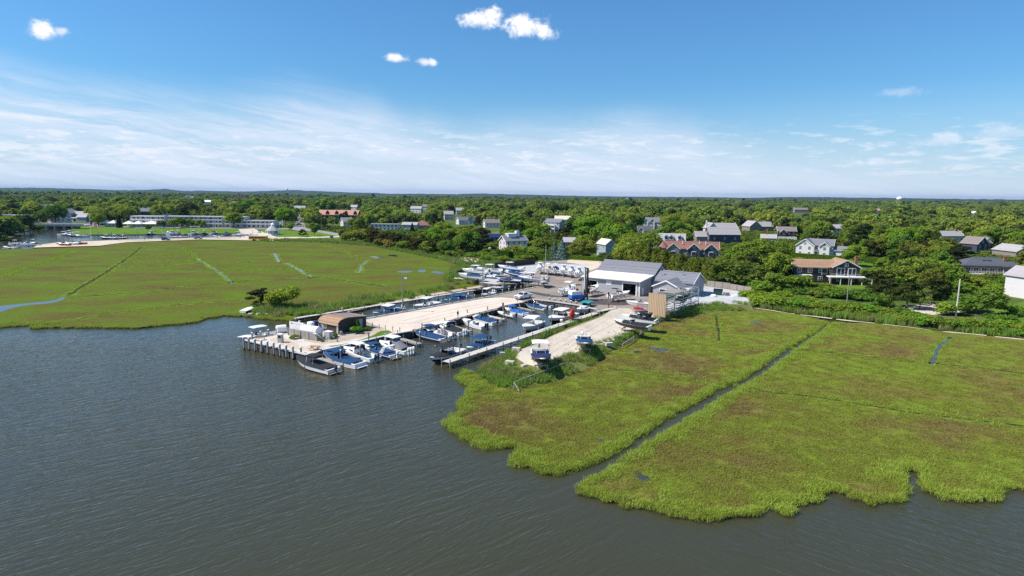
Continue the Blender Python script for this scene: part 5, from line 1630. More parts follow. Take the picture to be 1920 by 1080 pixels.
# bushes along the right marsh edge and other hedgerow bushes
for k in range(44):
    t = k / 43
    px = 1415 + 520 * t + rg.uniform(-6, 6)
    e = np.interp(px, [1400, 1500, 1640, 1760, 1920], [571, 583, 600, 615, 630])
    tree_at(px, e - rg.uniform(0, 9), rg.uniform(15, 27), 'shrub', rg.uniform(1.3, 1.9), (rg.uniform(.8, 1.35), rg.uniform(.95, 1.3), .65), 'bright green bush in the hedge between the right marsh and the gardens', 'bushes along the right marsh edge', seed=k)
for k in range(26):
    px = rg.uniform(840, 1000); t = (px - 840) / 160
    tree_at(px, 480 + 9 * t + rg.uniform(-6, 6), rg.uniform(8, 14), 'shrub', 1.5, (rg.uniform(.9, 1.4), rg.uniform(1.0, 1.3), .75), 'low green bush in the scrub between the left marsh and the hedge', 'scrub bushes beyond the left marsh', seed=k)
for (px, by, hp) in [(598, 592, 12), (620, 586, 10), (650, 580, 10), (690, 572, 8), (575, 592, 13), (560, 594, 12), (730, 565, 8), (770, 560, 8), (800, 555, 7), (840, 547, 7), (545, 590, 10), (870, 541, 6)]:
    tree_at(px, by, hp, 'shrub', 1.5, (1.0, 1.2, .6), 'low green bush on the canal bank behind the long walkway', 'canal bank bushes', seed=int(px), z=Z_M)

# ---- clipped hedges
M_HEDGE = foliage('hedge_leaves', (0.060, 0.125, 0.012), (0.10, 0.185, 0.022), obj_tint=False)
def hedge(a, b, hpx, depth, label, z=Z_U):
    pa, pb = P(*a, z), P(*b, z)
    L = (pb - pa).length
    H = PD(a[0], a[1] - hpx, math.hypot(pa.x, pa.y)).z - z
    rng = np.random.default_rng(int(a[0]))
    n = int(min(9000, L * (H + depth) * 40))
    u = rng.uniform(0, L, n); face = rng.random(n)
    v = np.where(face < .45, rng.uniform(-depth / 2, depth / 2, n), np.where(face < .8, -depth / 2, depth / 2))
    zz = np.where(face < .45, H, rng.uniform(0, H, n))
    c = np.c_[u, v + rng.normal(0, .06, n), zz + rng.normal(0, .05, n)]
    nm = np.where((face < .45)[:, None], np.array([0, 0, 1.]), np.where((face < .8)[:, None], np.array([0, -1., 0.2]), np.array([0, 1., .2]))) + rng.normal(0, .5, (n, 3))
    vv, f = cards(c, nm, rng.uniform(.12, .22, n), rng)
    mb = MB().bbox((0, -depth / 2 + .08, 0), (L, depth / 2 - .08, H - .08), M_HEDGE)
    mb.add(vv.tolist(), f, M_HEDGE)
    ang = math.atan2(pb.y - pa.y, pb.x - pa.x)
    o = mb.build('hedge', loc=pa, rz=ang)
    m_ = (pa + pb) / 2
    FOOT.append((m_.x, m_.y, L / 2))
    CLEAR.append(((a[0], min(a[1], b[1]) - hpx + 1, b[0], max(a[1], b[1]) - 2), math.hypot(m_.x, m_.y)))
    return tag(o, label, 'hedge')
hedge((1006, 487), (1130, 494), 11, 2.2, 'long clipped hedge behind the sandy lot and the row of white boats')
hedge((935, 482), (957, 484), 12, 2.5, 'short square clipped hedge at the left end before the gap')
hedge((962, 483), (1000, 488), 11, 2.2, 'clipped hedge between the short square one and the long one')
hedge((1482, 483), (1578, 490), 9, 2.2, 'low clipped hedge below the white clapboard house')
hedge((1622, 492), (1672, 498), 9, 2.2, 'clipped hedge right of the round light green tree')

# ------------------------------------------------------------------ random woods: the nearest as single trees, the rest as one far wood
def blocked(x, y, H, rad):
    d = math.hypot(x, y)
    for fx, fy, fr in FOOT:
        if (x - fx) ** 2 + (y - fy) ** 2 < (fr + rad * .6) ** 2: return True
    b = to_px((x, y, Z_U)); t = to_px((x, y, Z_U + H))
    if b is None: return True
    w_ = FOC * rad / d
    for (x0, y0, x1, y1), hd in CLEAR:
        if d < hd + 4 and b[0] + w_ > x0 and b[0] - w_ < x1 and t[1] < y1 and b[1] > y0: return True
    return False


OPEN = [W(o, Z_U) for o in (
    [(-100, 470), (0, 450), (60, 431), (85, 431), (100, 421), (240, 424.5), (360, 426.5), (480, 427), (548, 427.5), (556, 412), (558, 399), (566, 399), (574, 428), (610, 433), (664, 443), (668, 450), (705, 458), (770, 470), (850, 484), (935, 486), (1004, 490), (1130, 480), (1200, 505), (1335, 536), (1410, 548),
     (1470, 572), (1640, 588), (1940, 615), (2100, 640), (2100, 720), (900, 720), (-100, 640)],
    [(860, 452), (898, 432), (935, 428), (1022, 430), (1010, 444), (985, 440), (940, 452)], [(840, 438), (866, 438), (874, 454), (846, 456)],
    [(1500, 575), (1560, 566), (1640, 580), (1700, 574), (1790, 568), (1800, 590), (1640, 596)], [(1340, 538), (1380, 527), (1448, 522), (1455, 534), (1410, 548)],
    [(1570, 532), (1640, 520), (1640, 562), (1560, 566)], [(1478, 492), (1600, 490), (1640, 500), (1600, 528), (1490, 530)])]
rng = np.random.default_rng(77)
xy = []
for y0, y1, dens in ((180, 420, 1 / 48.), (420, 700, 1 / 90.), (700, 1300, 1 / 130.), (1300, 2750, 1 / 170.)):
    ar = 0.9 * (y1 * y1 - y0 * y0)
    n = int(ar * dens)
    y = np.sqrt(rng.uniform(y0 * y0, y1 * y1, n)); x = rng.uniform(-.88, .88, n) * y
    xy.append(np.c_[x, y])
xy = np.concatenate(xy)
ok = inside(POLY_UP, xy)
for o in OPEN: ok &= ~inside(o, xy)
xy = xy[ok]
xy = xy[np.argsort(np.hypot(xy[:, 0], xy[:, 1]))]
grid = {}
CELL = 12.0
for (x, y, r) in PLACED: grid.setdefault((int(x // CELL), int(y // CELL)), []).append((x, y, r))
single, far_pts, far_sc = 0, [], []
NSINGLE = 250
nbush = 0
trg = random.Random(31)
TINTS = [(1.0, 1.1, .7), (1.3, 1.25, .7), (.75, .95, .65), (.62, .8, .62), (1.15, 1.05, .8), (.95, 1.2, .6), (1.4, 1.3, .75), (.85, .9, .75), (1.1, 1.3, .6), (.9, .72, .65), (1.2, 1.0, .75)]
TNAME = ['mid green', 'yellow green', 'deep green', 'dark green', 'olive', 'bright green', 'pale yellow green', 'grey green', 'vivid green', 'brownish green', 'warm olive']
for x, y in xy:
    d = math.hypot(x, y)
    H = trg.uniform(8.5, 15.0) if d < 600 else (trg.uniform(8, 15.5) if d < 1200 else trg.uniform(6.5, 11.5)) * (1.35 if trg.random() < .1 else 1)
    if d < 300: H *= .85
    if d < 2600:
        rad = H * (.40 if d < 600 else .5)
        cx_, cy_ = int(x // CELL), int(y // CELL)
        sp = .74
        if any((x - a) ** 2 + (y - b) ** 2 < (sp * (rad + r)) ** 2 for i in (-1, 0, 1) for j in (-1, 0, 1) for a, b, r in grid.get((cx_ + i, cy_ + j), ())): continue
        if d < 1500 and blocked(x, y, H, rad):
            # a lower garden bush where a tree would hide a house
            H = trg.uniform(2.0, 3.6); rad = H * .55
            if d > 520 or blocked(x, y, H, rad): continue
            if nbush < 110:
                nbush += 1
                grid.setdefault((cx_, cy_), []).append((x, y, rad))
                plant('shrub', (x, y, Z_U), H, 1.2, trg.choice(TINTS), 'garden bush in front of the houses on the inland side', 'garden bushes', seed=trg.randrange(30), parts=False)
            continue
        grid.setdefault((cx_, cy_), []).append((x, y, rad))
    if single < NSINGLE and d < 2000:
        single += 1
        i = trg.randrange(len(TINTS))
        kd = trg.choice(['leafy', 'leafy', 'leafy', 'oval', 'broad', 'pine'])
        side = 'on the left' if x < -.25 * y else ('in the middle' if x < .2 * y else 'on the right')
        lab = (f'{TNAME[i]} tree in the inland woods {side}' if kd != 'pine' else f'dark conifer in the inland woods {side}')
        hh = H * (.78 if kd == 'broad' else 1)
        plant(kd, (x, y, Z_U), hh, trg.uniform(.95, 1.25), TINTS[i], lab, lab.replace('tree', 'trees'), seed=trg.randrange(30), parts=d < 330)
    else:
        far_pts.append((x, y, Z_U - .3)); far_sc.append(H * trg.uniform(.8, 1.2) * (1.0 if d < 2600 else 1.4))
FP = [proto(crown(k, s, 420, .062, FARLEAF), 'far_tree') for k, s in (('leafy', 1), ('leafy', 2), ('leafy', 3), ('oval', 4), ('broad', 5), ('broad', 6), ('leafy', 7))] + [proto(crown('pine', 8, 500, .05, NEEDLE), 'far_pine'), proto(crown('oval', 9, 420, .06, NEEDLE), 'far_dark_tree')]
for f_ in FP: f_.scale = (1.5, 1.5, 1.0)
scatter('far_wood', far_pts, FP, (1, 1), label='unbroken green woods running from the village to the horizon', cat='woods', seed=9, scales=far_sc)
# low growth between the gardens
ux = rng.uniform(-.88, .88, 16000); uy = np.sqrt(rng.uniform(190. ** 2, 520. ** 2, 16000))
uxy = np.c_[ux * uy, uy]
ok = inside(POLY_UP, uxy)
for o in OPEN: ok &= ~inside(o, uxy)
up_ = []
for x, y in uxy[ok]:
    if all((x - a) ** 2 + (y - b) ** 2 > (c + .5) ** 2 for a, b, c in FOOT): up_.append((x, y, Z_U))
UG = foliage('undergrowth_leaves', (0.10, 0.15, 0.025), (0.19, 0.25, 0.05), obj_tint=False)
UP = [proto(crown('shrub', s, 260, .10, UG), 'bush') for s in (61, 62, 63)]
scatter('undergrowth', up_, UP, (1.0, 2.6), label='low green undergrowth filling the gardens between houses and trees', cat='undergrowth', seed=12)
print('trees', len(up_), single, len(far_pts))
# ------------------------------------------------------------------ boat materials
GEL = mat('white_gelcoat', (0.80, 0.79, 0.77), 0.22, 0.04, 0.6, spec=0.5, dirt=(0.62, 0.60, 0.55), dirt_amt=0.25)
GELD = mat('deck_gelcoat', (0.74, 0.73, 0.70), 0.45, 0.06, 1.2, dirt=(0.56, 0.53, 0.48), dirt_amt=0.3)
NAVY = mat('navy_gelcoat', (0.012, 0.022, 0.075), 0.18, 0.1, 0.6, spec=0.5)
BLACKG = mat('black_gelcoat', (0.018, 0.017, 0.019), 0.2, 0.1, 0.6, spec=0.5)
BROWNG = mat('dark_brown_gelcoat', (0.035, 0.024, 0.02), 0.45, 0.1, 0.6, spec=0.5)
MAROON = mat('maroon_gelcoat', (0.085, 0.012, 0.022), 0.2, 0.1, 0.6, spec=0.5)
TEALG = mat('grey_teal_gelcoat', (0.10, 0.22, 0.27), 0.22, 0.1, 0.6, spec=0.5)
BLUEG = mat('bright_blue_gelcoat', (0.02, 0.11, 0.38), 0.2, 0.1, 0.6, spec=0.5)
GREYG = mat('grey_gelcoat', (0.34, 0.35, 0.38), 0.25, 0.08, 0.6, spec=0.5)
REDG = mat('red_gelcoat', (0.40, 0.015, 0.03), 0.2, 0.1, 0.6, spec=0.5)
GREENG = mat('dark_green_gelcoat', (0.012, 0.13, 0.085), 0.2, 0.1, 0.6, spec=0.5)
ANTIF = mat('antifouling', (0.035, 0.05, 0.085), 0.7, 0.2, 1.0)
CVBLUE = mat('royal_blue_canvas', (0.004, 0.045, 0.13), 0.85, 0.18, 1.4, bump=0.3, bscale=3)
CVNAVY = mat('navy_canvas', (0.014, 0.018, 0.085), 0.85, 0.18, 1.4, bump=0.3, bscale=3)
CVSKY = mat('bright_blue_canvas', (0.01, 0.12, 0.42), 0.85, 0.15, 1.4, bump=0.3, bscale=3)
CVBLACK = mat('black_canvas', (0.016, 0.016, 0.018), 0.85, 0.2, 1.4, bump=0.3, bscale=3)
CVGREY = mat('grey_canvas', (0.16, 0.16, 0.18), 0.85, 0.18, 1.4, bump=0.3, bscale=3)
CVTEAL = mat('teal_canvas', (0.01, 0.22, 0.23), 0.85, 0.15, 1.4, bump=0.3, bscale=3)
CVWHITE = mat('white_canvas', (0.74, 0.73, 0.71), 0.8, 0.08, 1.4, bump=0.3, bscale=3)
CVTAN = mat('tan_canvas', (0.48, 0.32, 0.20), 0.85, 0.15, 1.4, bump=0.3, bscale=3)
TANV = mat('tan_vinyl', (0.52, 0.40, 0.27), 0.6, 0.1, 2.0)
TEAK = mat('teak_deck', (0.36, 0.22, 0.12), 0.7, 0.2, 3.0)
MGREY = mat('grey_engine_paint', (0.20, 0.21, 0.23), 0.3, 0.1, 1.0, spec=0.5)
MBLK = mat('black_engine_paint', (0.015, 0.015, 0.022), 0.25, 0.1, 1.0, spec=0.5)
MNAV = mat('navy_engine_paint', (0.02, 0.03, 0.07), 0.25, 0.1, 1.0, spec=0.5)
CHROME = mat('polished_rail', (0.55, 0.56, 0.58), 0.25, 0.05, 1.0, metal=0.9)
TINT = mat('tinted_screen', (0.03, 0.04, 0.05), 0.08, 0.1, 1.0, spec=0.8)
RED = mat('red_vinyl', (0.45, 0.03, 0.025), 0.5, 0.12, 1.0)


def hull_fn(L, B, hs, hb):
    def half(t):
        if t < .5: return B / 2 * (.90 + .20 * t)
        return B / 2 * max(.015, 1 - ((t - .5) / .5) ** 2.1) ** .78
    def sheer(t): return hs + (hb - hs) * max(0, t) ** 1.7
    return half, sheer


def boat(label, bow=None, stern=None, zb=1.0, zs=0.65, L=None, B=None, low=GEL, up=GEL, bottom=None, band=.45, cover=None, cover_rng=(.06, .93), cover_h=.46, bimini=None, bim=(.38, .72), bim_h=1.75,
         hard=None, hard_t=(.38, .64), hard_h=1.75, console=False, cuddy=False, screen=True, motors=1, mcol=MBLK, arch=None, seats=GELD, z0=0.0, floor=GELD, group=None, stripe=None, enclosure=None,
         centre=None, heading=None, rails=False, platform=None, cat='boat', name='motorboat', tilt=0.0, towel=False):
    if centre is None:
        a, b = P(bow[0], bow[1], z0 + zb), P(stern[0], stern[1], z0 + zs)
        a.z = b.z = 0
        d = a - b
        heading = math.atan2(d.y, d.x)
        if L is None: L = d.length
        c = (a + b) / 2
    else:
        c = P(centre[0], centre[1], z0 + .6); c.z = 0
    B = B or L * (.325 if L > 7 else .34)
    root = empty(name, (c.x, c.y, z0), heading, label, cat, group)
    if tilt: root.rotation_euler = (0, -tilt, heading)
    hs, hb = .085 * L + .05, .135 * L + .12
    half, sheer = hull_fn(L, B, hs, hb)
    N = 11
    ts = [i / (N - 1) for i in range(N)]
    ts = [t if t < .6 else .6 + (t - .6) for t in ts] + []
    X = lambda t: -L / 2 + t * L
    # hull
    mb = MB()
    secs = []
    for t in ts:
        b, s = half(t), sheer(t)
        bc = b * (.95 - .45 * t ** 3)
        zc = .06 + .34 * t ** 4 * hb
        zk = -.04 * L + (.04 * L + .55 * hb) * t ** 5
        rake = .075 * L * t ** 6
        zm = zc + (s - zc) * (1 - band)
        bm_ = bc + (b - bc) * (1 - band) * 1.05
        secs.append([(X(t), b, s), (X(t) - rake * .35, bm_, zm), (X(t) - rake * .8, bc, zc), (X(t) - rake * 1.15, 0, zk), (X(t) - rake * .8, -bc, zc), (X(t) - rake * .35, -bm_, zm), (X(t), -b, s)])
    n = 7
    for row, mm in ((0, up), (1, low), (2, bottom or low), (3, bottom or low), (4, low), (5, up)):
        vs_ = [p for sec in secs for p in (sec[row], sec[row + 1])]
        mb.add(vs_, [(2 * k, 2 * k + 1, 2 * k + 3, 2 * k + 2) for k in range(N - 1)], mm, smooth=True)
    mb.add(secs[0], [(0, 1, 2, 3, 4, 5, 6)], up)
    # rub rail
    for sg in (1, -1):
        mb.path([(X(t), sg * (half(t) + .01), sheer(t)) for t in ts], .035 if L > 6 else .028, stripe or up, 4)
    hull = mb.build('hull', root)
    # deck: gunwales, cockpit, foredeck
    fd = .60 if not console else .70
    dk = MB()
    inn = lambda t: max(.01, half(t) - .16 * (1 if t < .9 else (1 - t) / .1 + .05))
    tt = [t for t in ts if t <= fd + 1e-6]
    zf = .16
    for sg in (1, -1):
        r1 = [(X(t), sg * half(t), sheer(t) + .01) for t in tt]
        r2 = [(X(t), sg * inn(t), sheer(t) + .05) for t in tt]
        r3 = [(X(t), sg * (inn(t) - .04), zf) for t in tt]
        for q1, q2 in ((r1, r2), (r2, r3)):
            m_ = len(q1)
            dk.add(q1 + q2, [(i, i + 1, m_ + i + 1, m_ + i) if sg < 0 else (i, m_ + i, m_ + i + 1, i + 1) for i in range(m_ - 1)], GELD)
    fl = [(X(tt[0]) + .05, -inn(0) + .03, zf), (X(tt[-1]), -inn(fd) + .03, zf), (X(tt[-1]), inn(fd) - .03, zf), (X(tt[0]) + .05, inn(0) - .03, zf)]
    dk.quad(fl, floor)
    dk.bbox((X(0) + .02, -half(0) + .05, zf), (X(0) + .32, half(0) - .05, sheer(0) + .03), GELD)
    tf = [t for t in ts if t >= fd - 1e-6]
    fs_ = []
    for t in tf:
        b, s = half(t), sheer(t)
        cr = (.05 if console else .16 * min(1, (1.02 - t) / .25))
        fs_.append([(X(t), b, s + .01), (X(t), b * .6, s + .01 + cr * .75), (X(t), 0, s + .01 + cr), (X(t), -b * .6, s + .01 + cr * .75), (X(t), -b, s + .01)])
    dk.loft(fs_, GELD, closed=False, caps=False)
    b, s = half(fd), sheer(fd)
    dk.add([(X(fd), b, s + .01), (X(fd), 0, s + .16), (X(fd), -b, s + .01), (X(fd), -b, zf), (X(fd), b, zf)], [(0, 1, 2, 3, 4)], GELD)
    dk.build('deck', root)
    if platform:
        MB().bbox((X(0) - .55, -half(0) * .85, .22), (X(0) + .02, half(0) * .85, .32), platform).build('swim_platform', root)
    # seats / console
    if console:
        q = MB()
        q.bbox((-.02 * L, -.42, zf), (.09 * L, .42, zf + .95), GEL).bbox((-.02 * L, -.36, zf + .95), (.05 * L, .36, zf + 1.12), GEL)
        q.build('console', root)
        w = MB().add([(.09 * L, -.4, zf + .95), (.09 * L, .4, zf + .95), (.05 * L, .36, zf + 1.5), (.05 * L, -.36, zf + 1.5)], [(0, 1, 2, 3), (3, 2, 1, 0)], TINT)
        w.build('windscreen', root)
        q = MB().bbox((-.15 * L, -.5, zf), (-.09 * L, .5, zf + .6), seats).bbox((-.165 * L, -.5, zf + .5), (-.15 * L, .5, zf + .95), seats)
        q.build('seat', root)
        q = MB().bbox((.13 * L, -.5, zf), (.22 * L, .5, zf + .42), seats)
        q.build('seat', root)
    elif not cover:
        for (xa, ya) in ((.02, -.28), (.02, .28)):
            q = MB().bbox((xa * L - .25, ya * B - .25, zf), (xa * L + .25, ya * B + .25, zf + .42), seats).bbox((xa * L - .3, ya * B - .25, zf + .42), (xa * L - .2, ya * B + .25, zf + .9), seats)
            q.build('seat', root)
        q = MB().bbox((X(0) + .35, -half(0) * .8, zf), (X(0) + .85, half(0) * .8, zf + .42), seats).bbox((X(0) + .3, -half(0) * .8, zf + .3), (X(0) + .42, half(0) * .8, zf + .75), seats)
        q.build('seat', root)
    if cuddy:
        # raised cabin top
        cs = []
        for t, h, w_ in ((.52, .62, .80), (.60, .60, .78), (.72, .44, .70), (.86, .16, .55)):
            b, s = half(t) * w_, sheer(t)
            cs.append([(X(t), b, s), (X(t), b * .8, s + h), (X(t), -b * .8, s + h), (X(t), -b, s)])
        MB().loft(cs, GEL).build('cabin', root)
        q = MB()
        for sg in (1, -1):
            b1, b2 = half(.56) * .80, half(.74) * .69
            q.add([(X(.56), sg * (b1 * .95 + .02), sheer(.56) + .18), (X(.74), sg * (b2 * .95 + .02), sheer(.74) + .14), (X(.72), sg * (b2 * .86 + .02), sheer(.72) + .32), (X(.56), sg * (b1 * .86 + .02), sheer(.56) + .48)], [(0, 1, 2, 3), (3, 2, 1, 0)], TINT)
        q.build('cabin_window', root)
    if screen and not console:
        w = MB()
        t = .57
        b, s = half(t) * .86, sheer(t) + .04
        x = X(t)
        h = .52 if not cuddy else .6
        zz = s + (.58 if cuddy else 0)
        A = [(x - .75, -b, zz), (x + .05, -b * .55, zz), (x + .05, b * .55, zz), (x - .75, b, zz)]
        T_ = [(x - .95, -b * .93, zz + h), (x - .32, -b * .5, zz + h), (x - .32, b * .5, zz + h), (x - .95, b * .93, zz + h)]
        for i in range(3): w.add([A[i], A[i + 1], T_[i + 1], T_[i]], [(0, 1, 2, 3), (3, 2, 1, 0)], TINT)
        w.path(T_, .022, CHROME if not cuddy else GEL, 4)
        for i in (0, 1, 2, 3): w.tube(A[i], T_[i], .02, GEL, 4)
        w.build('windscreen', root)
    if cover:
        t0, t1 = cover_rng
        cs = []
        for i in range(10):
            t = t0 + (t1 - t0) * i / 9
            b, s = half(t) * .97, sheer(t)
            pk = cover_h * (.45 + .55 * math.exp(-((t - .56) / .13) ** 2)) if t < .56 else cover_h * (.34 + .66 * math.exp(-((t - .56) / .12) ** 2))
            if t > fd: pk = max(pk, (.05 if console else .16 * min(1, (1.02 - t) / .25)) + .06)
            pk *= 1 if t > fd else min(1, (t - t0) / .05 + .35)
            sag = .03 * math.sin(i * 2.4)
            cs.append([(X(t), b * y * 1.04, s + .075 + pk * (1 - min(1, abs(y)) ** 1.7) + sag * (1 - abs(y))) for y in (1.02, .85, .5, .18, -.18, -.5, -.85, -1.02)])
        c_ = MB().loft(cs, cover, closed=False, caps=False, smooth=True)
        # skirt over the rub rail
        for sg in (0, -1):
            top = [sec[sg] for sec in cs]
            low_ = [(p[0], p[1] * 1.015, p[2] - .12) for p in top]
            k = len(top)
            c_.add(top + low_, [(i, i + 1, k + i + 1, k + i) for i in range(k - 1)], cover)
        c_.build('cover', root)
    def top(tm, rng_, h, nm, fabric):
        x0, x1 = X(rng_[0]), X(rng_[1])
        w_ = half(.45) * (.86 if fabric else .72)
        zb_ = sheer(.45) + h
        cs = []
        for i in range(6):
            u = i / 5
            x = x0 + (x1 - x0) * u
            e = (.16 if fabric else .07) * (1 - (2 * u - 1) ** 2) - (.10 if fabric else .04)
            ww = w_ * (1 if fabric else (.9 + .1 * math.sin(math.pi * u)))
            ring = [(x, ww * y, zb_ + e + (.10 if fabric else .05) * (1 - y * y)) for y in (1, .6, .2, -.2, -.6, -1)]
            thick = .03 if fabric else .08
            cs.append(ring + [(p[0], p[1], p[2] - thick) for p in ring[::-1]])
        o = MB().loft(cs, tm, smooth=False).build(nm, root)
        fr = MB()
        if fabric:
            xm = (x0 + x1) / 2
            for sg in (1, -1):
                base = (xm - .1, sg * half(.45) * .98, sheer(.45) + .05)
                for xx in (x0 + .1, xm, x1 - .1): fr.tube(base, (xx, sg * w_, zb_ - .02), .022, CHROME, 4)
        else:
            for sg in (1, -1):
                for xx in (x0 + .3, x1 - .45):
                    yb = .45 if console else half(.45) * .85
                    fr.tube((xx + (.15 if xx > 0 else -.1), sg * yb, zf + .1), (xx, sg * w_ * .8, zb_), .032, CHROME if console else GEL, 4)
        if not fabric: fr.path([(x0 + .3, w_ * .8, zb_ - .02), (x0 + .3, -w_ * .8, zb_ - .02), (x1 - .45, -w_ * .8, zb_ - .02), (x1 - .45, w_ * .8, zb_ - .02), (x0 + .3, w_ * .8, zb_ - .02)], .03, GEL, 4)
        fr.build(nm + '_frame', o)
    if hard: top(hard, hard_t, hard_h, 'hardtop', False)
    if bimini: top(bimini, bim, bim_h, 'bimini', True)
    if enclosure:
        x0, x1 = X(.12), X(.52)
        w_ = half(.4) * .85
        s = sheer(.4)
        cs = [[(x0, w_ * y, s + .05 + .3 * (1 - y * y)) for y in (1, .5, 0, -.5, -1)], [((x0 + x1) / 2, w_ * y, s + .05 + 1.1 * (1 - abs(y) ** 3)) for y in (1, .5, 0, -.5, -1)], [(x1, w_ * y, s + .05 + 1.45 * (1 - abs(y) ** 4)) for y in (1, .5, 0, -.5, -1)]]
        MB().loft(cs, enclosure, closed=False, caps=False).build('enclosure', root)
    if arch:
        q = MB()
        for sg in (1, -1):
            q.add([(X(.22), sg * half(.3) * 1.0, sheer(.3)), (X(.34), sg * half(.3) * 1.0, sheer(.3)), (X(.24), sg * half(.3) * .85, sheer(.3) + 1.25), (X(.16), sg * half(.3) * .85, sheer(.3) + 1.25)], [(0, 1, 2, 3), (3, 2, 1, 0)], arch)
            q.add([(X(.22), sg * (half(.3) - .09), sheer(.3)), (X(.34), sg * (half(.3) - .09), sheer(.3)), (X(.24), sg * (half(.3) * .85 - .09), sheer(.3) + 1.25), (X(.16), sg * (half(.3) * .85 - .09), sheer(.3) + 1.25)], [(0, 1, 2, 3), (3, 2, 1, 0)], arch)
        q.bbox((X(.16), -half(.3) * .85, sheer(.3) + 1.18), (X(.24), half(.3) * .85, sheer(.3) + 1.3), arch)
        q.build('arch', root)
    if rails:
        q = MB()
        for sg in (1, -1):
            pts = [(X(t), sg * half(t) * .93, sheer(t) + .42) for t in (.62, .72, .82, .92, .985)]
            q.path(pts, .018, CHROME, 4)
            for t in (.62, .74, .86, .96): q.tube((X(t), sg * half(t) * .93, sheer(t)), (X(t), sg * half(t) * .93, sheer(t) + .42), .015, CHROME, 4)
        q.build('bow_rail', root)
    for k in range(motors):
        y = (k - (motors - 1) / 2) * .62
        outboard(root, X(0) - .28, y, sheer(0) - .05, mcol)
    return root


def outboard(root, x, y, z, m):
    q = MB()
    cs = []
    for zz, sx, sy, dx in ((0, .20, .17, 0), (.16, .30, .21, -.02), (.42, .32, .22, -.05), (.62, .24, .18, -.04), (.68, .12, .10, -.02)):
        cs.append([(x - .12 + dx + sx * math.cos(a), y + sy * math.sin(a), z + .12 + zz) for a in [i * math.pi / 4 + .39 for i in range(8)]])
    q.loft(cs, m, smooth=False)
    q.bbox((x - .22, y - .09, z - .75), (x + .02, y + .09, z + .14), m)
    q.bbox((x - .42, y - .13, z - .52), (x + .05, y + .13, z - .47), MGREY)
    q.tube((x - .38, y, z - .78), (x + .12, y, z - .78), .085, MGREY, 6, .04)
    q.bbox((x - .02, y - .08, z - .12), (x + .3, y + .08, z + .14), MBLK)
    q.build('outboard', root)


def trailer(c, heading, L, z, label, zt=.62):
    root = empty('boat_trailer', (c[0], c[1], z), heading, label, 'trailer')
    q = MB()
    for sg in (1, -1):
        q.bbox((-L * .48, sg * .75 - .05, zt - .12), (L * .28, sg * .75 + .05, zt), M_STEEL)
        q.tube((L * .28, sg * .75, zt - .06), (L * .55, 0, zt - .06), .05, M_STEEL, 4)
    for x in (-.46, -.2, .05, .27): q.bbox((x * L - .05, -.78, zt - .11), (x * L + .05, .78, zt - .01), M_STEEL)
    q.tube((L * .53, 0, zt - .06), (L * .66, 0, zt - .1), .06, M_STEEL, 5)
    q.tube((L * .56, 0, 0), (L * .56, 0, zt), .05, M_STEEL, 5)
    q.tube((L * .53, 0, zt), (L * .5, 0, zt + .8), .05, M_STEEL, 5)
    q.build('frame', root)
    for sg in (1, -1):
        MB().tube((-L * .2, sg * .98 - .1, .32), (-L * .2, sg * .98 + .1, .32), .32, M_BLACK, 12).tube((-L * .2, sg * 1.085 - .02, .32), (-L * .2, sg * 1.085 + .02, .32), .16, M_STEEL, 8).build('wheel', root)
    return root


def stand(c, heading, L, z, label, zt=.75):
    root = empty('boat_stand', (c[0], c[1], z), heading, label, 'boat stand')
    q = MB()
    for x in (-.32, .22):
        q.bbox((x * L - .12, -1.15, zt - .2), (x * L + .12, 1.15, zt), M_GREYWOOD)
    q.build('bunk', root)
    for x in (-.32, .22):
        for sg in (1, -1):
            MB().tube((x * L, sg * 1.0, 0), (x * L, sg * .95, zt - .2), .05, M_STEEL, 5).tube((x * L + .3, sg * 1.15, 0), (x * L, sg * .95, zt - .22), .03, M_STEEL, 4).build('leg', root)
    return root


def land(kind, label, under, zt=None, **kw):
    """a boat ashore, carried by its own trailer or stand"""
    zt = zt or (.62 if kind == 'trailer' else .9)
    L = kw.get('L', 8)
    zg = kw.pop('zg', Z_Y)
    o = boat(label, z0=zg + zt + .04 * L, **kw)
    c, hd = o.location, o.rotation_euler[2]
    (trailer if kind == 'trailer' else stand)((c.x, c.y), hd, L, zg, under, zt)
    return o


# ---- right side of the pier
boat('white sport boat with maroon stripe and black covers at the outer corner of the pier', (557, 673), (627, 694), up=GEL, low=MAROON, bottom=GEL, band=.78, cover=CVBLACK, cover_rng=(.08, .97), cover_h=.30, hard=CVBLACK, hard_t=(.40, .64), hard_h=1.45, screen=False, stripe=MAROON, platform=TEAK, mcol=MNAV)
boat("white boat under royal blue cover and square bimini, second from the pier's outer corner", (607, 664), (677, 683), cover=CVBLUE, cover_rng=(.1, .96), bimini=CVBLUE, bim=(.5, .80), bim_h=1.35, platform=GEL, motors=0)
boat('white walkaround with white hardtop, blue grey hull side and twin dark outboards', (645, 653), (704, 673), low=TEALG, band=.72, cuddy=True, hard=GEL, hard_t=(.42, .70), hard_h=1.75, motors=2, mcol=MNAV, B=2.9)
boat('navy hulled boat with white radar arch, royal blue cover and one white outboard', (689, 650), (735, 665), low=NAVY, band=.42, cover=CVBLUE, cover_rng=(.04, .66), bimini=CVBLUE, bim=(.62, .85), bim_h=1.0, arch=GEL, mcol=GEL, platform=TEAK, L=9.0)
boat('big white boat with white hardtop, grey canvas enclosure and three white outboards', (712, 641), (768, 659), low=TEALG, band=.75, cuddy=True, hard=GEL, hard_t=(.40, .72), hard_h=1.85, enclosure=CVGREY, motors=3, mcol=GEL, B=3.0)
boat('navy hulled bow rider under a full royal blue cover beside the bare finger dock', (774, 621), (834, 636), low=NAVY, band=.42, cover=CVBLUE, cover_rng=(.06, .96), platform=TEAK, mcol=MGREY)
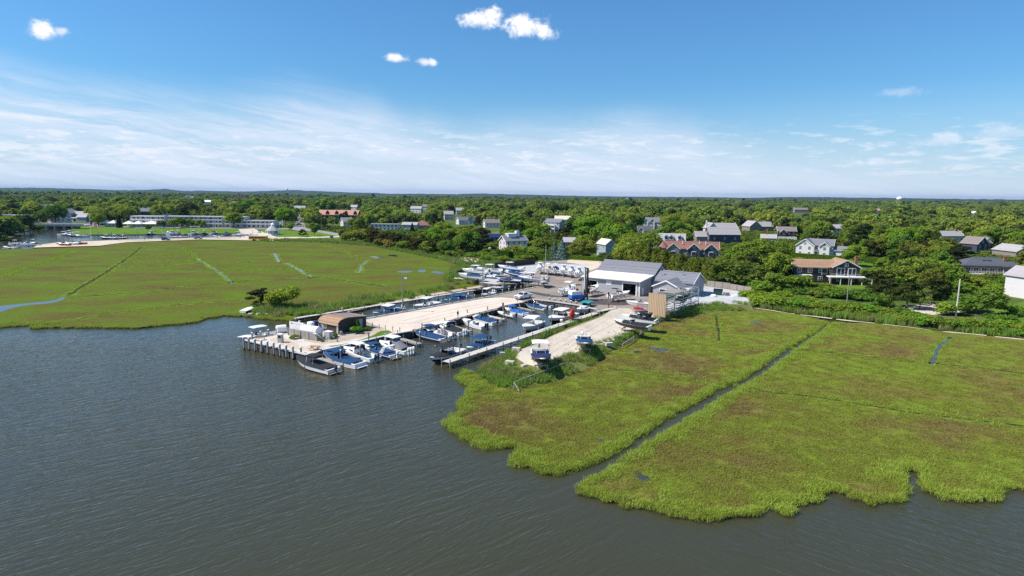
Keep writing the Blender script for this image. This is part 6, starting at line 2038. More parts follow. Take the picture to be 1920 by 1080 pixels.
boat('cream white open boat with blue bimini forward, second after the bare finger dock', (796, 615), (849, 631), console=True, low=GEL, bimini=CVBLUE, bim=(.72, .98), bim_h=.9, hard=GEL, hard_t=(.46, .66), motors=2, mcol=MGREY, seats=TANV)
boat('white boat with white hardtop and black canvas over its cockpit, twin white outboards', (821, 608), (869, 624), cuddy=True, hard=GEL, hard_t=(.56, .82), hard_h=1.0, cover=CVBLACK, cover_rng=(.05, .56), cover_h=.5, motors=2, mcol=GEL)
boat('white open centre console boat without any canvas, dark console, black outboard', (867, 598.5), (910, 612.5), console=True, band=.3, low=GEL, seats=MNAV, motors=2, mcol=MBLK)
boat('white boat with pale foredeck, royal blue cockpit cover and big black outboard', (883, 591), (931, 605), cover=CVBLUE, cover_rng=(.04, .70), cover_h=.36, mcol=MBLK)
boat('navy and cream bow rider with open tan cockpit and dark outboard', (932, 582.5), (966, 591.5), low=NAVY, band=.5, seats=TANV, floor=TANV, mcol=MNAV)
boat('white bow rider under bright light blue cover with a small bright blue bimini', (946, 577), (986, 587), cover=CVSKY, cover_rng=(.05, .62), bimini=CVSKY, bim=(.55, .78), bim_h=1.1, motors=0, platform=GEL)
boat('white boat under royal blue cover nearest the boatyard end of the pier side', (986, 569.5), (1024, 578), cover=CVBLUE, cover_rng=(.06, .95), mcol=MBLK, low=GREYG, band=.6)
boat('white boat with long black cockpit cover tied last before the basin head wall', (1003, 563), (1038, 573), cover=CVBLACK, cover_rng=(.04, .72), bimini=CVBLUE, bim=(.72, .95), bim_h=.5, motors=1, mcol=MBLK)
# ---- right side of the basin, along the white dock
boat('black and white boat with domed black bimini at the outer end of the white dock', (808, 675), (862, 655), low=BLACKG, bottom=GEL, band=.5, cover=CVBLACK, cover_rng=(.34, .95), cover_h=.2, bimini=CVBLACK, bim=(.30, .66), bim_h=1.6, mcol=MBLK)
boat('small boat with royal blue cover and bimini, second boat along the white dock', (877, 655), (918, 639), cover=CVBLUE, cover_rng=(.04, .9), cover_h=.22, bimini=CVBLUE, bim=(.22, .62), bim_h=1.45, mcol=MBLK)
boat('small white deck boat with pale grey bimini half way along the white dock', (982, 616), (1012, 603), low=GEL, bimini=CVWHITE, bim=(.3, .72), bim_h=1.7, seats=GELD, floor=TANV, mcol=MGREY, screen=False)
boat('white and black sport boat with white hardtop beside the red inflatable', (1030, 602), (1074, 589), low=BLACKG, band=.55, hard=GEL, hard_t=(.34, .68), hard_h=1.7, seats=TANV, floor=TANV, mcol=GEL, rails=True)
boat('white cabin boat with teal bimini at the inner end of the white dock', (1083, 584), (1114, 574), bimini=CVTEAL, bim=(.26, .64), bim_h=1.5, cuddy=True, rails=True, motors=0, B=3.0)
# ---- canal on the left of the pier
boat('long white centre console with white T top at the open end of the pier', (449, 635), (521, 624.5), console=True, hard=GEL, hard_t=(.36, .68), hard_h=1.85, motors=2, mcol=GEL, L=9.5)
boat('white and blue boat with white and blue hardtop, first in the canal behind the shack', (701, 590.5), (752, 579.5), cover=CVBLUE, cover_rng=(.1, .92), hard=GEL, hard_t=(.34, .62), hard_h=1.4, mcol=GEL)
boat('white centre console with white T top, second in the canal behind the sand lot', (778, 577), (820, 567.5), console=True, hard=GEL, hard_t=(.34, .66), low=NAVY, band=.75, mcol=MBLK)
boat('boat with royal blue cover and low bimini, third in the canal behind the sand', (834, 567), (877, 557), cover=CVBLUE, cover_rng=(.05, .95), bimini=CVBLUE, bim=(.28, .6), bim_h=1.1, mcol=GEL)
boat('black hulled runabout on the far side of the canal', (885, 546.5), (912, 541), low=BLACKG, up=BLACKG, cover=CVBLACK, cover_rng=(.3, .9), cover_h=.2, mcol=MBLK, L=8)
boat('white hardtop boat close to the second light pole in the canal', (900, 555), (928, 547), console=True, hard=GEL, hard_t=(.4, .8), motors=2, mcol=GEL, L=8)
boat('white centre console with navy bimini at the inner end of the canal', (924, 541.5), (954, 535.5), console=True, bimini=CVNAVY, bim=(.34, .66), low=GREYG, band=.6, mcol=MGREY, L=8.5)
# ---- ashore, upper left corner of the yard (bows to the marsh)
HL = R(172)
land('trailer', 'long white boat with royal blue cover on the trailer behind the white pickup', 'trailer under the long white boat with the royal blue cover', centre=(884, 517.5), heading=R(160), L=9.5, cover=CVBLUE, cover_rng=(.1, .62), low=GEL, motors=1, mcol=MNAV)
land('stand', 'white boat with white hardtop ashore behind the one with the royal blue cover', 'stand under the white hardtop boat near the marsh', centre=(891, 509), heading=R(158), L=10, cuddy=True, hard=GEL, hard_t=(.34, .62), low=BLACKG, band=.75, mcol=MBLK)
land('stand', 'white boat with grey teal hull, T top and dark outboards ashore near the black fence', 'stand under the grey teal hulled boat', centre=(917, 507.5), heading=R(155), L=11, console=True, hard=GEL, hard_t=(.36, .6), low=TEALG, band=.5, motors=3, mcol=MBLK)
land('stand', 'white and bright blue boat with T top and white outboards before the black fence', 'stand under the bright blue hulled boat', centre=(957, 503), heading=R(150), L=10.5, console=True, hard=GEL, hard_t=(.4, .64), low=BLUEG, band=.45, motors=3, mcol=GEL, zt=1.1)
land('trailer', 'boat with tilted royal blue cover in front of the bright blue hulled boat', 'trailer under the boat with the tilted royal blue cover', centre=(960, 512), heading=R(150), L=9, cover=CVBLUE, cover_rng=(.05, .6), low=NAVY, band=.5, motors=0, tilt=R(5))
land('stand', 'black hulled boat with dark blue cover, first of four above the canal end', 'stand under the black hulled boat above the canal end', centre=(955, 525.5), heading=R(170), L=7.5, cover=CVNAVY, cover_rng=(.4, .9), low=BLACKG, band=.4, mcol=MBLK)
land('stand', 'dark hulled boat with royal blue cover, second of four above the canal end', 'stand under the dark hulled boat with royal blue cover', centre=(977, 524.5), heading=R(168), L=7.5, cover=CVBLUE, cover_rng=(.1, .9), cover_h=.5, low=NAVY, band=.3, motors=0)
land('stand', 'grey hulled cabin boat with white hardtop, third of four above the canal end', 'stand under the grey hulled cabin boat', centre=(999, 523.5), heading=R(166), L=9.5, cuddy=True, hard=GEL, hard_t=(.4, .7), low=GREYG, band=.35, motors=2, mcol=MGREY, zt=1.1)
land('stand', 'small white centre console facing the yard at the canal end, fourth of four', 'stand under the small white centre console', centre=(1020.5, 528), heading=R(-100), L=6.5, console=True, hard=GEL, hard_t=(.36, .66), low=BLACKG, band=.55, mcol=GEL)
# ---- row of six white boats, sterns to the yard
for k, (px, py, extra, lab) in enumerate([
        (1013, 502, dict(console=True, hard=GEL, motors=2, mcol=GEL, enclosure=CVWHITE), 'white T top boat first from the left in the row of six on the gravel'),
        (1028, 504, dict(cover=CVTAN, cover_rng=(.05, .5), cover_h=.7, hard=GEL, motors=2, mcol=GEL), 'white boat with tan canvas, second from the left in the row of six'),
        (1042, 505, dict(cover=CVNAVY, cover_rng=(.05, .5), cover_h=.9, hard=GEL, motors=2, mcol=GEL), 'white boat with navy stern canvas, third from the left in the row of six'),
        (1057.5, 506.5, dict(console=True, hard=GEL, motors=3, mcol=GEL, low=TEALG, enclosure=CVWHITE), 'T top boat with blue green stern, fourth from left in the row of six'),
        (1072, 508.5, dict(console=True, hard=GEL, motors=2, mcol=GEL, enclosure=CVWHITE), 'white T top boat fifth from the left in the row of six'),
        (1085.5, 511.5, dict(console=True, hard=GEL, motors=3, mcol=GEL, zt=1.2, enclosure=CVWHITE), 'tallest white T top boat at the right end of the row of six')]):
    land('stand', lab, 'stand under the ' + ('first', 'tan canvas', 'navy canvas', 'fourth', 'fifth', 'tallest')[k] + ' boat in the row of six', centre=(px, py), heading=R(84 - k * 1.5), L=9.2, B=2.35, band=.5, hard_t=(.22, .56), hard_h=1.75, **extra)
# ---- on the yard
land('trailer', 'white centre console with T top and triple outboards on the asphalt left of the forklift', 'trailer under the white centre console left of the forklift', bow=(1080, 535), stern=(1053, 545), L=8.8, console=True, hard=GEL, hard_t=(.36, .62), hard_h=1.8, motors=3, mcol=GEL, tilt=R(3), zt=.8)
land('stand', 'white bow rider with tan cockpit lying before the left garage door, behind the forklift', 'stand under the white bow rider by the left garage door', bow=(1122, 535), stern=(1100, 544), L=7.5, seats=TANV, floor=TANV, zt=1.2, motors=0, low=GREYG, band=.6, tilt=R(4))
land('trailer', 'white and cream boat with black outboard and small dark bimini before the open garage door', 'trailer under the white and cream boat at the open garage door', bow=(1178, 546.5), stern=(1146, 553), L=8, seats=TANV, floor=TANV, bimini=CVBLACK, bim=(.2, .36), bim_h=1.4, low=mat('cream_gelcoat', (.66, .6, .5), .25, .05), mcol=MBLK, zt=.9)
# ---- on the spit
land('stand', "navy covered boat with white bimini, bow to the bay, on the spit's tip", 'stand under the navy covered boat at the tip of the spit', bow=(1017, 677), stern=(1011, 655), L=9.0, B=3.3, low=BLACKG, bottom=GEL, band=.22, cover=CVNAVY, cover_rng=(.50, .94), cover_h=.16, bimini=CVWHITE, bim=(.06, .36), bim_h=1.55, motors=1, mcol=MGREY, zb=.9, zt=.85)
land('stand', 'blue covered boat, bow to the marsh, on the edge of the dirt spit', 'stand under the blue covered boat on the edge of the spit', bow=(1099, 648), stern=(1092, 629), L=8.2, B=3.0, low=BLACKG, bottom=GEL, band=.3, cover=CVBLUE, cover_rng=(.42, .93), cover_h=.14, motors=1, mcol=GEL, zb=.9, zt=.85)
land('stand', 'brown and white boat with black cover nearest the marsh at the root of the spit', 'stand under the brown and white boat', bow=(1166, 602), stern=(1203, 610), L=8.2, low=BROWNG, bottom=GEL, band=.22, cover=CVBLACK, cover_rng=(.05, .72), cover_h=.4, motors=0, zt=.8)
land('stand', 'white boat with black cover and black tower behind the brown and white one', 'stand under the white boat with black tower', bow=(1180, 592), stern=(1217, 599), L=8.0, low=GEL, cover=CVBLACK, cover_rng=(.05, .75), cover_h=.4, arch=MBLK, motors=1, mcol=MGREY, zt=.8)
boat('dark jet ski beside the corrugated panel', None, None, centre=(1206, 587), heading=R(190), L=3.4, B=1.2, low=BLACKG, up=MNAV, cover=CVBLACK, cover_rng=(.1, .8), cover_h=.5, motors=0, screen=False, z0=Z_Y + .45, name='jet_ski', cat='jet ski')
boat('red and white jet ski on a cart left of the corrugated panel', None, None, centre=(1196, 577.5), heading=R(190), L=3.6, B=1.25, low=GEL, up=REDG, cover=RED, cover_rng=(.1, .85), cover_h=.55, motors=0, screen=False, z0=Z_Y + .75, name='jet_ski', cat='jet ski')
stand((P(1196, 577.5, 2.6).x, P(1196, 577.5, 2.6).y), R(190), 3.6, Z_Y, 'cart under the red and white jet ski', .7)
stand((P(1206, 587, 2.4).x, P(1206, 587, 2.4).y), R(190), 3.4, Z_Y, 'cart under the dark jet ski', .42)
boat('stranded old white boat hull on the sandy point of the left marsh', None, None, centre=(464, 579), heading=R(80), L=4.2, B=2.0, low=BLACKG, up=GEL, cover=CVWHITE, cover_rng=(.02, .9), cover_h=.3, motors=0, screen=False, z0=Z_M + .2)
# ------------------------------------------------------------------ main boat shed
M_ROOFW = striped('white_membrane_roof', (0.70, 0.655, 0.60), (0.78, 0.735, 0.68), 'x', 0.35, duty=.05, var=.06, bump=.1)
pA, pB = P(1093, 544.5, Z_Y), P(1199, 556, Z_Y)
uu = (pB - pA).normalized()
UA = math.atan2(uu.y, uu.x)
shed = empty('boat_shed', (pB.x, pB.y, Z_Y), UA, 'large grey boat shed with grey gable roof, white lean to roof and two big doors', 'shed')
# local frame: x along the front (0 at the right corner, negative left), y to the back
LW, D1, D2 = 18.6, 10.4, 21.6
w = MB()
hF, hJ, hE, hR = 4.0, 4.95, 5.1, 8.0
doors = [(-17.6, -13.6, 3.3), (-5.2, -1.2, 3.4)]
xs_ = [-LW] + [q for d in doors for q in d[:2]] + [0]
for i in range(0, len(xs_), 2): w.bbox((xs_[i], 0, 0), (xs_[i + 1], .25, hF), M_LGSH)
for a, b, h in doors: w.bbox((a, 0, h), (b, .25, hF), M_LGSH)
def side(x0, x1):
    w.add([(x0, 0.26, 0), (x1, 0.26, 0), (x1, D1, 0), (x0, D1, 0), (x0, .26, hF), (x1, .26, hF), (x1, D1, hJ), (x0, D1, hJ)], [(0, 3, 2, 1), (4, 5, 6, 7), (1, 2, 6, 5), (3, 0, 4, 7), (0, 1, 5, 4), (2, 3, 7, 6)], M_LGSH)
side(-.25, 0); side(-LW, -LW + .25)
w.build('front_wall', shed)
g = MB()
ym = (D1 + D2) / 2
g.add([(-LW, D1, 0), (0, D1, 0), (0, D2, 0), (-LW, D2, 0), (-LW, D1, hE), (0, D1, hE), (0, D2, hE), (-LW, D2, hE), (-LW, ym, hR), (0, ym, hR)],
      [(2, 3, 7, 6), (1, 2, 6, 9, 5), (3, 0, 4, 8, 7), (4, 5, 9, 8), (6, 7, 8, 9), (0, 1, 5, 4)], M_LGSH)
g.build('hall_wall', shed)
r = MB()
for sg, y0 in ((-1, D1 - .3), (1, D2 + .5)):
    ze = hE - (.5 if sg > 0 else .3) * (hR - hE) / (ym - D1)
    v = [(-LW - .4, y0, ze), (.4, y0, ze), (.4, ym, hR), (-LW - .4, ym, hR)]
    v = [(a, b, c + .04) for a, b, c in v] + [(a, b, c + .22) for a, b, c in v]
    fs = [(0, 3, 2, 1), (4, 5, 6, 7), (0, 1, 5, 4), (1, 2, 6, 5), (2, 3, 7, 6), (3, 0, 4, 7)]
    r.add(v, fs if sg < 0 else [f[::-1] for f in fs], M_RGREY)
r.build('roof', shed)
r = MB()
v = [(-LW - .3, -.6, hF), (.3, -.6, hF), (.3, D1 - .35, hJ - .04), (-LW - .3, D1 - .35, hJ - .04)]
v = [(a, b, c + .03) for a, b, c in v] + [(a, b, c + .3) for a, b, c in v]
r.add(v, [(0, 3, 2, 1), (4, 5, 6, 7), (0, 1, 5, 4), (1, 2, 6, 5), (2, 3, 7, 6), (3, 0, 4, 7)], M_ROOFW)
lean = r.build('lean_to_roof', shed)
MB().bbox((-LW - .3, -.66, hF + .02), (.3, -.62, hF + .28), M_STEEL).build('gutter', lean)
for a, b, h in doors:
    f = MB().bbox((a - .3, -.08, 0), (a, .12, h + .3), M_WHITE).bbox((b, -.08, 0), (b + .3, .12, h + .3), M_WHITE).bbox((a, -.08, h), (b, .12, h + .3), M_WHITE)
    f.bbox((a, 6.0, 0), (b, 6.1, h), M_DARKIN).build('garage_door', shed)  # near-black panel set back inside stands in for the shed's interior shade
fl_ = MB().bbox((-LW + .25, .26, .02), (-.25, D1 - .05, .05), mat('shed_floor', (.10, .09, .08), .8, .2)).build('floor', shed)
MB().bbox((-10.6, -.06, 2.5), (-8.9, -.01, 3.75), M_WHITE).build('wall_sign', shed)
MB().bbox((-.28, -.06, 0), (.03, -.01, hF), M_WHITE).build('corner_board', shed)
MB().bbox((.01, 1.6, 0), (.06, 2.9, 2.2), M_WHITE).build('side_door', shed)
MB().bbox((-.9, -.14, .1), (-.4, -.02, 1.3), M_STEEL).build('meter_box', shed)
MB().bbox((.3, D1 - .1, hE - .4), (.44, ym, hE - .2), M_WHITE).build('trim', shed)
MB().tube((-1, D1 - 1.2, hJ), (-1, D1 - 1.2, hJ + 1.6), .12, M_STEEL).build('vent_pipe', shed)
FOOT.append((pB.x, pB.y + 6, 18))
# lower shed to the right, with a front gable
s2 = empty('workshop', (pB.x, pB.y, Z_Y), UA, 'lower grey workshop with two roofs joined to the right of the big boat shed', 'shed')
wing(s2, (6.3, 14.1), 12.0, 10.6, 3.8, 2.5, 0, M_LGSH, M_RGREY, over=.4)
wing(s2, (6.9, 7.0), 9.6, 7.6, 3.15, 1.75, R(90), M_LGSH, M_RGREY, over=.35)
MB().bbox((5.0, 2.02, 1.15), (8.6, 2.16, 2.55), M_WHITE).bbox((5.2, 1.98, 1.3), (8.4, 2.12, 2.4), M_DARKIN).build('window', s2)
for yy in (11.0, 17.0): MB().bbox((12.28, yy, .8), (12.38, yy + 1.1, 2.2), M_WHITE).bbox((12.34, yy + .12, .92), (12.42, yy + .98, 2.08), M_PANE).build('window', s2)
MB().bbox((12.28, 13.6, 0), (12.4, 14.7, 2.1), M_WHITE).build('door', s2)
MB().tube((8.2, 12, 5), (8.2, 12, 7.2), .12, M_STEEL).build('vent_pipe', s2)
MB().tube((2.2, 11, 5), (2.2, 11, 6.9), .07, M_STEEL).bbox((1.95, 10.8, 6.7), (2.45, 11.2, 7.0), M_BLACK).build('vent_pipe', s2)
MB().lathe([(.12, 0), (.16, .25), (.02, .32)], M_WHITE, 8, (6.9, 2.9, 4.15)).build('wall_lamp', s2)

# ------------------------------------------------------------------ steel boat rack with corrugated end panel
M_CORR = striped('tan_corrugated_sheet', (0.40, 0.27, 0.16), (0.74, 0.55, 0.36), 'y', 2.4, rough=.45, duty=.22, var=.06, bump=.8)
n0, n1 = P(1214, 593, Z_Y), P(1247.5, 595, Z_Y)
fr_ = P(1313, 570, Z_Y)
dv = (fr_ - n1); dv.z = 0; LR = 22.0; RA = math.atan2(dv.y, dv.x)
rack = empty('boat_rack', n1, RA, 'galvanised steel boat rack on three levels with a tan corrugated end panel', 'rack')
WR = 4.4
MB().bbox((-.2, .0, 0), (-.05, WR, 5.5), M_CORR).build('end_panel', rack)
for i in range(5):
    for y in (.1, WR - .1):
        MB().bbox((.1 + i * LR / 4 - .09, y - .09, 0), (.1 + i * LR / 4 + .09, y + .09, 5.3 - (i > 2) * .6), M_STEEL).build('upright', rack)
for lv in (1.1, 3.0, 4.7):
    q = MB()
    for y in (.1, WR - .1): q.bbox((.2, y - .07, lv - .09), (LR + .1, y + .07, lv + .09), M_STEEL)
    for i in range(9): q.bbox((.1 + i * LR / 8 - .06, .18, lv - .07), (.1 + i * LR / 8 + .06, WR - .18, lv + .07), M_STEEL)
    q.build('level_frame', rack)
q = MB()
rgx = random.Random(3)
for i in range(14): q.bbox((6 + i * .55, .3 + rgx.uniform(-.3, .2), 4.80 + rgx.uniform(0, .12)), (6.4 + i * .55, WR - rgx.uniform(0, .5), 4.93 + rgx.uniform(0, .1)), M_GREYWOOD)
q.build('plank_deck', rack)
for i in range(4):
    MB().tube((.1 + i * LR / 4, 0, .2), (.1 + (i + 1) * LR / 4, 0, 2.9), .05, M_STEEL, 4).build('brace', rack)
RM = Matrix.Translation(n1) @ Matrix.Rotation(RA, 4, 'Z')
def racked(x, lv, label, **kw):
    p = RM @ Vector((x, WR / 2, 0))
    L = kw.pop('L', 6.5)
    o = boat(label, None, None, centre=(960, 540), heading=RA + kw.pop('turn', 0) + R(90), L=L, z0=Z_Y + lv + .1 + .04 * L, motors=0, **kw)
    o.location = (p.x, p.y, o.location[2])
racked(7.0, 3.0, 'white and dark green boat on the middle level of the steel rack', turn=R(-90), low=GEL, up=GREENG, band=.35, cover=GREENG, cover_rng=(.3, .95), cover_h=.2, L=8)
racked(16.5, 3.0, 'white boat at the far end of the middle level of the steel rack', turn=R(-90), low=GEL, L=7.5)
racked(15.5, 1.1, 'dark covered boat on the lowest level of the steel rack', turn=R(-90), low=NAVY, cover=CVBLACK, L=7)
boat('white boat bow left on the blocks behind the corrugated panel', (1186, 566), (1215, 569.5), L=7, z0=Z_Y + 1.6, zb=.8, zs=.5, motors=0, low=GEL)
q = P(1201, 568, Z_Y + 1.5); stand((q.x, q.y), R(170), 7, Z_Y, 'stand under the white boat behind the corrugated panel', 1.32)

# ------------------------------------------------------------------ shack on the pier
sc_, sa, sb = P(632.5, 627, Z_Y), P(596, 619.5, Z_Y), P(662, 620.5, Z_Y)
fa = (sa - sc_); Lf = 5.6
SA = math.atan2(-fa.y, -fa.x)      # local x runs along the front towards the right corner
shack = empty('shack', (sc_.x, sc_.y, Z_Y), SA, 'small dark shingled pier shack with rounded tan roof and a low flat rear part', 'shack')
hE_, DW = 1.9, 7.8
prof = [(0, 1.9), (.16, 2.3), (.5, 2.62), (1.05, 2.86), (1.8, 2.98), (2.6, 3.0)]
end = [(0, 0)] + prof + [(DW, 2.5), (DW, 0)]
w = MB()
for x, k in ((-Lf, -1), (0, 1)):
    pts = [(x, y, z) for y, z in end]
    w.add(pts, [tuple(range(len(pts)))[::k]], M_BSHIN)
w.quad([(-Lf, 0, 0), (0, 0, 0), (0, 0, hE_), (-Lf, 0, hE_)], M_BSHIN).quad([(0, DW, 0), (-Lf, DW, 0), (-Lf, DW, 2.5), (0, DW, 2.5)], M_BSHIN)
w.build('wall', shack)
ro = [(-.25, 1.83)] + [(y - .06 * (1 - y / 2.6), z + .12) for y, z in prof] + [(2.9, 3.1)]
ri = [(-.22, 1.78)] + [(y, z + .02) for y, z in prof] + [(2.9, 3.0)]
ring = [[(x, y, z) for y, z in ro] + [(x, y, z) for y, z in ri[::-1]] for x in (-Lf - .3, .3)]
roof_ = MB().loft(ring, M_RBROWN).build('roof', shack)
MB().add([(x, y, z + dz) for dz in (.03, .15) for x, y, z in ((-Lf - .2, 2.93, 2.98), (.2, 2.93, 2.98), (.2, DW + .3, 2.48), (-Lf - .2, DW + .3, 2.48))], [(3, 2, 1, 0), (4, 5, 6, 7), (0, 1, 5, 4), (1, 2, 6, 5), (2, 3, 7, 6), (3, 0, 4, 7)], M_RTAUPE).build('rear_roof', shack)
MB().bbox((.31, -.16, 0), (.36, .02, hE_ + .1), M_WHITE).bbox((-.06, -.06, 0), (.06, -.01, hE_), M_WHITE).build('corner_board', shack)
MB().bbox((-5.2, -.08, 0), (-4.2, -.01, 2.0), M_BLUEW).build('door', shack)
MB().bbox((-4.0, -.08, .8), (-3.3, -.01, 1.8), M_WHITE).bbox((-3.9, -.1, .9), (-3.4, -.03, 1.7), M_PANE).build('window', shack)
MB().bbox((.02, 5.4, .2), (.14, 6.6, 2.2), M_BLUEW).build('blue_door', shack)
MB().tube((-.6, 2.0, 3.4), (-.6, 2.0, 4.9), .06, M_STEEL).bbox((-.8, 1.85, 4.7), (-.4, 2.15, 5.2), M_GREYWOOD).build('vent_pipe', roof_)
tree_at(671, 621, 22, 'screen', 1.2, (.55, .8, .4), 'narrow dark green evergreen at the rear of the shack', seed=1, z=Z_Y)
tree_at(667, 625, 17, 'shrub', 1.0, (.9, 1.4, .5), 'bright green clipped bush against the dark shack wall', seed=1, z=Z_Y)
tree_at(688, 620, 9, 'shrub', 1.5, (.55, .8, .45), 'dark green round bush at the end of the shack', seed=2, z=Z_Y)
tree_at(678, 621.5, 8, 'shrub', 1.3, (.65, .85, .5), 'small dark bush between the evergreen and the round bush', seed=0, z=Z_Y)
tree_at(552, 635.5, 9, 'shrub', 1.5, (.9, 1.0, .5), 'rounded olive bush before the tank fence', seed=1, z=Z_Y)
tree_at(621, 636.5, 4.5, 'shrub', 1.2, (1.0, 1.3, .5), 'tiny round bush by the grey cabinet', seed=0, z=Z_Y)
tree_at(628, 632, 9, 'shrub', 1.1, (.7, .8, .5), 'dark bush at the corner board of the shack', seed=2, z=Z_Y)
tree_at(604, 640.5, 5, 'shrub', 1.5, (1.2, 1.0, .8), 'dry low bush at the foot of the white stair', seed=1, z=Z_Y)

# tanks behind the plank fence
def seg_fence(a, b, h, label, name='plank_fence', m=None, z=Z_Y, posts=True, rails=True, cat='fence'):
    pa, pb = P(*a, z), P(*b, z)
    L = (pb - pa).length
    root = empty(name, pa, math.atan2(pb.y - pa.y, pb.x - pa.x), label, cat)
    MB().bbox((0, -.04, .05), (L, .04, h), m or M_TIMBER).build('panel', root)
    if posts:
        n = max(1, round(L / 2.5))
        for i in range(n + 1): MB().bbox((i * L / n - .07, -.14, 0), (i * L / n + .07, -.05, h + .1), M_GREYWOOD).build('post', root)
    return root
seg_fence((564, 634.5), (595, 639.5), 1.5, 'weathered plank fence along the front of the white fuel tanks')
seg_fence((541, 628.5), (563.5, 634.3), 1.5, 'shorter plank fence left of the fuel tanks')
seg_fence((595.5, 639.3), (604, 636.5), 1.5, 'grey plank fence end beside the white stair')
def tank(p, L, r, rz, label, z):
    root = empty('fuel_tank', (p.x, p.y, z), rz, label, 'tank')
    MB().tube((-L / 2, 0, r), (L / 2, 0, r), r, M_WHITE, 16).tube((-L / 2 - .18, 0, r), (-L / 2, 0, r), r * .7, M_WHITE, 16, r).tube((L / 2, 0, r), (L / 2 + .18, 0, r), r, M_WHITE, 16, r * .7).build('shell', root)
    for x in (-L * .3, L * .3): MB().bbox((x - .15, -r * .8, -.5), (x + .15, r * .8, .2), M_CONC).build('saddle', root)
    MB().tube((0, 0, 2 * r - .02), (0, 0, 2 * r + .35), .22, M_WHITE, 10).build('hatch', root)
FA = math.atan2((P(595, 639.5, Z_Y) - P(564, 634.5, Z_Y)).y, (P(595, 639.5, Z_Y) - P(564, 634.5, Z_Y)).x)
tank(P(584, 632.5, Z_Y), 4.2, .95, FA, 'long white fuel tank nearest the shack behind the plank fence', Z_Y + .5)
tank(P(562, 624.5, Z_Y), 2.6, .85, FA, 'shorter white fuel tank behind the white board', Z_Y + .5)
bd = P(560, 629, Z_Y)
MBd = MB().bbox((-2.4, -.05, 1.2), (1.4, .05, 2.7), M_WHITE).bbox((-1.95, -.07, 2.25), (-1.5, -.051, 2.5), RED)
for k in range(6): MBd.bbox((-1.3 + k * .38, -.065, 2.28), (-1.04 + k * .38, -.051, 2.42), mat('pale_lettering', (.6, .45, .43), .6))
tag(MBd.build('sign_board', loc=bd, rz=FA), 'white sign board with small red emblem above the plank fence', 'sign')
for (px, py, r, h, lab) in [(583.5, 622, .75, 1.1, 'white round drum with blue lid behind the fuel tanks'), (592, 621, .55, 1.2, 'blue barrel behind the fuel tanks')]:
    p = P(px, py, Z_Y)
    MBq = MB().lathe([(r, 0), (r, h), (r * .9, h + .08), (.05, h + .1)], M_WHITE if r > .6 else CVBLUE, 14)
    tag(MBq.build('drum', loc=(p.x, p.y, Z_Y + .9)), lab, 'barrel')
    tag(MB().bbox((-.6, -.6, 0), (.6, .6, .9), M_CONC).build('plinth', loc=p), 'concrete plinth under the ' + lab, 'plinth')
p = P(527.5, 624, Z_Y)
tag(MB().tube((-.9, 0, .85), (.9, 0, .85), .8, M_WHITE, 16).bbox((-.7, -.5, 0), (.7, .5, .25), M_CONC).build('water_tank', loc=p, rz=R(35)), 'stubby white tank by the open end of the pier next to the big centre console', 'tank')
# white stair
st = P(604.5, 637, Z_Y)
stair = empty('stair', st, SA + R(180), 'white wooden stair with handrails up to the shack', 'stair')
q = MB()
for k in range(7): q.bbox((-.5, .26 * k - .02, .24 * k + .12), (.5, .26 * k + .28, .24 * k + .18), M_WHITE)
q.build('steps', stair)
for x in (-.55, .55):
    r_ = MB().tube((x, 0, .9), (x, 1.9, 2.6), .04, M_WHITE, 4).tube((x, 0, .1), (x, 1.9, 1.75), .06, M_WHITE, 4)
    for k in range(6): r_.tube((x, .36 * k, .12 + .33 * k), (x, .36 * k, .9 + .33 * k), .03, M_WHITE, 4)
    r_.build('handrail', stair)
tag(MB().bbox((-.75, -.5, 0), (.75, .5, 1.45), M_LGSH).bbox((-.8, -.55, 1.45), (.8, .55, 1.52), M_WHITE).build('cabinet', loc=P(616.5, 635, Z_Y), rz=SA), 'grey timber cabinet between the stair and the shack corner', 'cabinet')
# fuel pump, bench, picnic table
fp = empty('fuel_pump', P(526, 642, Z_Y), R(-15), 'pale grey fuel pump on the pier apron', 'fuel pump')
MB().bbox((-.45, -.3, 0), (.45, .3, 1.55), M_STEEL).build('body', fp)
MB().bbox((-.55, -.38, 1.55), (.55, .38, 1.72), M_WHITE).build('cap', fp)
MB().bbox((-.3, -.32, .9), (.3, -.29, 1.35), M_PANE).build('display', fp)
MB().path([(.46, 0, 1.2), (.75, 0, 1.0), (.78, 0, .3), (.55, 0, .15)], .03, M_BLACK).build('hose', fp)
tag(MB().bbox((-.9, -.35, .4), (.9, .35, .48), TANV).bbox((-.85, -.3, 0), (-.75, .3, .4), M_GREYWOOD).bbox((.75, -.3, 0), (.85, .3, .4), M_GREYWOOD).bbox((-.9, .28, .48), (.9, .35, .9), TANV).build('bench', loc=P(488, 638, Z_Y), rz=R(25)), 'tan bench at the outer edge of the pier apron', 'bench')
pt = empty('picnic_table', P(590, 656, Z_Y), R(-20), 'orange brown picnic table at the pier corner by the maroon striped boat', 'picnic table')
M_ORW = mat('orange_stained_wood', (.42, .22, .08), .7, .2, 2.5)
MB().bbox((-.95, -.4, .70), (.95, .4, .76), M_ORW).build('table_top', pt)
for y in (-.72, .72): MB().bbox((-.95, y - .14, .42), (.95, y + .14, .47), M_ORW).build('bench', pt)
for x in (-.65, .65):
    MB().tube((x, -.75, 0), (x, .3, .7), .05, M_ORW, 4).tube((x, .75, 0), (x, -.3, .7), .05, M_ORW, 4).bbox((x - .04, -.8, .34), (x + .04, .8, .42), M_ORW).build('leg_frame', pt)
tag(MB().lathe([(.30, 0), (.34, .3), (.3, .75), (.32, .8), (.05, .85)], M_GREYWOOD, 10).build('barrel', loc=P(640, 628.5, Z_Y)), 'wooden barrel at the gable wall of the shack', 'barrel')

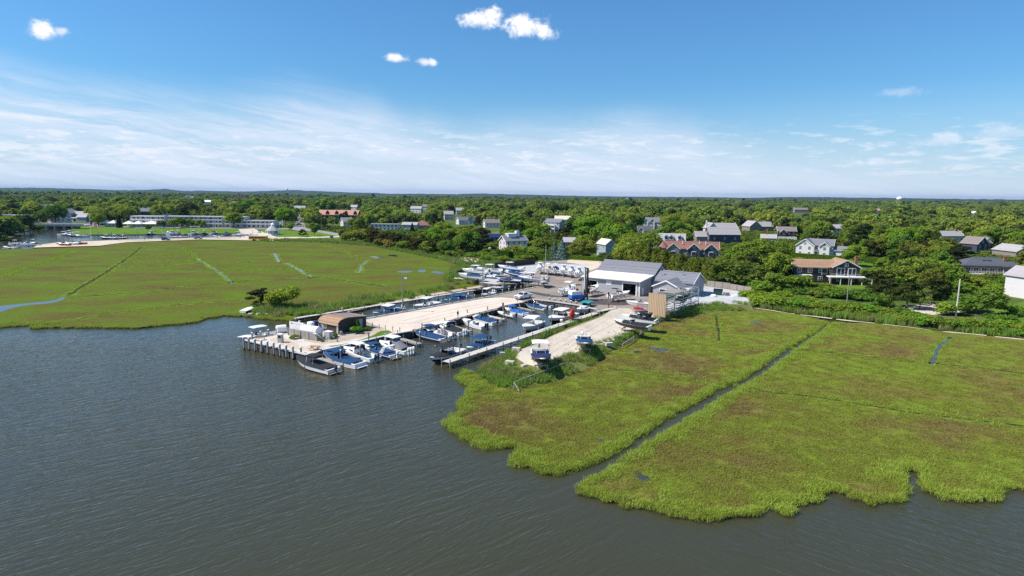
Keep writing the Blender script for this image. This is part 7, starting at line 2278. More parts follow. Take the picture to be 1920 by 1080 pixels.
# ------------------------------------------------------------------ piles, caps, docks
M_PILE = mat('pile_timber', (0.225, 0.215, 0.195), 0.9, 0.3, 1.5)
M_PILEB = mat('pale_blue_grey_pile', (0.33, 0.35, 0.34), 0.85, 0.2, 1.5)
M_WETP = mat('wet_pile_timber', (0.045, 0.042, 0.03), 0.6, 0.2, 1.5)
PILE = {}
def pile(p, ztop, cap, label, group, r=.15, m=None, name='mooring_pile'):
    key = (round(ztop, 1), cap, r, m.name if m else '')
    if key not in PILE:
        q = MB().tube((0, 0, -1.0), (0, 0, .35), r, M_WETP, 8).tube((0, 0, .35), (0, 0, ztop), r, m or M_PILE, 8)
        if cap: q.tube((0, 0, ztop), (0, 0, ztop + .12), r * 1.25, M_WHITE, 8, r * .8)
        PILE[key] = q
        o = q.build(name, loc=(p[0], p[1], 0))
        PILE[key] = o
    else:
        o = PILE[key].copy(); COL.objects.link(o); o.location = (p[0], p[1], 0)
    return tag(o, label, 'pile', group)
for (x, y) in [(458, 651), (467.5, 652.5), (479, 655), (491, 657), (502.5, 659.5), (514, 662), (525.5, 665), (537.5, 667), (550, 669.5), (565, 671)]:
    pile(P(x, y + 5, .0), 2.45, True, 'stout pale pile with white cap in the row along the outer end of the pier', 'outer pier piles', .2, M_PILEB)
for (x, y) in [(473, 634.5), (489, 631.5), (503.5, 628.5), (519, 625)]:
    pile(P(x, y, Z_Y), 2.5, True, 'pale pile with white cap between the pier apron and the big centre console', 'apron piles', .17, M_PILEB)
def along(px, z, step):
    w_ = W(px, z); out = []; carry = 0
    for a, b in zip(w_, w_[1:]):
        L = math.hypot(b[0] - a[0], b[1] - a[1]); s = carry
        while s < L:
            out.append((a[0] + (b[0] - a[0]) * s / L, a[1] + (b[1] - a[1]) * s / L)); s += step
        carry = s - L
    return out
def shift(pts, dx, dy): return [(p[0] + dx, p[1] + dy) for p in pts]
for p in shift(along([(660, 602), (680, 599), (755, 585.3), (840, 570), (905, 558.7), (1012, 537)], Z_Y, 3.1), -.35, .25):
    pile(p, 2.5, True, 'slim pile with white cap in the long row on the canal side of the pier', 'canal side piles', .13)
for p in shift(along(BASIN_L[::-1][:0] or [(600, 658), (680, 640.5), (739, 626.5)], Z_Y, 4.2), .35, -.3):
    pile(p, 1.75, False, 'short stubby pile against the lawn side of the pier', 'lawn side piles', .14)
for p in shift(along([(772, 621), (816, 610), (854, 598.5), (886, 590), (932, 579), (979, 568), (997, 561)], Z_Y, 2.4), .3, -.25):
    pile(p, 1.75, False, 'dark stubby pile in the wall between the sand lot and the basin', 'basin wall piles', .16)
for (x, y) in [(1039.5, 572), (1050.5, 573.5), (1061, 575.5), (1070.6, 577), (1030, 570), (1080, 578.5)]:
    pile(P(x, y, .1), 1.95, True, 'dark pile with white cap in the wall at the head of the basin', 'basin head piles', .2)
for (x, y, zt) in [(639.5, 684, 2.7), (675.6, 674, 2.6), (735.6, 655, 2.3), (787.5, 646, 2.6), (834, 630, 2.1), (878, 621, 2.5), (916, 608, 2.1), (945, 600, 2.4), (973, 590.5, 2.0), (1001, 584.5, 2.5), (791, 628, 2.6), (914, 591, 2.3), (970, 574, 2.2), (692, 648, 2.3), (633, 654, 1.9), (600, 664, 1.6), (876, 596.5, 2.1), (834, 612, 2.0)]:
    pile(P(x, y, .05), zt, zt > 2.45, 'tall mooring pile standing beside the moored boats in the basin', 'basin mooring piles', .14)
for (x, y) in [(862, 664), (914, 650), (1018, 614), (1034, 610), (1060, 600), (1090, 590), (1102, 586), (850, 668), (985, 634), (905, 656), (830, 672)]:
    pile(P(x, y, 0.05), 2.2, False, 'thin mooring pile on the basin side of the white dock', 'white dock mooring piles', .11)

def dock(a, b, z, wd, label, plank, pil_step=3.0, brace=False, rail=False, thick=.22):
    pa, pb = P(*a, z), P(*b, z)
    L = (pb - pa).length
    root = empty('dock', (pa.x, pa.y, 0), math.atan2(pb.y - pa.y, pb.x - pa.x), label, 'dock')
    q = MB().bbox((0, -wd / 2, z - .06), (L, wd / 2, z), plank)
    q.bbox((0, -wd / 2 + .03, z - thick), (L, -wd / 2 + .13, z - .06), M_GREYWOOD).bbox((0, wd / 2 - .13, z - thick), (L, wd / 2 - .03, z - .06), M_GREYWOOD)
    q.build('deck', root)
    n = max(1, round(L / pil_step))
    for i in range(n + 1):
        for y in (-wd / 2 - .1, wd / 2 + .1):
            x = i * L / n
            MB().tube((x, y, -1), (x, y, z + (.55 if (i % 2 == 0) else .15)), .10, M_PILE, 6).build('pile', root)
        if brace and i < n:
            y = -wd / 2 - .1
            MB().tube((i * L / n, y, .1), ((i + 1) * L / n, y, z - .2), .06, M_WETP, 4).tube(((i + 1) * L / n, y, .1), (i * L / n, y, z - .2), .06, M_WETP, 4).build('brace', root)
    return root
M_PLANKW = striped('bleached_planks', (0.46, 0.42, 0.375), (0.74, 0.70, 0.64), 'x', 4.0, duty=.10, var=.14, bump=.3)
M_PLANKG = striped('grey_planks', (0.26, 0.24, 0.21), (0.47, 0.45, 0.405), 'x', 4.0, duty=.12, var=.2, bump=.3)
dock((836, 678.5), (1121, 585), 1.1, 1.7, 'long bleached white dock on braced piles along the right side of the basin', M_PLANKW, 2.6, brace=True)
dock((552, 596.5), (930, 537), .95, 1.3, 'long narrow walkway on piles along the marsh side of the canal', M_PLANKW, 3.2)
for k, (a, b, lab) in enumerate([((598, 671), (636, 686), 'short finger dock between the maroon striped boat and the first blue covered boat'), ((652, 659), (676, 670), 'short finger dock between the blue bimini boat and the blue grey walkaround'),
                                 ((751, 634.5), (787, 644.5), 'bare plank finger dock lying empty in the middle of the pier side'), ((850, 611), (880, 621), 'finger dock beside the boat with black canvas and white hardtop'),
                                 ((911, 591), (945, 598.5), 'empty pale finger dock before the navy and cream bow rider'), ((971, 576), (1001, 582.5), 'empty pale finger dock before the innermost blue covered boat')]):
    dock(a, b, .75, 1.3, lab, M_PLANKG if k != 4 else M_PLANKW, 4.0)
dock((1120, 583.5), (1152, 577.5), 1.55, 1.4, 'pale plank landing at the inner right corner of the basin', M_PLANKW, 3.0)
dock((948, 533), (985, 531), 1.15, 1.2, 'first small dock on piles at the head of the canal', M_PLANKG, 1.6)
dock((985, 535), (1016, 532.5), 1.15, 1.2, 'second small dock on piles at the head of the canal', M_PLANKG, 1.6)

def capbeam(px, z, label, m, wd=.34, h=.2):
    w_ = W(px, z)
    q = MB()
    for a, b in zip(w_, w_[1:]):
        L = math.hypot(b[0] - a[0], b[1] - a[1])
        q.box(((a[0] + b[0]) / 2, (a[1] + b[1]) / 2, z + h / 2 - .04), (L + .05, wd, h), m, rz=math.atan2(b[1] - a[1], b[0] - a[0]))
    tag(q.build('bulkhead_cap'), label, 'timber')
M_CAPL = mat('pale_cap_timber', (0.56, 0.53, 0.49), .8, .15, 1.5)
capbeam([(600, 658), (680, 640.5), (739, 626.5), (772, 621)], Z_Y, 'pale timber cap along the lawn side of the pier', M_CAPL, .5)
capbeam([(772, 621), (816, 610), (854, 598.5), (886, 590), (932, 579), (941, 574.5), (979, 568), (997, 561)], Z_Y, 'weathered timber cap along the basin wall of the sand lot', M_GREYWOOD, .35)
capbeam([(661, 602.5), (680, 599), (755, 585.3), (840, 570), (905, 558.7), (1019, 535.5)], Z_Y, 'timber cap along the canal wall of the pier', M_CAPL, .4)
capbeam([(457.5, 637.5), (581, 667), (600, 658)], Z_Y, 'timber cap around the outer end of the pier', M_CAPL, .4)
capbeam([(997, 561), (1040, 566), (1091, 573.5), (1120, 581)], Z_Y, 'timber cap of the wall at the head of the basin', M_CAPL, .4)
# second low rail and wales on the outer end
q = MB(); a, b = P(457.5, 639, .75), P(581, 668.6, .75)
q.box(((a.x + b.x) / 2, (a.y + b.y) / 2 - .02, .75), ((b - a).length, .16, .2), M_CAPL, rz=math.atan2(b.y - a.y, b.x - a.x))
tag(q.build('wale_timber'), 'long horizontal fender timber on the outer pier piles', 'timber')

# ------------------------------------------------------------------ posts, poles
for (x, y) in [(698.5, 614), (711, 617), (722.5, 619), (736.5, 621), (745.6, 628), (749.6, 623)]:
    tag(MB().tube((0, 0, 0), (0, 0, 1.05), .08, M_GREYWOOD, 7).tube((0, 0, .78), (0, 0, .84), .1, M_GREYWOOD, 7).build('wooden_post', loc=P(x, y, Z_Y)), 'thin wooden rope post between the lawn and the sand lot', 'post', 'rope posts at the sand lot')
def pole(px, by, top_px, label, z=Z_Y, arm=None, r=.14, box=False, m=None, name='light_pole', cat='light pole', cross=False):
    p = P(px[0], by, z)
    H = PD(px[1], top_px, math.hypot(p.x, p.y)).z - z
    root = empty(name, p, 0, label, cat)
    MB().tube((0, 0, 0), (0, 0, H), r, m or M_GREYWOOD, 8, r * .75).build('pole', root)
    if arm:
        MB().tube((0, 0, H - .9), (arm, 0, H - .75), .04, M_STEEL, 5).bbox((arm - .1, -.25, H - 1.0), (arm + .5, .25, H - .72), M_WHITE).build('lamp', root)
    if box: MB().tube((-.42, 0, H - 2.6), (-.42, 0, H - 1.5), .32, M_WHITE, 10).build('transformer', root)
    if cross: MB().bbox((-1.1, -.06, H - .7), (1.1, .06, H - .55), M_GREYWOOD).build('crossarm', root)
    return root
pole((755, 754), 585, 515, 'light pole at the near end of the sand lot on the canal wall', arm=.6, m=M_PILE)
pole((905, 905), 558, 497, 'light pole in the middle of the canal wall', m=M_PILE)
pole((1019.5, 1022), 540, 484, 'light pole at the inner end of the canal wall', m=M_PILE)
pole((1023, 1024), 497, 459, 'tall pale pole behind the row of white boats', m=M_STEEL)
pole((1588, 1588.5), 566, 518, 'slim pole in front of the deck of the brown house', z=Z_U, name='utility_pole', cat='utility pole')
pole((1792, 1798), 593, 523, 'stout leaning utility pole beside the sandy driveway', z=Z_U, r=.2, name='utility_pole', cat='utility pole', m=M_CAPL)
pole((1441, 1441), 528, 500, 'utility pole carrying a white transformer left of the brown house', z=Z_U, box=True, name='utility_pole', cat='utility pole')
pole((1162, 1162), 496, 474, 'utility pole in the yellow willow left of the shed ridge', z=Z_U, name='utility_pole', cat='utility pole', cross=True)
pole((1168, 1169), 472, 450, 'white topped utility pole at the left edge of the tall willow', z=Z_U, name='utility_pole', cat='utility pole', cross=True)
pole((937, 937), 434, 412, 'utility pole at the right edge of the meadow house', z=Z_U, name='utility_pole', cat='utility pole')
pole((912, 912), 434, 412, 'utility pole at the left edge of the meadow house', z=Z_U, name='utility_pole', cat='utility pole')
pole((829, 829), 428, 411, 'utility pole with white transformer near the centre woods', z=Z_U, box=True, name='utility_pole', cat='utility pole')
for x, t, b in ((603, 408, 436), (628, 410, 435), (570, 410, 432), (651, 415, 446), (535, 432, 446), (474, 431, 439)):
    pole((x, x), b, t, {603: 'utility pole left of the two poles before the inn', 628: 'utility pole right before the inn', 570: 'utility pole on the street corner', 651: 'utility pole by the small white cottage', 535: 'thin pole between gazebo and wind bent pine', 474: 'thin pole beside the harbour ramp'}[x], z=Z_U, name='utility_pole', cat='utility pole', cross=x in (603, 628))
pole((1541, 1541), 447, 432, 'street lamp pole among the trees above the white clapboard house', z=Z_U, m=M_STEEL, arm=.7)
pole((1866, 1868), 470, 456, 'white pole between the slate blue house and the grey gable', z=Z_U, m=M_WHITE)

# basin post with red sign, person
q = empty('sign_post', P(943, 580, Z_Y), 0, 'grey post with a red box at the basin wall', 'post')
MB().bbox((-.16, -.16, 0), (.16, .16, 1.5), M_GREYWOOD).build('post', q)
MB().bbox((-.2, -.3, 1.1), (.25, -.17, 1.7), RED).build('red_box', q)
q = empty('sign_post', P(1141, 577.5, Z_Y), 0, 'short post with a red box at the landing', 'post')
MB().bbox((-.12, -.12, 0), (.12, .12, 1.3), M_GREYWOOD).build('post', q)
MB().bbox((-.2, -.2, .75), (.2, -.13, 1.2), RED).build('red_box', q)
q = empty('lamp_post', P(691, 639, Z_Y), 0, 'short post with a black lamp at the lawn edge', 'lamp')
MB().tube((0, 0, 0), (0, 0, 1.55), .1, M_GREYWOOD, 7).build('post', q)
MB().bbox((-.35, -.2, 1.5), (.3, .2, 1.62), M_BLACK).build('lamp', q)
q = empty('power_pedestal', P(722.5, 637, Z_Y), 0, 'grey power pedestal at the pier edge behind the big white boat', 'pedestal')
MB().bbox((-.17, -.17, 0), (.17, .17, 1.05), M_STEEL).build('body', q)
MB().bbox((-.24, -.24, 1.05), (.24, .24, 1.2), M_PILEB).build('cap', q)


def person(p, rz, label, top_m, leg_m):
    """standing figure grown from one skinned skeleton; clothing by body region"""
    skin = mat('skin', (.42, .26, .19), .6, .08)
    me = bpy.data.meshes.new('person')
    V = [(0, 0, .95, .125), (0, 0, 1.2, .13), (0, 0, 1.42, .135), (0, 0, 1.52, .06), (0, .02, 1.66, .098), (0, .02, 1.76, .06)]
    E_ = [(0, 1), (1, 2), (2, 3), (3, 4), (4, 5)]
    for sg in (1, -1):
        b = len(V)
        V += [(sg * .10, 0, .86, .09), (sg * .12, .03 * sg, .48, .062), (sg * .12, -.02, .08, .045), (sg * .13, -.16, .04, .04)]
        E_ += [(0, b), (b, b + 1), (b + 1, b + 2), (b + 2, b + 3)]
        c = len(V)
        V += [(sg * .19, 0, 1.42, .06), (sg * .25, .02, 1.15, .045), (sg * .23, -.10, .92, .033), (sg * .22, -.13, .82, .03)]
        E_ += [(2, c), (c, c + 1), (c + 1, c + 2), (c + 2, c + 3)]
    me.from_pydata([v[:3] for v in V], E_, [])
    o = bpy.data.objects.new('person', me)
    link(o)
    o.location, o.rotation_euler = p, (0, 0, rz)
    md = o.modifiers.new('skin', 'SKIN')
    for i, v in enumerate(V): me.skin_vertices[0].data[i].radius = (v[3], v[3])
    me.skin_vertices[0].data[0].use_root = True
    o.modifiers.new('sub', 'SUBSURF').levels = 1
    bpy.context.view_layer.update()
    m2 = bpy.data.meshes.new_from_object(o.evaluated_get(bpy.context.evaluated_depsgraph_get()))
    o.modifiers.clear()
    m2.materials.clear()
    for m_ in (top_m, leg_m, skin): m2.materials.append(m_)
    for f in m2.polygons:
        z = sum(m2.vertices[i].co.z for i in f.vertices) / len(f.vertices)
        x = abs(sum(m2.vertices[i].co.x for i in f.vertices) / len(f.vertices))
        f.material_index = 2 if (z > 1.52 or (x > .19 and z < 1.02 and z > .6) or z < .5) else (0 if z > .93 else 1)
        f.use_smooth = True
    o.data = m2
    hb_ = MB().lathe([(.02, 1.63), (.1, 1.66), (.115, 1.72), (.09, 1.79), (.01, 1.81)], mat('dark_hair', (.03, .02, .015), .7), 8, (0, .03, 0))
    hb_.build('hair', o)
    return tag(o, label, 'person')
person(P(858.5, 596, Z_Y), R(40), 'person in dark red top and pale shorts standing at the basin wall', mat('dark_red_shirt', (.11, .025, .03), .8), mat('pale_shorts', (.45, .38, .34), .8))

# ------------------------------------------------------------------ vehicles
M_CARW = mat('white_car_paint', (.78, .78, .79), .18, .03, .5, spec=.6)
def truck(p, rz, label, cap=False):
    root = empty('pickup_truck', p, rz, label, 'truck')
    q = MB()
    W_ = 1.0
    prof = [(-2.9, .55), (-2.9, 1.15), (-.75, 1.15), (-.75, 1.2), (1.25, 1.2), (2.75, 1.1), (2.9, .95), (2.9, .5), (-2.9, .5)]
    def ext(pr, w0, m):
        n = len(pr); v = [(x, -w0, z) for x, z in pr] + [(x, w0, z) for x, z in pr]
        q.add(v, [tuple(range(n)), tuple(range(2 * n - 1, n - 1, -1))] + [(i, n + i, n + (i + 1) % n, (i + 1) % n) for i in range(n)], m)
    ext(prof[:-1], W_, M_CARW)
    q.bbox((-2.8, -.82, 1.151), (-.85, .82, 1.155), M_BLACK)
    q.bbox((-2.9, -1.0, 1.15), (-.75, -.84, 1.28), M_CARW).bbox((-2.9, .84, 1.15), (-.75, 1.0, 1.28), M_CARW).bbox((-2.9, -.84, 1.15), (-2.8, .84, 1.28), M_CARW)
    q.build('body', root)
    c = MB()
    cs = [[(-.75, -.95, 1.2), (1.35, -.95, 1.2), (1.35, .95, 1.2), (-.75, .95, 1.2)], [(-.6, -.82, 1.85), (.55, -.82, 1.88), (.55, .82, 1.88), (-.6, .82, 1.85)]]
    c.loft(cs, M_CARW)
    c.build('cab', root)
    MB().quad([(1.30, -.84, 1.25), (1.30, .84, 1.25), (.60, .74, 1.83), (.60, -.74, 1.83)], M_PANE, M=Matrix.Translation((.03, 0, .02))).build('windscreen', root)
    for sg in (-1, 1):
        MB().add([(-.6, sg * .955, 1.27), (.95, sg * .955, 1.27), (.42, sg * .85, 1.8), (-.52, sg * .85, 1.8)], [(0, 1, 2, 3), (3, 2, 1, 0)], M_PANE).build('side_window', root)
        MB().bbox((2.86, sg * .72 - .16, .82), (2.92, sg * .72 + .16, 1.0), M_PANE).build('headlight', root)
        for x in (-1.9, 1.85):
            MB().tube((x, sg * .82, .4), (x, sg * 1.03, .4), .4, M_BLACK, 14).tube((x, sg * 1.02, .4), (x, sg * 1.045, .4), .22, M_STEEL, 10).build('wheel', root)
    MB().bbox((2.9, -.9, .5), (3.0, .9, .72), M_STEEL).build('bumper', root)
    MB().bbox((2.88, -.5, .78), (2.93, .5, 1.02), M_BLACK).build('grille', root)
    return root
truck(P(981, 560, Z_Y), R(230), 'white double cab pickup parked at the end of the sand lot')
truck(P(916, 521.5, Z_Y), R(-22), 'white pickup hitched to the boat trailer by the left marsh')
def car(p, rz, label, col, van=False, z=Z_U):
    root = empty('parked_car', p, rz, label, 'car')
    m = mat('paint_' + '_'.join(str(int(v * 99)) for v in col), col, .2, .04, .5, spec=.6)
    h2 = 1.45 if not van else 1.75
    q = MB()
    q.loft([[(-2.2, -.88, .35), (2.2, -.88, .35), (2.2, .88, .35), (-2.2, .88, .35)], [(-2.25, -.9, .7), (2.25, -.9, .65), (2.25, .9, .65), (-2.25, .9, .7)], [(-2.15, -.85, .95), (2.0, -.85, .85), (2.0, .85, .85), (-2.15, .85, .95)]], m)
    q.build('body', root)
    MB().loft([[(-1.9 if van else -1.6, -.82, .93), (1.0, -.82, .9), (1.0, .82, .9), (-1.9 if van else -1.6, .82, .93)], [(-1.7 if van else -1.0, -.65, h2), (.25, -.65, h2), (.25, .65, h2), (-1.7 if van else -1.0, .65, h2)]], M_PANE).bbox((-1.65 if van else -.95, -.62, h2), (.2, .62, h2 + .04), m).build('cabin', root)
    for sg in (-1, 1):
        for x in (-1.35, 1.4): MB().tube((x, sg * .7, .32), (x, sg * .9, .32), .32, M_BLACK, 10).build('wheel', root)
    return root
car(P(311, 450.5, Z_U), R(5), 'dark blue estate car parked on the sandy road by the far harbour', (.02, .03, .06), True)
car(P(372, 448, Z_U), R(4), 'grey car parked on the sandy road right of the dark blue one', (.16, .17, .18))
car(P(486, 436, Z_U), R(-75), 'white car on the ramp left of the gazebo', (.75, .75, .75), True)
car(P(622, 445.6, Z_U), R(100), 'dark car on the lane by the village green', (.05, .06, .07))
car(P(561, 421.5, Z_U), R(0), 'black car crossing the mouth of the village street', (.02, .02, .02))
car(P(555.5, 410, Z_U), R(85), 'dark car parked at the left kerb of the village street', (.05, .07, .12))
car(P(563, 401.5, Z_U), R(80), 'white van at the far end of the village street', (.75, .75, .72), True)
car(P(556.5, 414, Z_U), R(85), 'grey car parked nearest on the left kerb of the village street', (.2, .2, .21))
# school bus
bus = empty('bus', P(487, 451, Z_U), R(-2), 'yellow orange bus with pale roof parked at the far edge of the left marsh', 'bus')
M_BUS = mat('bus_yellow', (.85, .36, .02), .35, .06, .6)
bl = 12.5 / 2
MB().bbox((-bl, -1.2, .6), (bl - 1.6, 1.2, 2.6), M_BUS).bbox((bl - 1.6, -1.0, .6), (bl, 1.0, 1.5), M_BUS).bbox((-bl, -1.23, 1.1), (bl - 1.6, 1.23, 1.16), M_BLACK).build('body', bus)
MB().bbox((-bl, -1.15, 2.6), (bl - 1.6, 1.15, 2.95), mat('pale_bus_roof', (.72, .62, .45), .5)).build('roof', bus)
for k in range(9):
    for sg in (-1, 1): MB().bbox((-bl + .4 + k * 1.12, sg * 1.21 - .03, 1.65), (-bl + 1.3 + k * 1.12, sg * 1.21 + .03, 2.35), M_PANE).build('window', bus)
MB().bbox((bl - 1.62, -1.0, 1.6), (bl - 1.55, 1.0, 2.45), M_PANE).build('windscreen', bus)
for x in (-3.4, 4.6):
    for sg in (-1, 1): MB().tube((x, sg * .9, .5), (x, sg * 1.22, .5), .5, M_BLACK, 12).build('wheel', bus)

# forklift
fk = empty('forklift', P(1084, 563.5, Z_Y), R(18), 'big blue and white boat forklift with a tall black mast', 'forklift')
M_FBL = mat('forklift_blue', (.012, .17, .56), .3, .06, .6)
MB().loft([[(-2.2, -1.3, .55), (2.0, -1.3, .55), (2.0, 1.3, .55), (-2.2, 1.3, .55)], [(-2.45, -1.3, .8), (2.0, -1.3, .8), (2.0, 1.3, .8), (-2.45, 1.3, .8)], [(-2.45, -1.3, 1.75), (1.0, -1.3, 1.75), (1.0, 1.3, 1.75), (-2.45, 1.3, 1.75)]], M_FBL).build('chassis', fk)
MB().loft([[(-2.5, -1.32, 1.76), (.4, -1.32, 1.76), (.4, 1.32, 1.76), (-2.5, 1.32, 1.76)], [(-2.4, -1.25, 2.75), (.1, -1.25, 2.75), (.1, 1.25, 2.75), (-2.4, 1.25, 2.75)]], M_WHITE).build('counterweight', fk)
q = MB()
for x in (-1.2, .5):
    for y in (-.7, .7): q.tube((x, y, 2.75 if x < 0 else 1.75), (x + .1, y, 4.3), .06, M_WHITE, 5)
q.bbox((-1.2, -.75, 4.3), (.7, .75, 4.4), M_BLACK).build('overhead_guard', fk)
MB().bbox((-.7, -.35, 2.76), (-.1, .35, 3.3), M_BLACK).build('seat', fk)
m_ = MB()
for y in (-.85, .85):
    m_.bbox((2.05, y - .22, .3), (2.45, y + .22, 9.0), M_BLACK)
for z in (1.0, 2.6, 4.2, 5.8, 7.4, 8.8): m_.bbox((2.1, -.63, z - .12), (2.4, .63, z + .12), M_BLACK)
m_.tube((2.0, -.4, .6), (2.0, -.4, 8.2), .09, M_STEEL, 6).tube((2.0, .4, .6), (2.0, .4, 8.2), .09, M_STEEL, 6)
mast = m_.build('mast', fk)
MB().bbox((1.9, .3, 3.0), (2.04, .62, 8.8), M_WHITE).build('lift_cylinder', mast)
MB().bbox((2.5, -1.5, 2.0), (2.7, 1.5, 3.4), M_BLACK).build('carriage', fk)
for y in (-1.0, 1.0): MB().bbox((2.7, y - .14, 2.0), (7.0, y + .14, 2.16), M_BLACK).build('fork', fk)
for x, r in ((-1.5, .55), (1.6, .75)):
    for sg in (-1, 1): MB().tube((x, sg * 1.1, r), (x, sg * 1.55, r), r, M_BLACK, 14).tube((x, sg * 1.54, r), (x, sg * 1.58, r), r * .5, M_WHITE, 10).build('wheel', fk)

# ------------------------------------------------------------------ yard fences and loose things
seg_fence((928, 503.5), (1003.5, 495.5), 2.3, 'black sheet fence behind the boats at the left of the yard', 'yard_fence', mat('black_sheet', (.028, .025, .024), .8, .2), posts=False)
seg_fence((857, 513), (871, 509.5), 1.0, 'low dark board wall at the tip of the gravel lot', 'yard_fence', mat('dark_boards', (.045, .035, .03), .85, .25), posts=False)
seg_fence((1325, 537), (1368, 542), 1.9, 'plank fence behind the gravel lot right of the workshop')
seg_fence((1368, 542), (1408, 549), 1.7, 'pale plank fence with gates at the right end of the gravel lot')
dm = empty('dumpster', P(1346, 553, Z_Y), R(-20), 'dark green dumpster on the gravel right of the workshop', 'dumpster')
M_DGR = mat('dumpster_green', (.015, .07, .05), .5, .15)
MB().loft([[(-1.2, -.7, .15), (1.2, -.7, .15), (1.2, .7, .15), (-1.2, .7, .15)], [(-1.3, -.8, 1.5), (1.3, -.8, 1.5), (1.3, .8, 1.5), (-1.3, .8, 1.5)]], M_DGR).build('bin', dm)
MB().add([(-1.3, -.85, 1.5), (1.3, -.85, 1.5), (1.3, .8, 1.75), (-1.3, .8, 1.75)], [(0, 1, 2, 3), (3, 2, 1, 0)], M_BLACK).build('lid', dm)
for (x, y, lab) in [(1338, 556, 'white tarp heap left of the dumpster'), (1381, 556, 'white upturned dinghy at the plank fence'), (1362, 554, 'grey crate right of the dumpster')]:
    q = MB()
    if 'crate' in lab: q.bbox((-.7, -.5, 0), (.7, .5, .8), M_GREYWOOD).bbox((-.75, -.55, .8), (.75, .55, .88), M_GREYWOOD)
    elif 'dinghy' in lab: q.loft([[(-1.6, .6 * c, .05) for c in (1, -1)] + [(-1.6, -.3, .5), (-1.6, .3, .5)], [(0, .75 * c, .05) for c in (1, -1)] + [(0, -.4, .7), (0, .4, .7)], [(1.7, .1, .2), (1.7, -.1, .2), (1.7, -.05, .3), (1.7, .05, .3)]], GEL)
    else: q.lathe([(1.0, 0), (.95, .3), (.6, .6), (.05, .7)], CVWHITE, 9)
    tag(q.build({'w': 'tarp_heap', 'g': 'crate'}.get(lab[0], 'tarp_heap') if 'dinghy' not in lab else 'dinghy', loc=P(x, y, Z_Y), rz=R(15)), lab, 'dinghy' if 'dinghy' in lab else ('crate' if 'crate' in lab else 'tarp'))
M_BLOCK = mat('concrete_block', (.50, .45, .38), .9, .15, 2)
for (x, y, sx, sy, sz, rz, lab) in [(968, 659, 1.5, .8, .75, -20, 'pale concrete block at the left edge of the spit'), (956, 684, 1.5, .9, .7, -25, 'pale concrete block in the grass at the tip of the spit'), (942, 665, .9, .5, .45, 5, 'small pale concrete block in the grass left of the spit'),
                                    (1057, 671, 1.6, .5, .3, 5, 'low pale slab between the two boats on the spit'), (1122, 649, 1.9, .7, .45, 3, 'pale concrete beam right of the blue covered boat'), (1142, 648, 1.5, .7, .6, 20, 'grey topped concrete block right of the pale beam'),
                                    (1156, 636, 1.7, .8, .7, 25, 'dark concrete block below the brown and white boat'), (1172, 629, 1.8, .7, .6, 12, 'dark greenish block nearest the brown and white boat'), (982, 688, .9, .7, .4, 40, 'pale rubble block before the navy covered boat')]:
    q = MB().box((0, 0, sz / 2), (sx, sy, sz), M_BLOCK if 'dark' not in lab else M_GREYWOOD)
    tag(q.build('concrete_block', loc=P(x, y, Z_Y - .25), rz=R(rz)), lab, 'block')
q = MB(); a, b = P(964, 717, 1.5), P(1058, 681, 1.6)
q.tube(a, b, .09, M_GREYWOOD, 6).tube(a, a + Vector((.8, -1.2, -1.0)), .08, M_GREYWOOD, 6)
for k in range(4):
    p = a + (b - a) * (k / 3.2); q.tube((p.x, p.y, .3), (p.x, p.y, 1.6), .08, M_GREYWOOD, 6)
tag(q.build('pole_rail'), 'long grey pole rail lying through the reeds at the tip of the spit', 'rail')
q = MB(); a, b = P(1168, 645, 1.1), P(1189, 632, 1.2)
q.tube(a, b, .14, M_GREYWOOD, 6)
for p in (a, b): q.tube((p.x, p.y, .3), (p.x, p.y, 1.2), .1, M_GREYWOOD, 6)
tag(q.build('log_rail'), 'short log rail below the brown and white boat', 'rail')
rgd = random.Random(9)
for k in range(16):
    p = P(1372 + rgd.uniform(0, 60), 571 + rgd.uniform(-3, 5), .8)
    tag(MB().box((0, 0, .1 + .06 * (k % 4)), (rgd.uniform(1.5, 3.5), .22, .1), M_GREYWOOD if k % 3 else M_CAPL).build('board', loc=(p.x, p.y, .75), rz=rgd.uniform(-.5, .7)), 'weathered board in the driftwood heap at the upper end of the right marsh', 'board', 'driftwood boards')
def rock(p, s, label, group, seed):
    bm = bmesh.new(); bmesh.ops.create_icosphere(bm, subdivisions=2, radius=1)
    rr = random.Random(seed)
    for v in bm.verts: v.co *= .8 + .35 * mnoise.noise(v.co * 1.3 + Vector((seed, 0, 0)))
    mb = MB(); bm.verts.ensure_lookup_table()
    mb.add([(v.co.x * s, v.co.y * s * .8, v.co.z * s * .55) for v in bm.verts], [tuple(v.index for v in f.verts) for f in bm.faces], mat('shore_rock', (.36, .31, .25), .9, .2, 2))
    bm.free()
    return tag(mb.build('rock', loc=p, rz=rr.uniform(0, 6)), label, 'rock', group)
for k, (x, y) in enumerate([(474, 588), (480, 586), (488, 585), (494, 587), (484, 589), (470, 590), (500, 589), (778, 562), (786, 560.5), (795, 559), (708, 573), (716, 571), (724, 570), (804, 557)]):
    rock(P(x, y, Z_M + .1), .55 + .25 * (k % 3), 'grey shore boulder on the sandy point' if k < 7 else 'boulder in the bank beside the long walkway', 'boulders on the sandy point' if k < 7 else 'boulders by the walkway', k)
rock(P(861, 524, Z_M + .1), 1.6, 'large pale flat boulder in the marsh grass left of the gravel lot', None, 40)
ob = MB()
ring = [[((1.05 + .33 * math.cos(t)) * math.cos(a), .33 * math.sin(t), (1.05 + .33 * math.cos(t)) * math.sin(a)) for t in [k * math.pi / 4 for k in range(8)]] for a in [i * 2 * math.pi / 16 for i in range(17)]]
ob.loft(ring, RED, caps=False, smooth=True)
ob.lathe([(.02, -.1), (.85, -.06), (.85, .06), (.02, .1)], RED, 14)
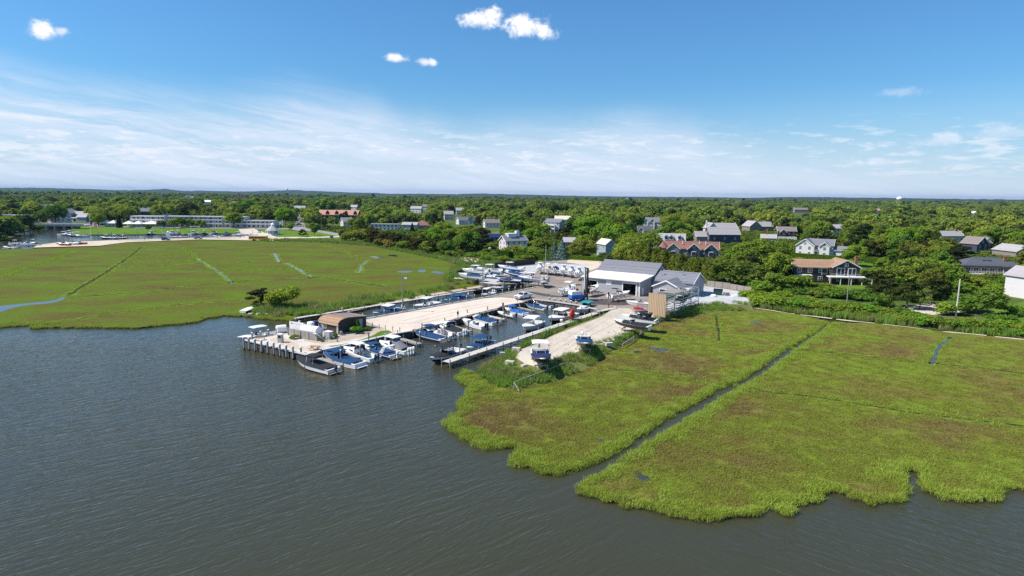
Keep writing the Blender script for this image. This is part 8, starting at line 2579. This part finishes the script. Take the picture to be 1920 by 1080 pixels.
o = ob.build('inflatable_tube', loc=P(1072.5, 599.5, 1.1) + Vector((0, 0, 1.35)), rz=R(70))
tag(o, 'red inflatable towing tube standing on edge on the white dock', 'inflatable')
tag(MB().lathe([(.1, 0), (.34, .06), (.36, .5), (.3, .62), (.02, .66)], M_WHITE, 10).build('buoy', loc=P(1053, 603.5, 1.1)), 'white round buoy on the white dock left of the red inflatable', 'buoy')
pb_ = empty('portable_toilet', P(918.5, 473, Z_U), R(20), 'teal portable toilet with white roof in the scrub', 'toilet')
MB().bbox((-.6, -.6, 0), (.6, .6, 2.1), mat('teal_plastic', (.02, .22, .2), .5)).build('cabin', pb_)
MB().lathe([(.85, 2.1), (.8, 2.25), (.3, 2.4), (.05, 2.42)], M_WHITE, 8).build('roof', pb_)

# ------------------------------------------------------------------ far harbour and village things
gz = empty('gazebo', P(512, 440, Z_U), 0, 'octagonal white gazebo with grey roof and small cupola on the green', 'gazebo')
MB().lathe([(5.2, 3.0), (1.4, 6.0), (1.3, 6.2)], M_RPALE, 8, smooth=False).build('roof', gz)
MB().lathe([(1.1, 6.1), (1.1, 7.1), (1.4, 7.2), (.05, 8.4)], M_WHITE, 8, smooth=False).build('cupola', gz)
for k in range(8):
    a = k * math.pi / 4 + .39
    MB().tube((4.6 * math.cos(a), 4.6 * math.sin(a), 0), (4.6 * math.cos(a), 4.6 * math.sin(a), 3.1), .2, M_WHITE, 6).build('post', gz)
MB().lathe([(4.6, 0), (4.6, 1.0)], M_WHITE, 8, smooth=False).build('railing', gz)
MB().lathe([(3.4, 0), (3.4, 3.0)], M_BLUEW, 8, smooth=False).build('inner_wall', gz)
for k, (x, y, w_, lab) in enumerate([(202, 425.5, 12, 'white tent left of the dark cone cedar'), (247, 427, 15, 'long white tent right of the dark cone cedar'), (281, 427, 14, 'white tent with single peak at the right end of the tents')]):
    t_ = empty('tent', P(x, y, Z_U), R(2), lab, 'tent')
    n_ = 2 if k < 2 else 1
    for i in range(n_):
        x0 = -w_ / 2 + i * w_ / n_; x1 = x0 + w_ / n_; xm = (x0 + x1) / 2
        MB().add([(x0, 0, 3.0), (x1, 0, 3.0), (x1, 7, 3.0), (x0, 7, 3.0), (xm, 3.5, 5.4)], [(0, 1, 4), (1, 2, 4), (2, 3, 4), (3, 0, 4), (3, 2, 1, 0)], CVWHITE).build('canopy', t_)
    for i in range(2 * n_ + 1):
        MB().tube((-w_ / 2 + i * w_ / (2 * n_), 0.05, 0), (-w_ / 2 + i * w_ / (2 * n_), 0.05, 3.0), .09, M_WHITE, 5).build('pole', t_)
    MB().bbox((-w_ / 2, 6.6, 0), (w_ / 2, 6.7, 2.9), M_WCLAP).build('back_wall', t_)
for k, (x, y, lab) in enumerate([(263, 436.5, 'white timber arbour left on the waterfront lawn'), (296, 435.5, 'white timber arbour right on the waterfront lawn'), (366, 433.5, 'white timber arbour at the right end of the waterfront lawn')]):
    q = empty('arbour', P(x, y, Z_U), R(3), lab, 'arbour')
    for xx in (-3, 3): MB().bbox((xx - .2, -.2, 0), (xx + .2, .2, 3.4), M_WHITE).build('post', q)
    MB().bbox((-3.8, -.25, 3.4), (3.8, .25, 3.75), M_WHITE).build('beam', q)
fp_ = empty('flagpole', P(172, 456.5, Z_U), 0, 'tall flagpole with striped flag on the spit of the far harbour', 'flagpole')
Hf = PD(171, 402, math.hypot(P(172, 456.5, Z_U).x, P(172, 456.5, Z_U).y)).z
MB().tube((0, 0, 0), (0, 0, Hf), .14, M_WHITE, 6, .08).build('pole', fp_)
fl = MB()
FW = mat('flag_white', (.75, .74, .72), .8); FR = mat('flag_red', (.45, .03, .04), .8); FB = mat('flag_blue', (.03, .05, .2), .8)
for i in range(7):
    z1 = Hf - 4.0 - i * .36
    for j in range(6):
        x0, x1 = .15 + j * .7, .15 + (j + 1) * .7
        f_ = lambda x: .25 * math.sin(x * 2.2)
        dz = lambda x: -.38 * x
        m_ = FB if (i < 4 and j < 2) else (FR if i % 2 == 0 else FW)
        fl.add([(x0, f_(x0), z1 + dz(x0)), (x1, f_(x1), z1 + dz(x1)), (x1, f_(x1), z1 - .36 + dz(x1)), (x0, f_(x0), z1 - .36 + dz(x0))], [(0, 1, 2, 3)], m_)
fl.build('flag', fp_)
br = empty('bridge', P(112, 429, Z_U), R(2), 'low concrete road bridge over the creek with pale piers', 'bridge')
MB().bbox((-19, -1.5, 2.0), (19, 8, 3.0), M_CONC).bbox((-19, -1.7, 3.0), (19, -1.4, 4.0), M_CONC).bbox((-19, 7.9, 3.0), (19, 8.2, 4.0), M_CONC).build('deck', br)
for x in (-9, -3, 4, 10): MB().bbox((x - .6, -1.3, -2), (x + .6, 7.5, 2.0), M_PILEB).build('pier', br)
for k, (x, m_, lab) in enumerate([(524, M_WHITE, 'white square banner left of the village street'), (529, M_WHITE, 'tall white banner left of the village street'), (534, FR, 'red banner nearest the village street')]):
    q = empty('banner', P(x, 431, Z_U), 0, lab, 'banner')
    MB().tube((0, 0, 0), (0, 0, 8 if k else 6.5), .09, M_WHITE, 5).build('pole', q)
    MB().bbox((.1, -.03, 4.6 if k == 0 else 2.8), (1.5 if k == 0 else .9, .03, 6.4 if k == 0 else 7.6), m_).build('cloth', q)
# harbour wall piles, dock and small craft
for p in along([(134, 443), (220, 442.4), (300, 441.3), (450, 439.4)], .3, 7.5): pile(p, 2.9, False, 'thin pile along the lawn wall of the far harbour', 'far harbour piles', .16)
for p in along([(240, 448), (330, 445.6), (445, 443)], .3, 9.0): pile(p, 3.4, False, 'tall thin pile along the sandy side of the far harbour', 'far harbour outer piles', .16)
dock((222, 449.2), (450, 443.4), 1.2, 1.6, 'long low dock on the sandy side of the far harbour', M_PLANKW, 14.0)
dock((4, 465.5), (34, 462.5), .7, 1.8, 'floating dock at the far left of the harbour mouth', M_PLANKW, 6.0)
dock((30, 459.5), (76, 458.5), .7, 2.0, 'pale dock among the boats at the harbour mouth', M_PLANKW, 6.0)
SMALL = {}
FARB = [(18, 464, 8, 'white', 'long white runabout on the floating dock at the far left'), (28, 456.5, 7, 'ttop', 'white T top boat left in the harbour mouth'), (42, 456, 7, 'blue', 'blue covered boat in the harbour mouth'), (54, 457, 7, 'white', 'white runabout right in the harbour mouth'), (62, 455, 7, 'ttop', 'white T top boat right in the harbour mouth'),
        (118, 457, 8, 'red', 'red hulled boat drawn up left on the sandy strip'), (138, 455.5, 7, 'white', 'white boat drawn up between two red ones on the sandy strip'), (149, 455, 7, 'red', 'red hulled boat drawn up right on the sandy strip'),
        (119, 439.5, 8, 'cabin', 'white cabin boat nearest the bridge'), (128, 438.2, 8, 'cabin', 'white cabin boat second from the bridge'), (137, 441, 8, 'dark', 'dark hulled boat at the end of the lawn wall'), (146, 440.5, 8, 'ttop', 'white T top boat moored at the corner of the lawn wall'), (153, 442.2, 8, 'white', 'white boat right of the corner of the lawn wall'), (131, 436.8, 7, 'ttop', 'small T top boat behind the cabin boats by the bridge'),
        (199, 445.5, 8, 'dark', 'dark hulled white topped boat alone in the far basin'), (214, 445.7, 7, 'ttop', 'white skiff right of the dark hulled boat in the far basin'), (230, 446, 7, 'dark', 'black boat in the far basin left of centre'),
        (283, 438.6, 9, 'dark', 'white topped dark cabin boat against the lawn wall'), (314, 437.0, 8, 'white', 'white boat bow out on the lawn wall left of the larger cruiser'), (323, 438.4, 10, 'cabin', 'larger white cruiser against the lawn wall'), (334, 437, 8, 'dark', 'dark boat right of the larger cruiser'), (363, 437.8, 9, 'cabin', 'white cruiser in the middle of the lawn wall'), (383, 436.4, 7, 'dark', 'small dark boat ashore at the lawn wall'), (400, 437.2, 9, 'redtop', 'white boat with red canvas against the lawn wall'),
        (424, 437.2, 8, 'blue', 'blue and white boat standing on the lawn wall'), (331, 443.8, 7, 'ttop', 'white pilot boat on the sandy side of the far harbour'), (343, 444.2, 7, 'dark', 'dark boat beside the white pilot boat'), (407, 443, 7, 'white', 'small white skiff on the sandy side'), (455, 441, 8, 'ttop', 'white T top boat left in the cluster at the ramp'), (463, 441.8, 8, 'blue', 'blue covered boat in the cluster at the ramp'), (470, 440.3, 8, 'white', 'white boat right in the cluster at the ramp'), (446, 439.8, 8, 'cabin', 'white cabin boat at the back of the cluster by the ramp')]
rgb_ = random.Random(8)
for (x, y, L, kd, lab) in FARB:
    kw = dict(white=dict(low=GEL, motors=1, mcol=GEL), ttop=dict(console=True, hard=GEL, motors=1, mcol=GEL), blue=dict(cover=CVBLUE, motors=0), red=dict(low=REDG, up=REDG, motors=0), cabin=dict(cuddy=True, hard=GEL, motors=0, B=3.0),
              dark=dict(low=BLACKG, band=.3, hard=GEL, motors=0), redtop=dict(cuddy=True, bimini=RED, motors=0, B=3.0))[kd]
    zz = 0.0 if not ('drawn up' in lab or 'ashore' in lab or 'standing' in lab) else Z_U + .3
    boat(lab, None, None, centre=(x, y), heading=R(rgb_.choice([-80, -95, 85]) if 270 < x < 430 and y < 441 else rgb_.uniform(-20, 20) + rgb_.choice([0, 180])), L=L, z0=zz, **kw)
# water towers and masts
def wtower(px, d, top_y, base_y, wpx, label, ball=False):
    t, b = PD(px, top_y, d), PD(px, base_y, d)
    Rr = wpx / 2 / FOC * d
    root = empty('water_tower', (t.x, t.y, Z_U), 0, label, 'water tower')
    H = t.z - Z_U; h = Rr * (1.35 if not ball else 2)
    q = MB().lathe([(Rr * .05, H - h), (Rr * .8, H - h * .95), (Rr, H - h * .65), (Rr, H - h * .4), (Rr * .7, H - h * .12), (.05, H)], M_WHITE, 16)
    q.build('tank', root)
    if ball: MB().tube((0, 0, 0), (0, 0, H - h), Rr * .2, M_PILEB, 8).build('stem', root)
    else:
        for k in range(6):
            a = k * math.pi / 3
            MB().tube((Rr * .95 * math.cos(a), Rr * .95 * math.sin(a), 0), (Rr * .85 * math.cos(a), Rr * .85 * math.sin(a), H - h * .8), Rr * .09, M_STEEL, 6).build('leg', root)
        MB().tube((0, 0, 0), (0, 0, H - h), Rr * .16, M_STEEL, 8).build('riser', root)
wtower(1687, 2600, 368.6, 381, 8.4, 'large white water tower on legs rising over the right woods')
wtower(538.5, 6900, 352.6, 358, 3.2, 'tiny white water tower on the left hills', True)
wtower(518.5, 1500, 363.2, 372, 1.6, 'slim pale blue water tower above the village', True)
p = PD(444.5, 355, 2200)
tag(MB().tube((0, 0, 0), (0, 0, p.z - Z_U), .7, M_STEEL, 5, .3).build('radio_mast', loc=(p.x, p.y, Z_U)), 'thin radio mast beside the far brick block', 'mast')
p = PD(1180, 371.3, 3600)
tag(MB().bbox((-14, 0, 0), (14, 12, p.z - Z_U), M_WHITE).bbox((-13, -.2, 3), (13, -.05, 6), M_PILEB).build('warehouse', loc=(p.x, p.y, Z_U)), 'white warehouse roof far off near the horizon', 'building')

# ------------------------------------------------------------------ air
hz = MB().bbox((-14500, -200, -2.5), (14500, 14000, 85), mat('haze_dummy', (1, 1, 1)))
hm = bpy.data.materials.new('haze_air'); hm.use_nodes = True
g_ = NT(hm.node_tree)
pv = g_.n('ShaderNodeVolumePrincipled')
pv.inputs['Color'].default_value = (0.26, 0.44, 0.82, 1)
pv.inputs['Density'].default_value = 0.00004
pv.inputs['Anisotropy'].default_value = 0.2
oo = g_.n('ShaderNodeOutputMaterial')
g_.link(pv.outputs[0], oo.inputs['Volume'])
hz.mats = [hm]
ho = hz.build('haze')
tag(ho, kind='stuff')
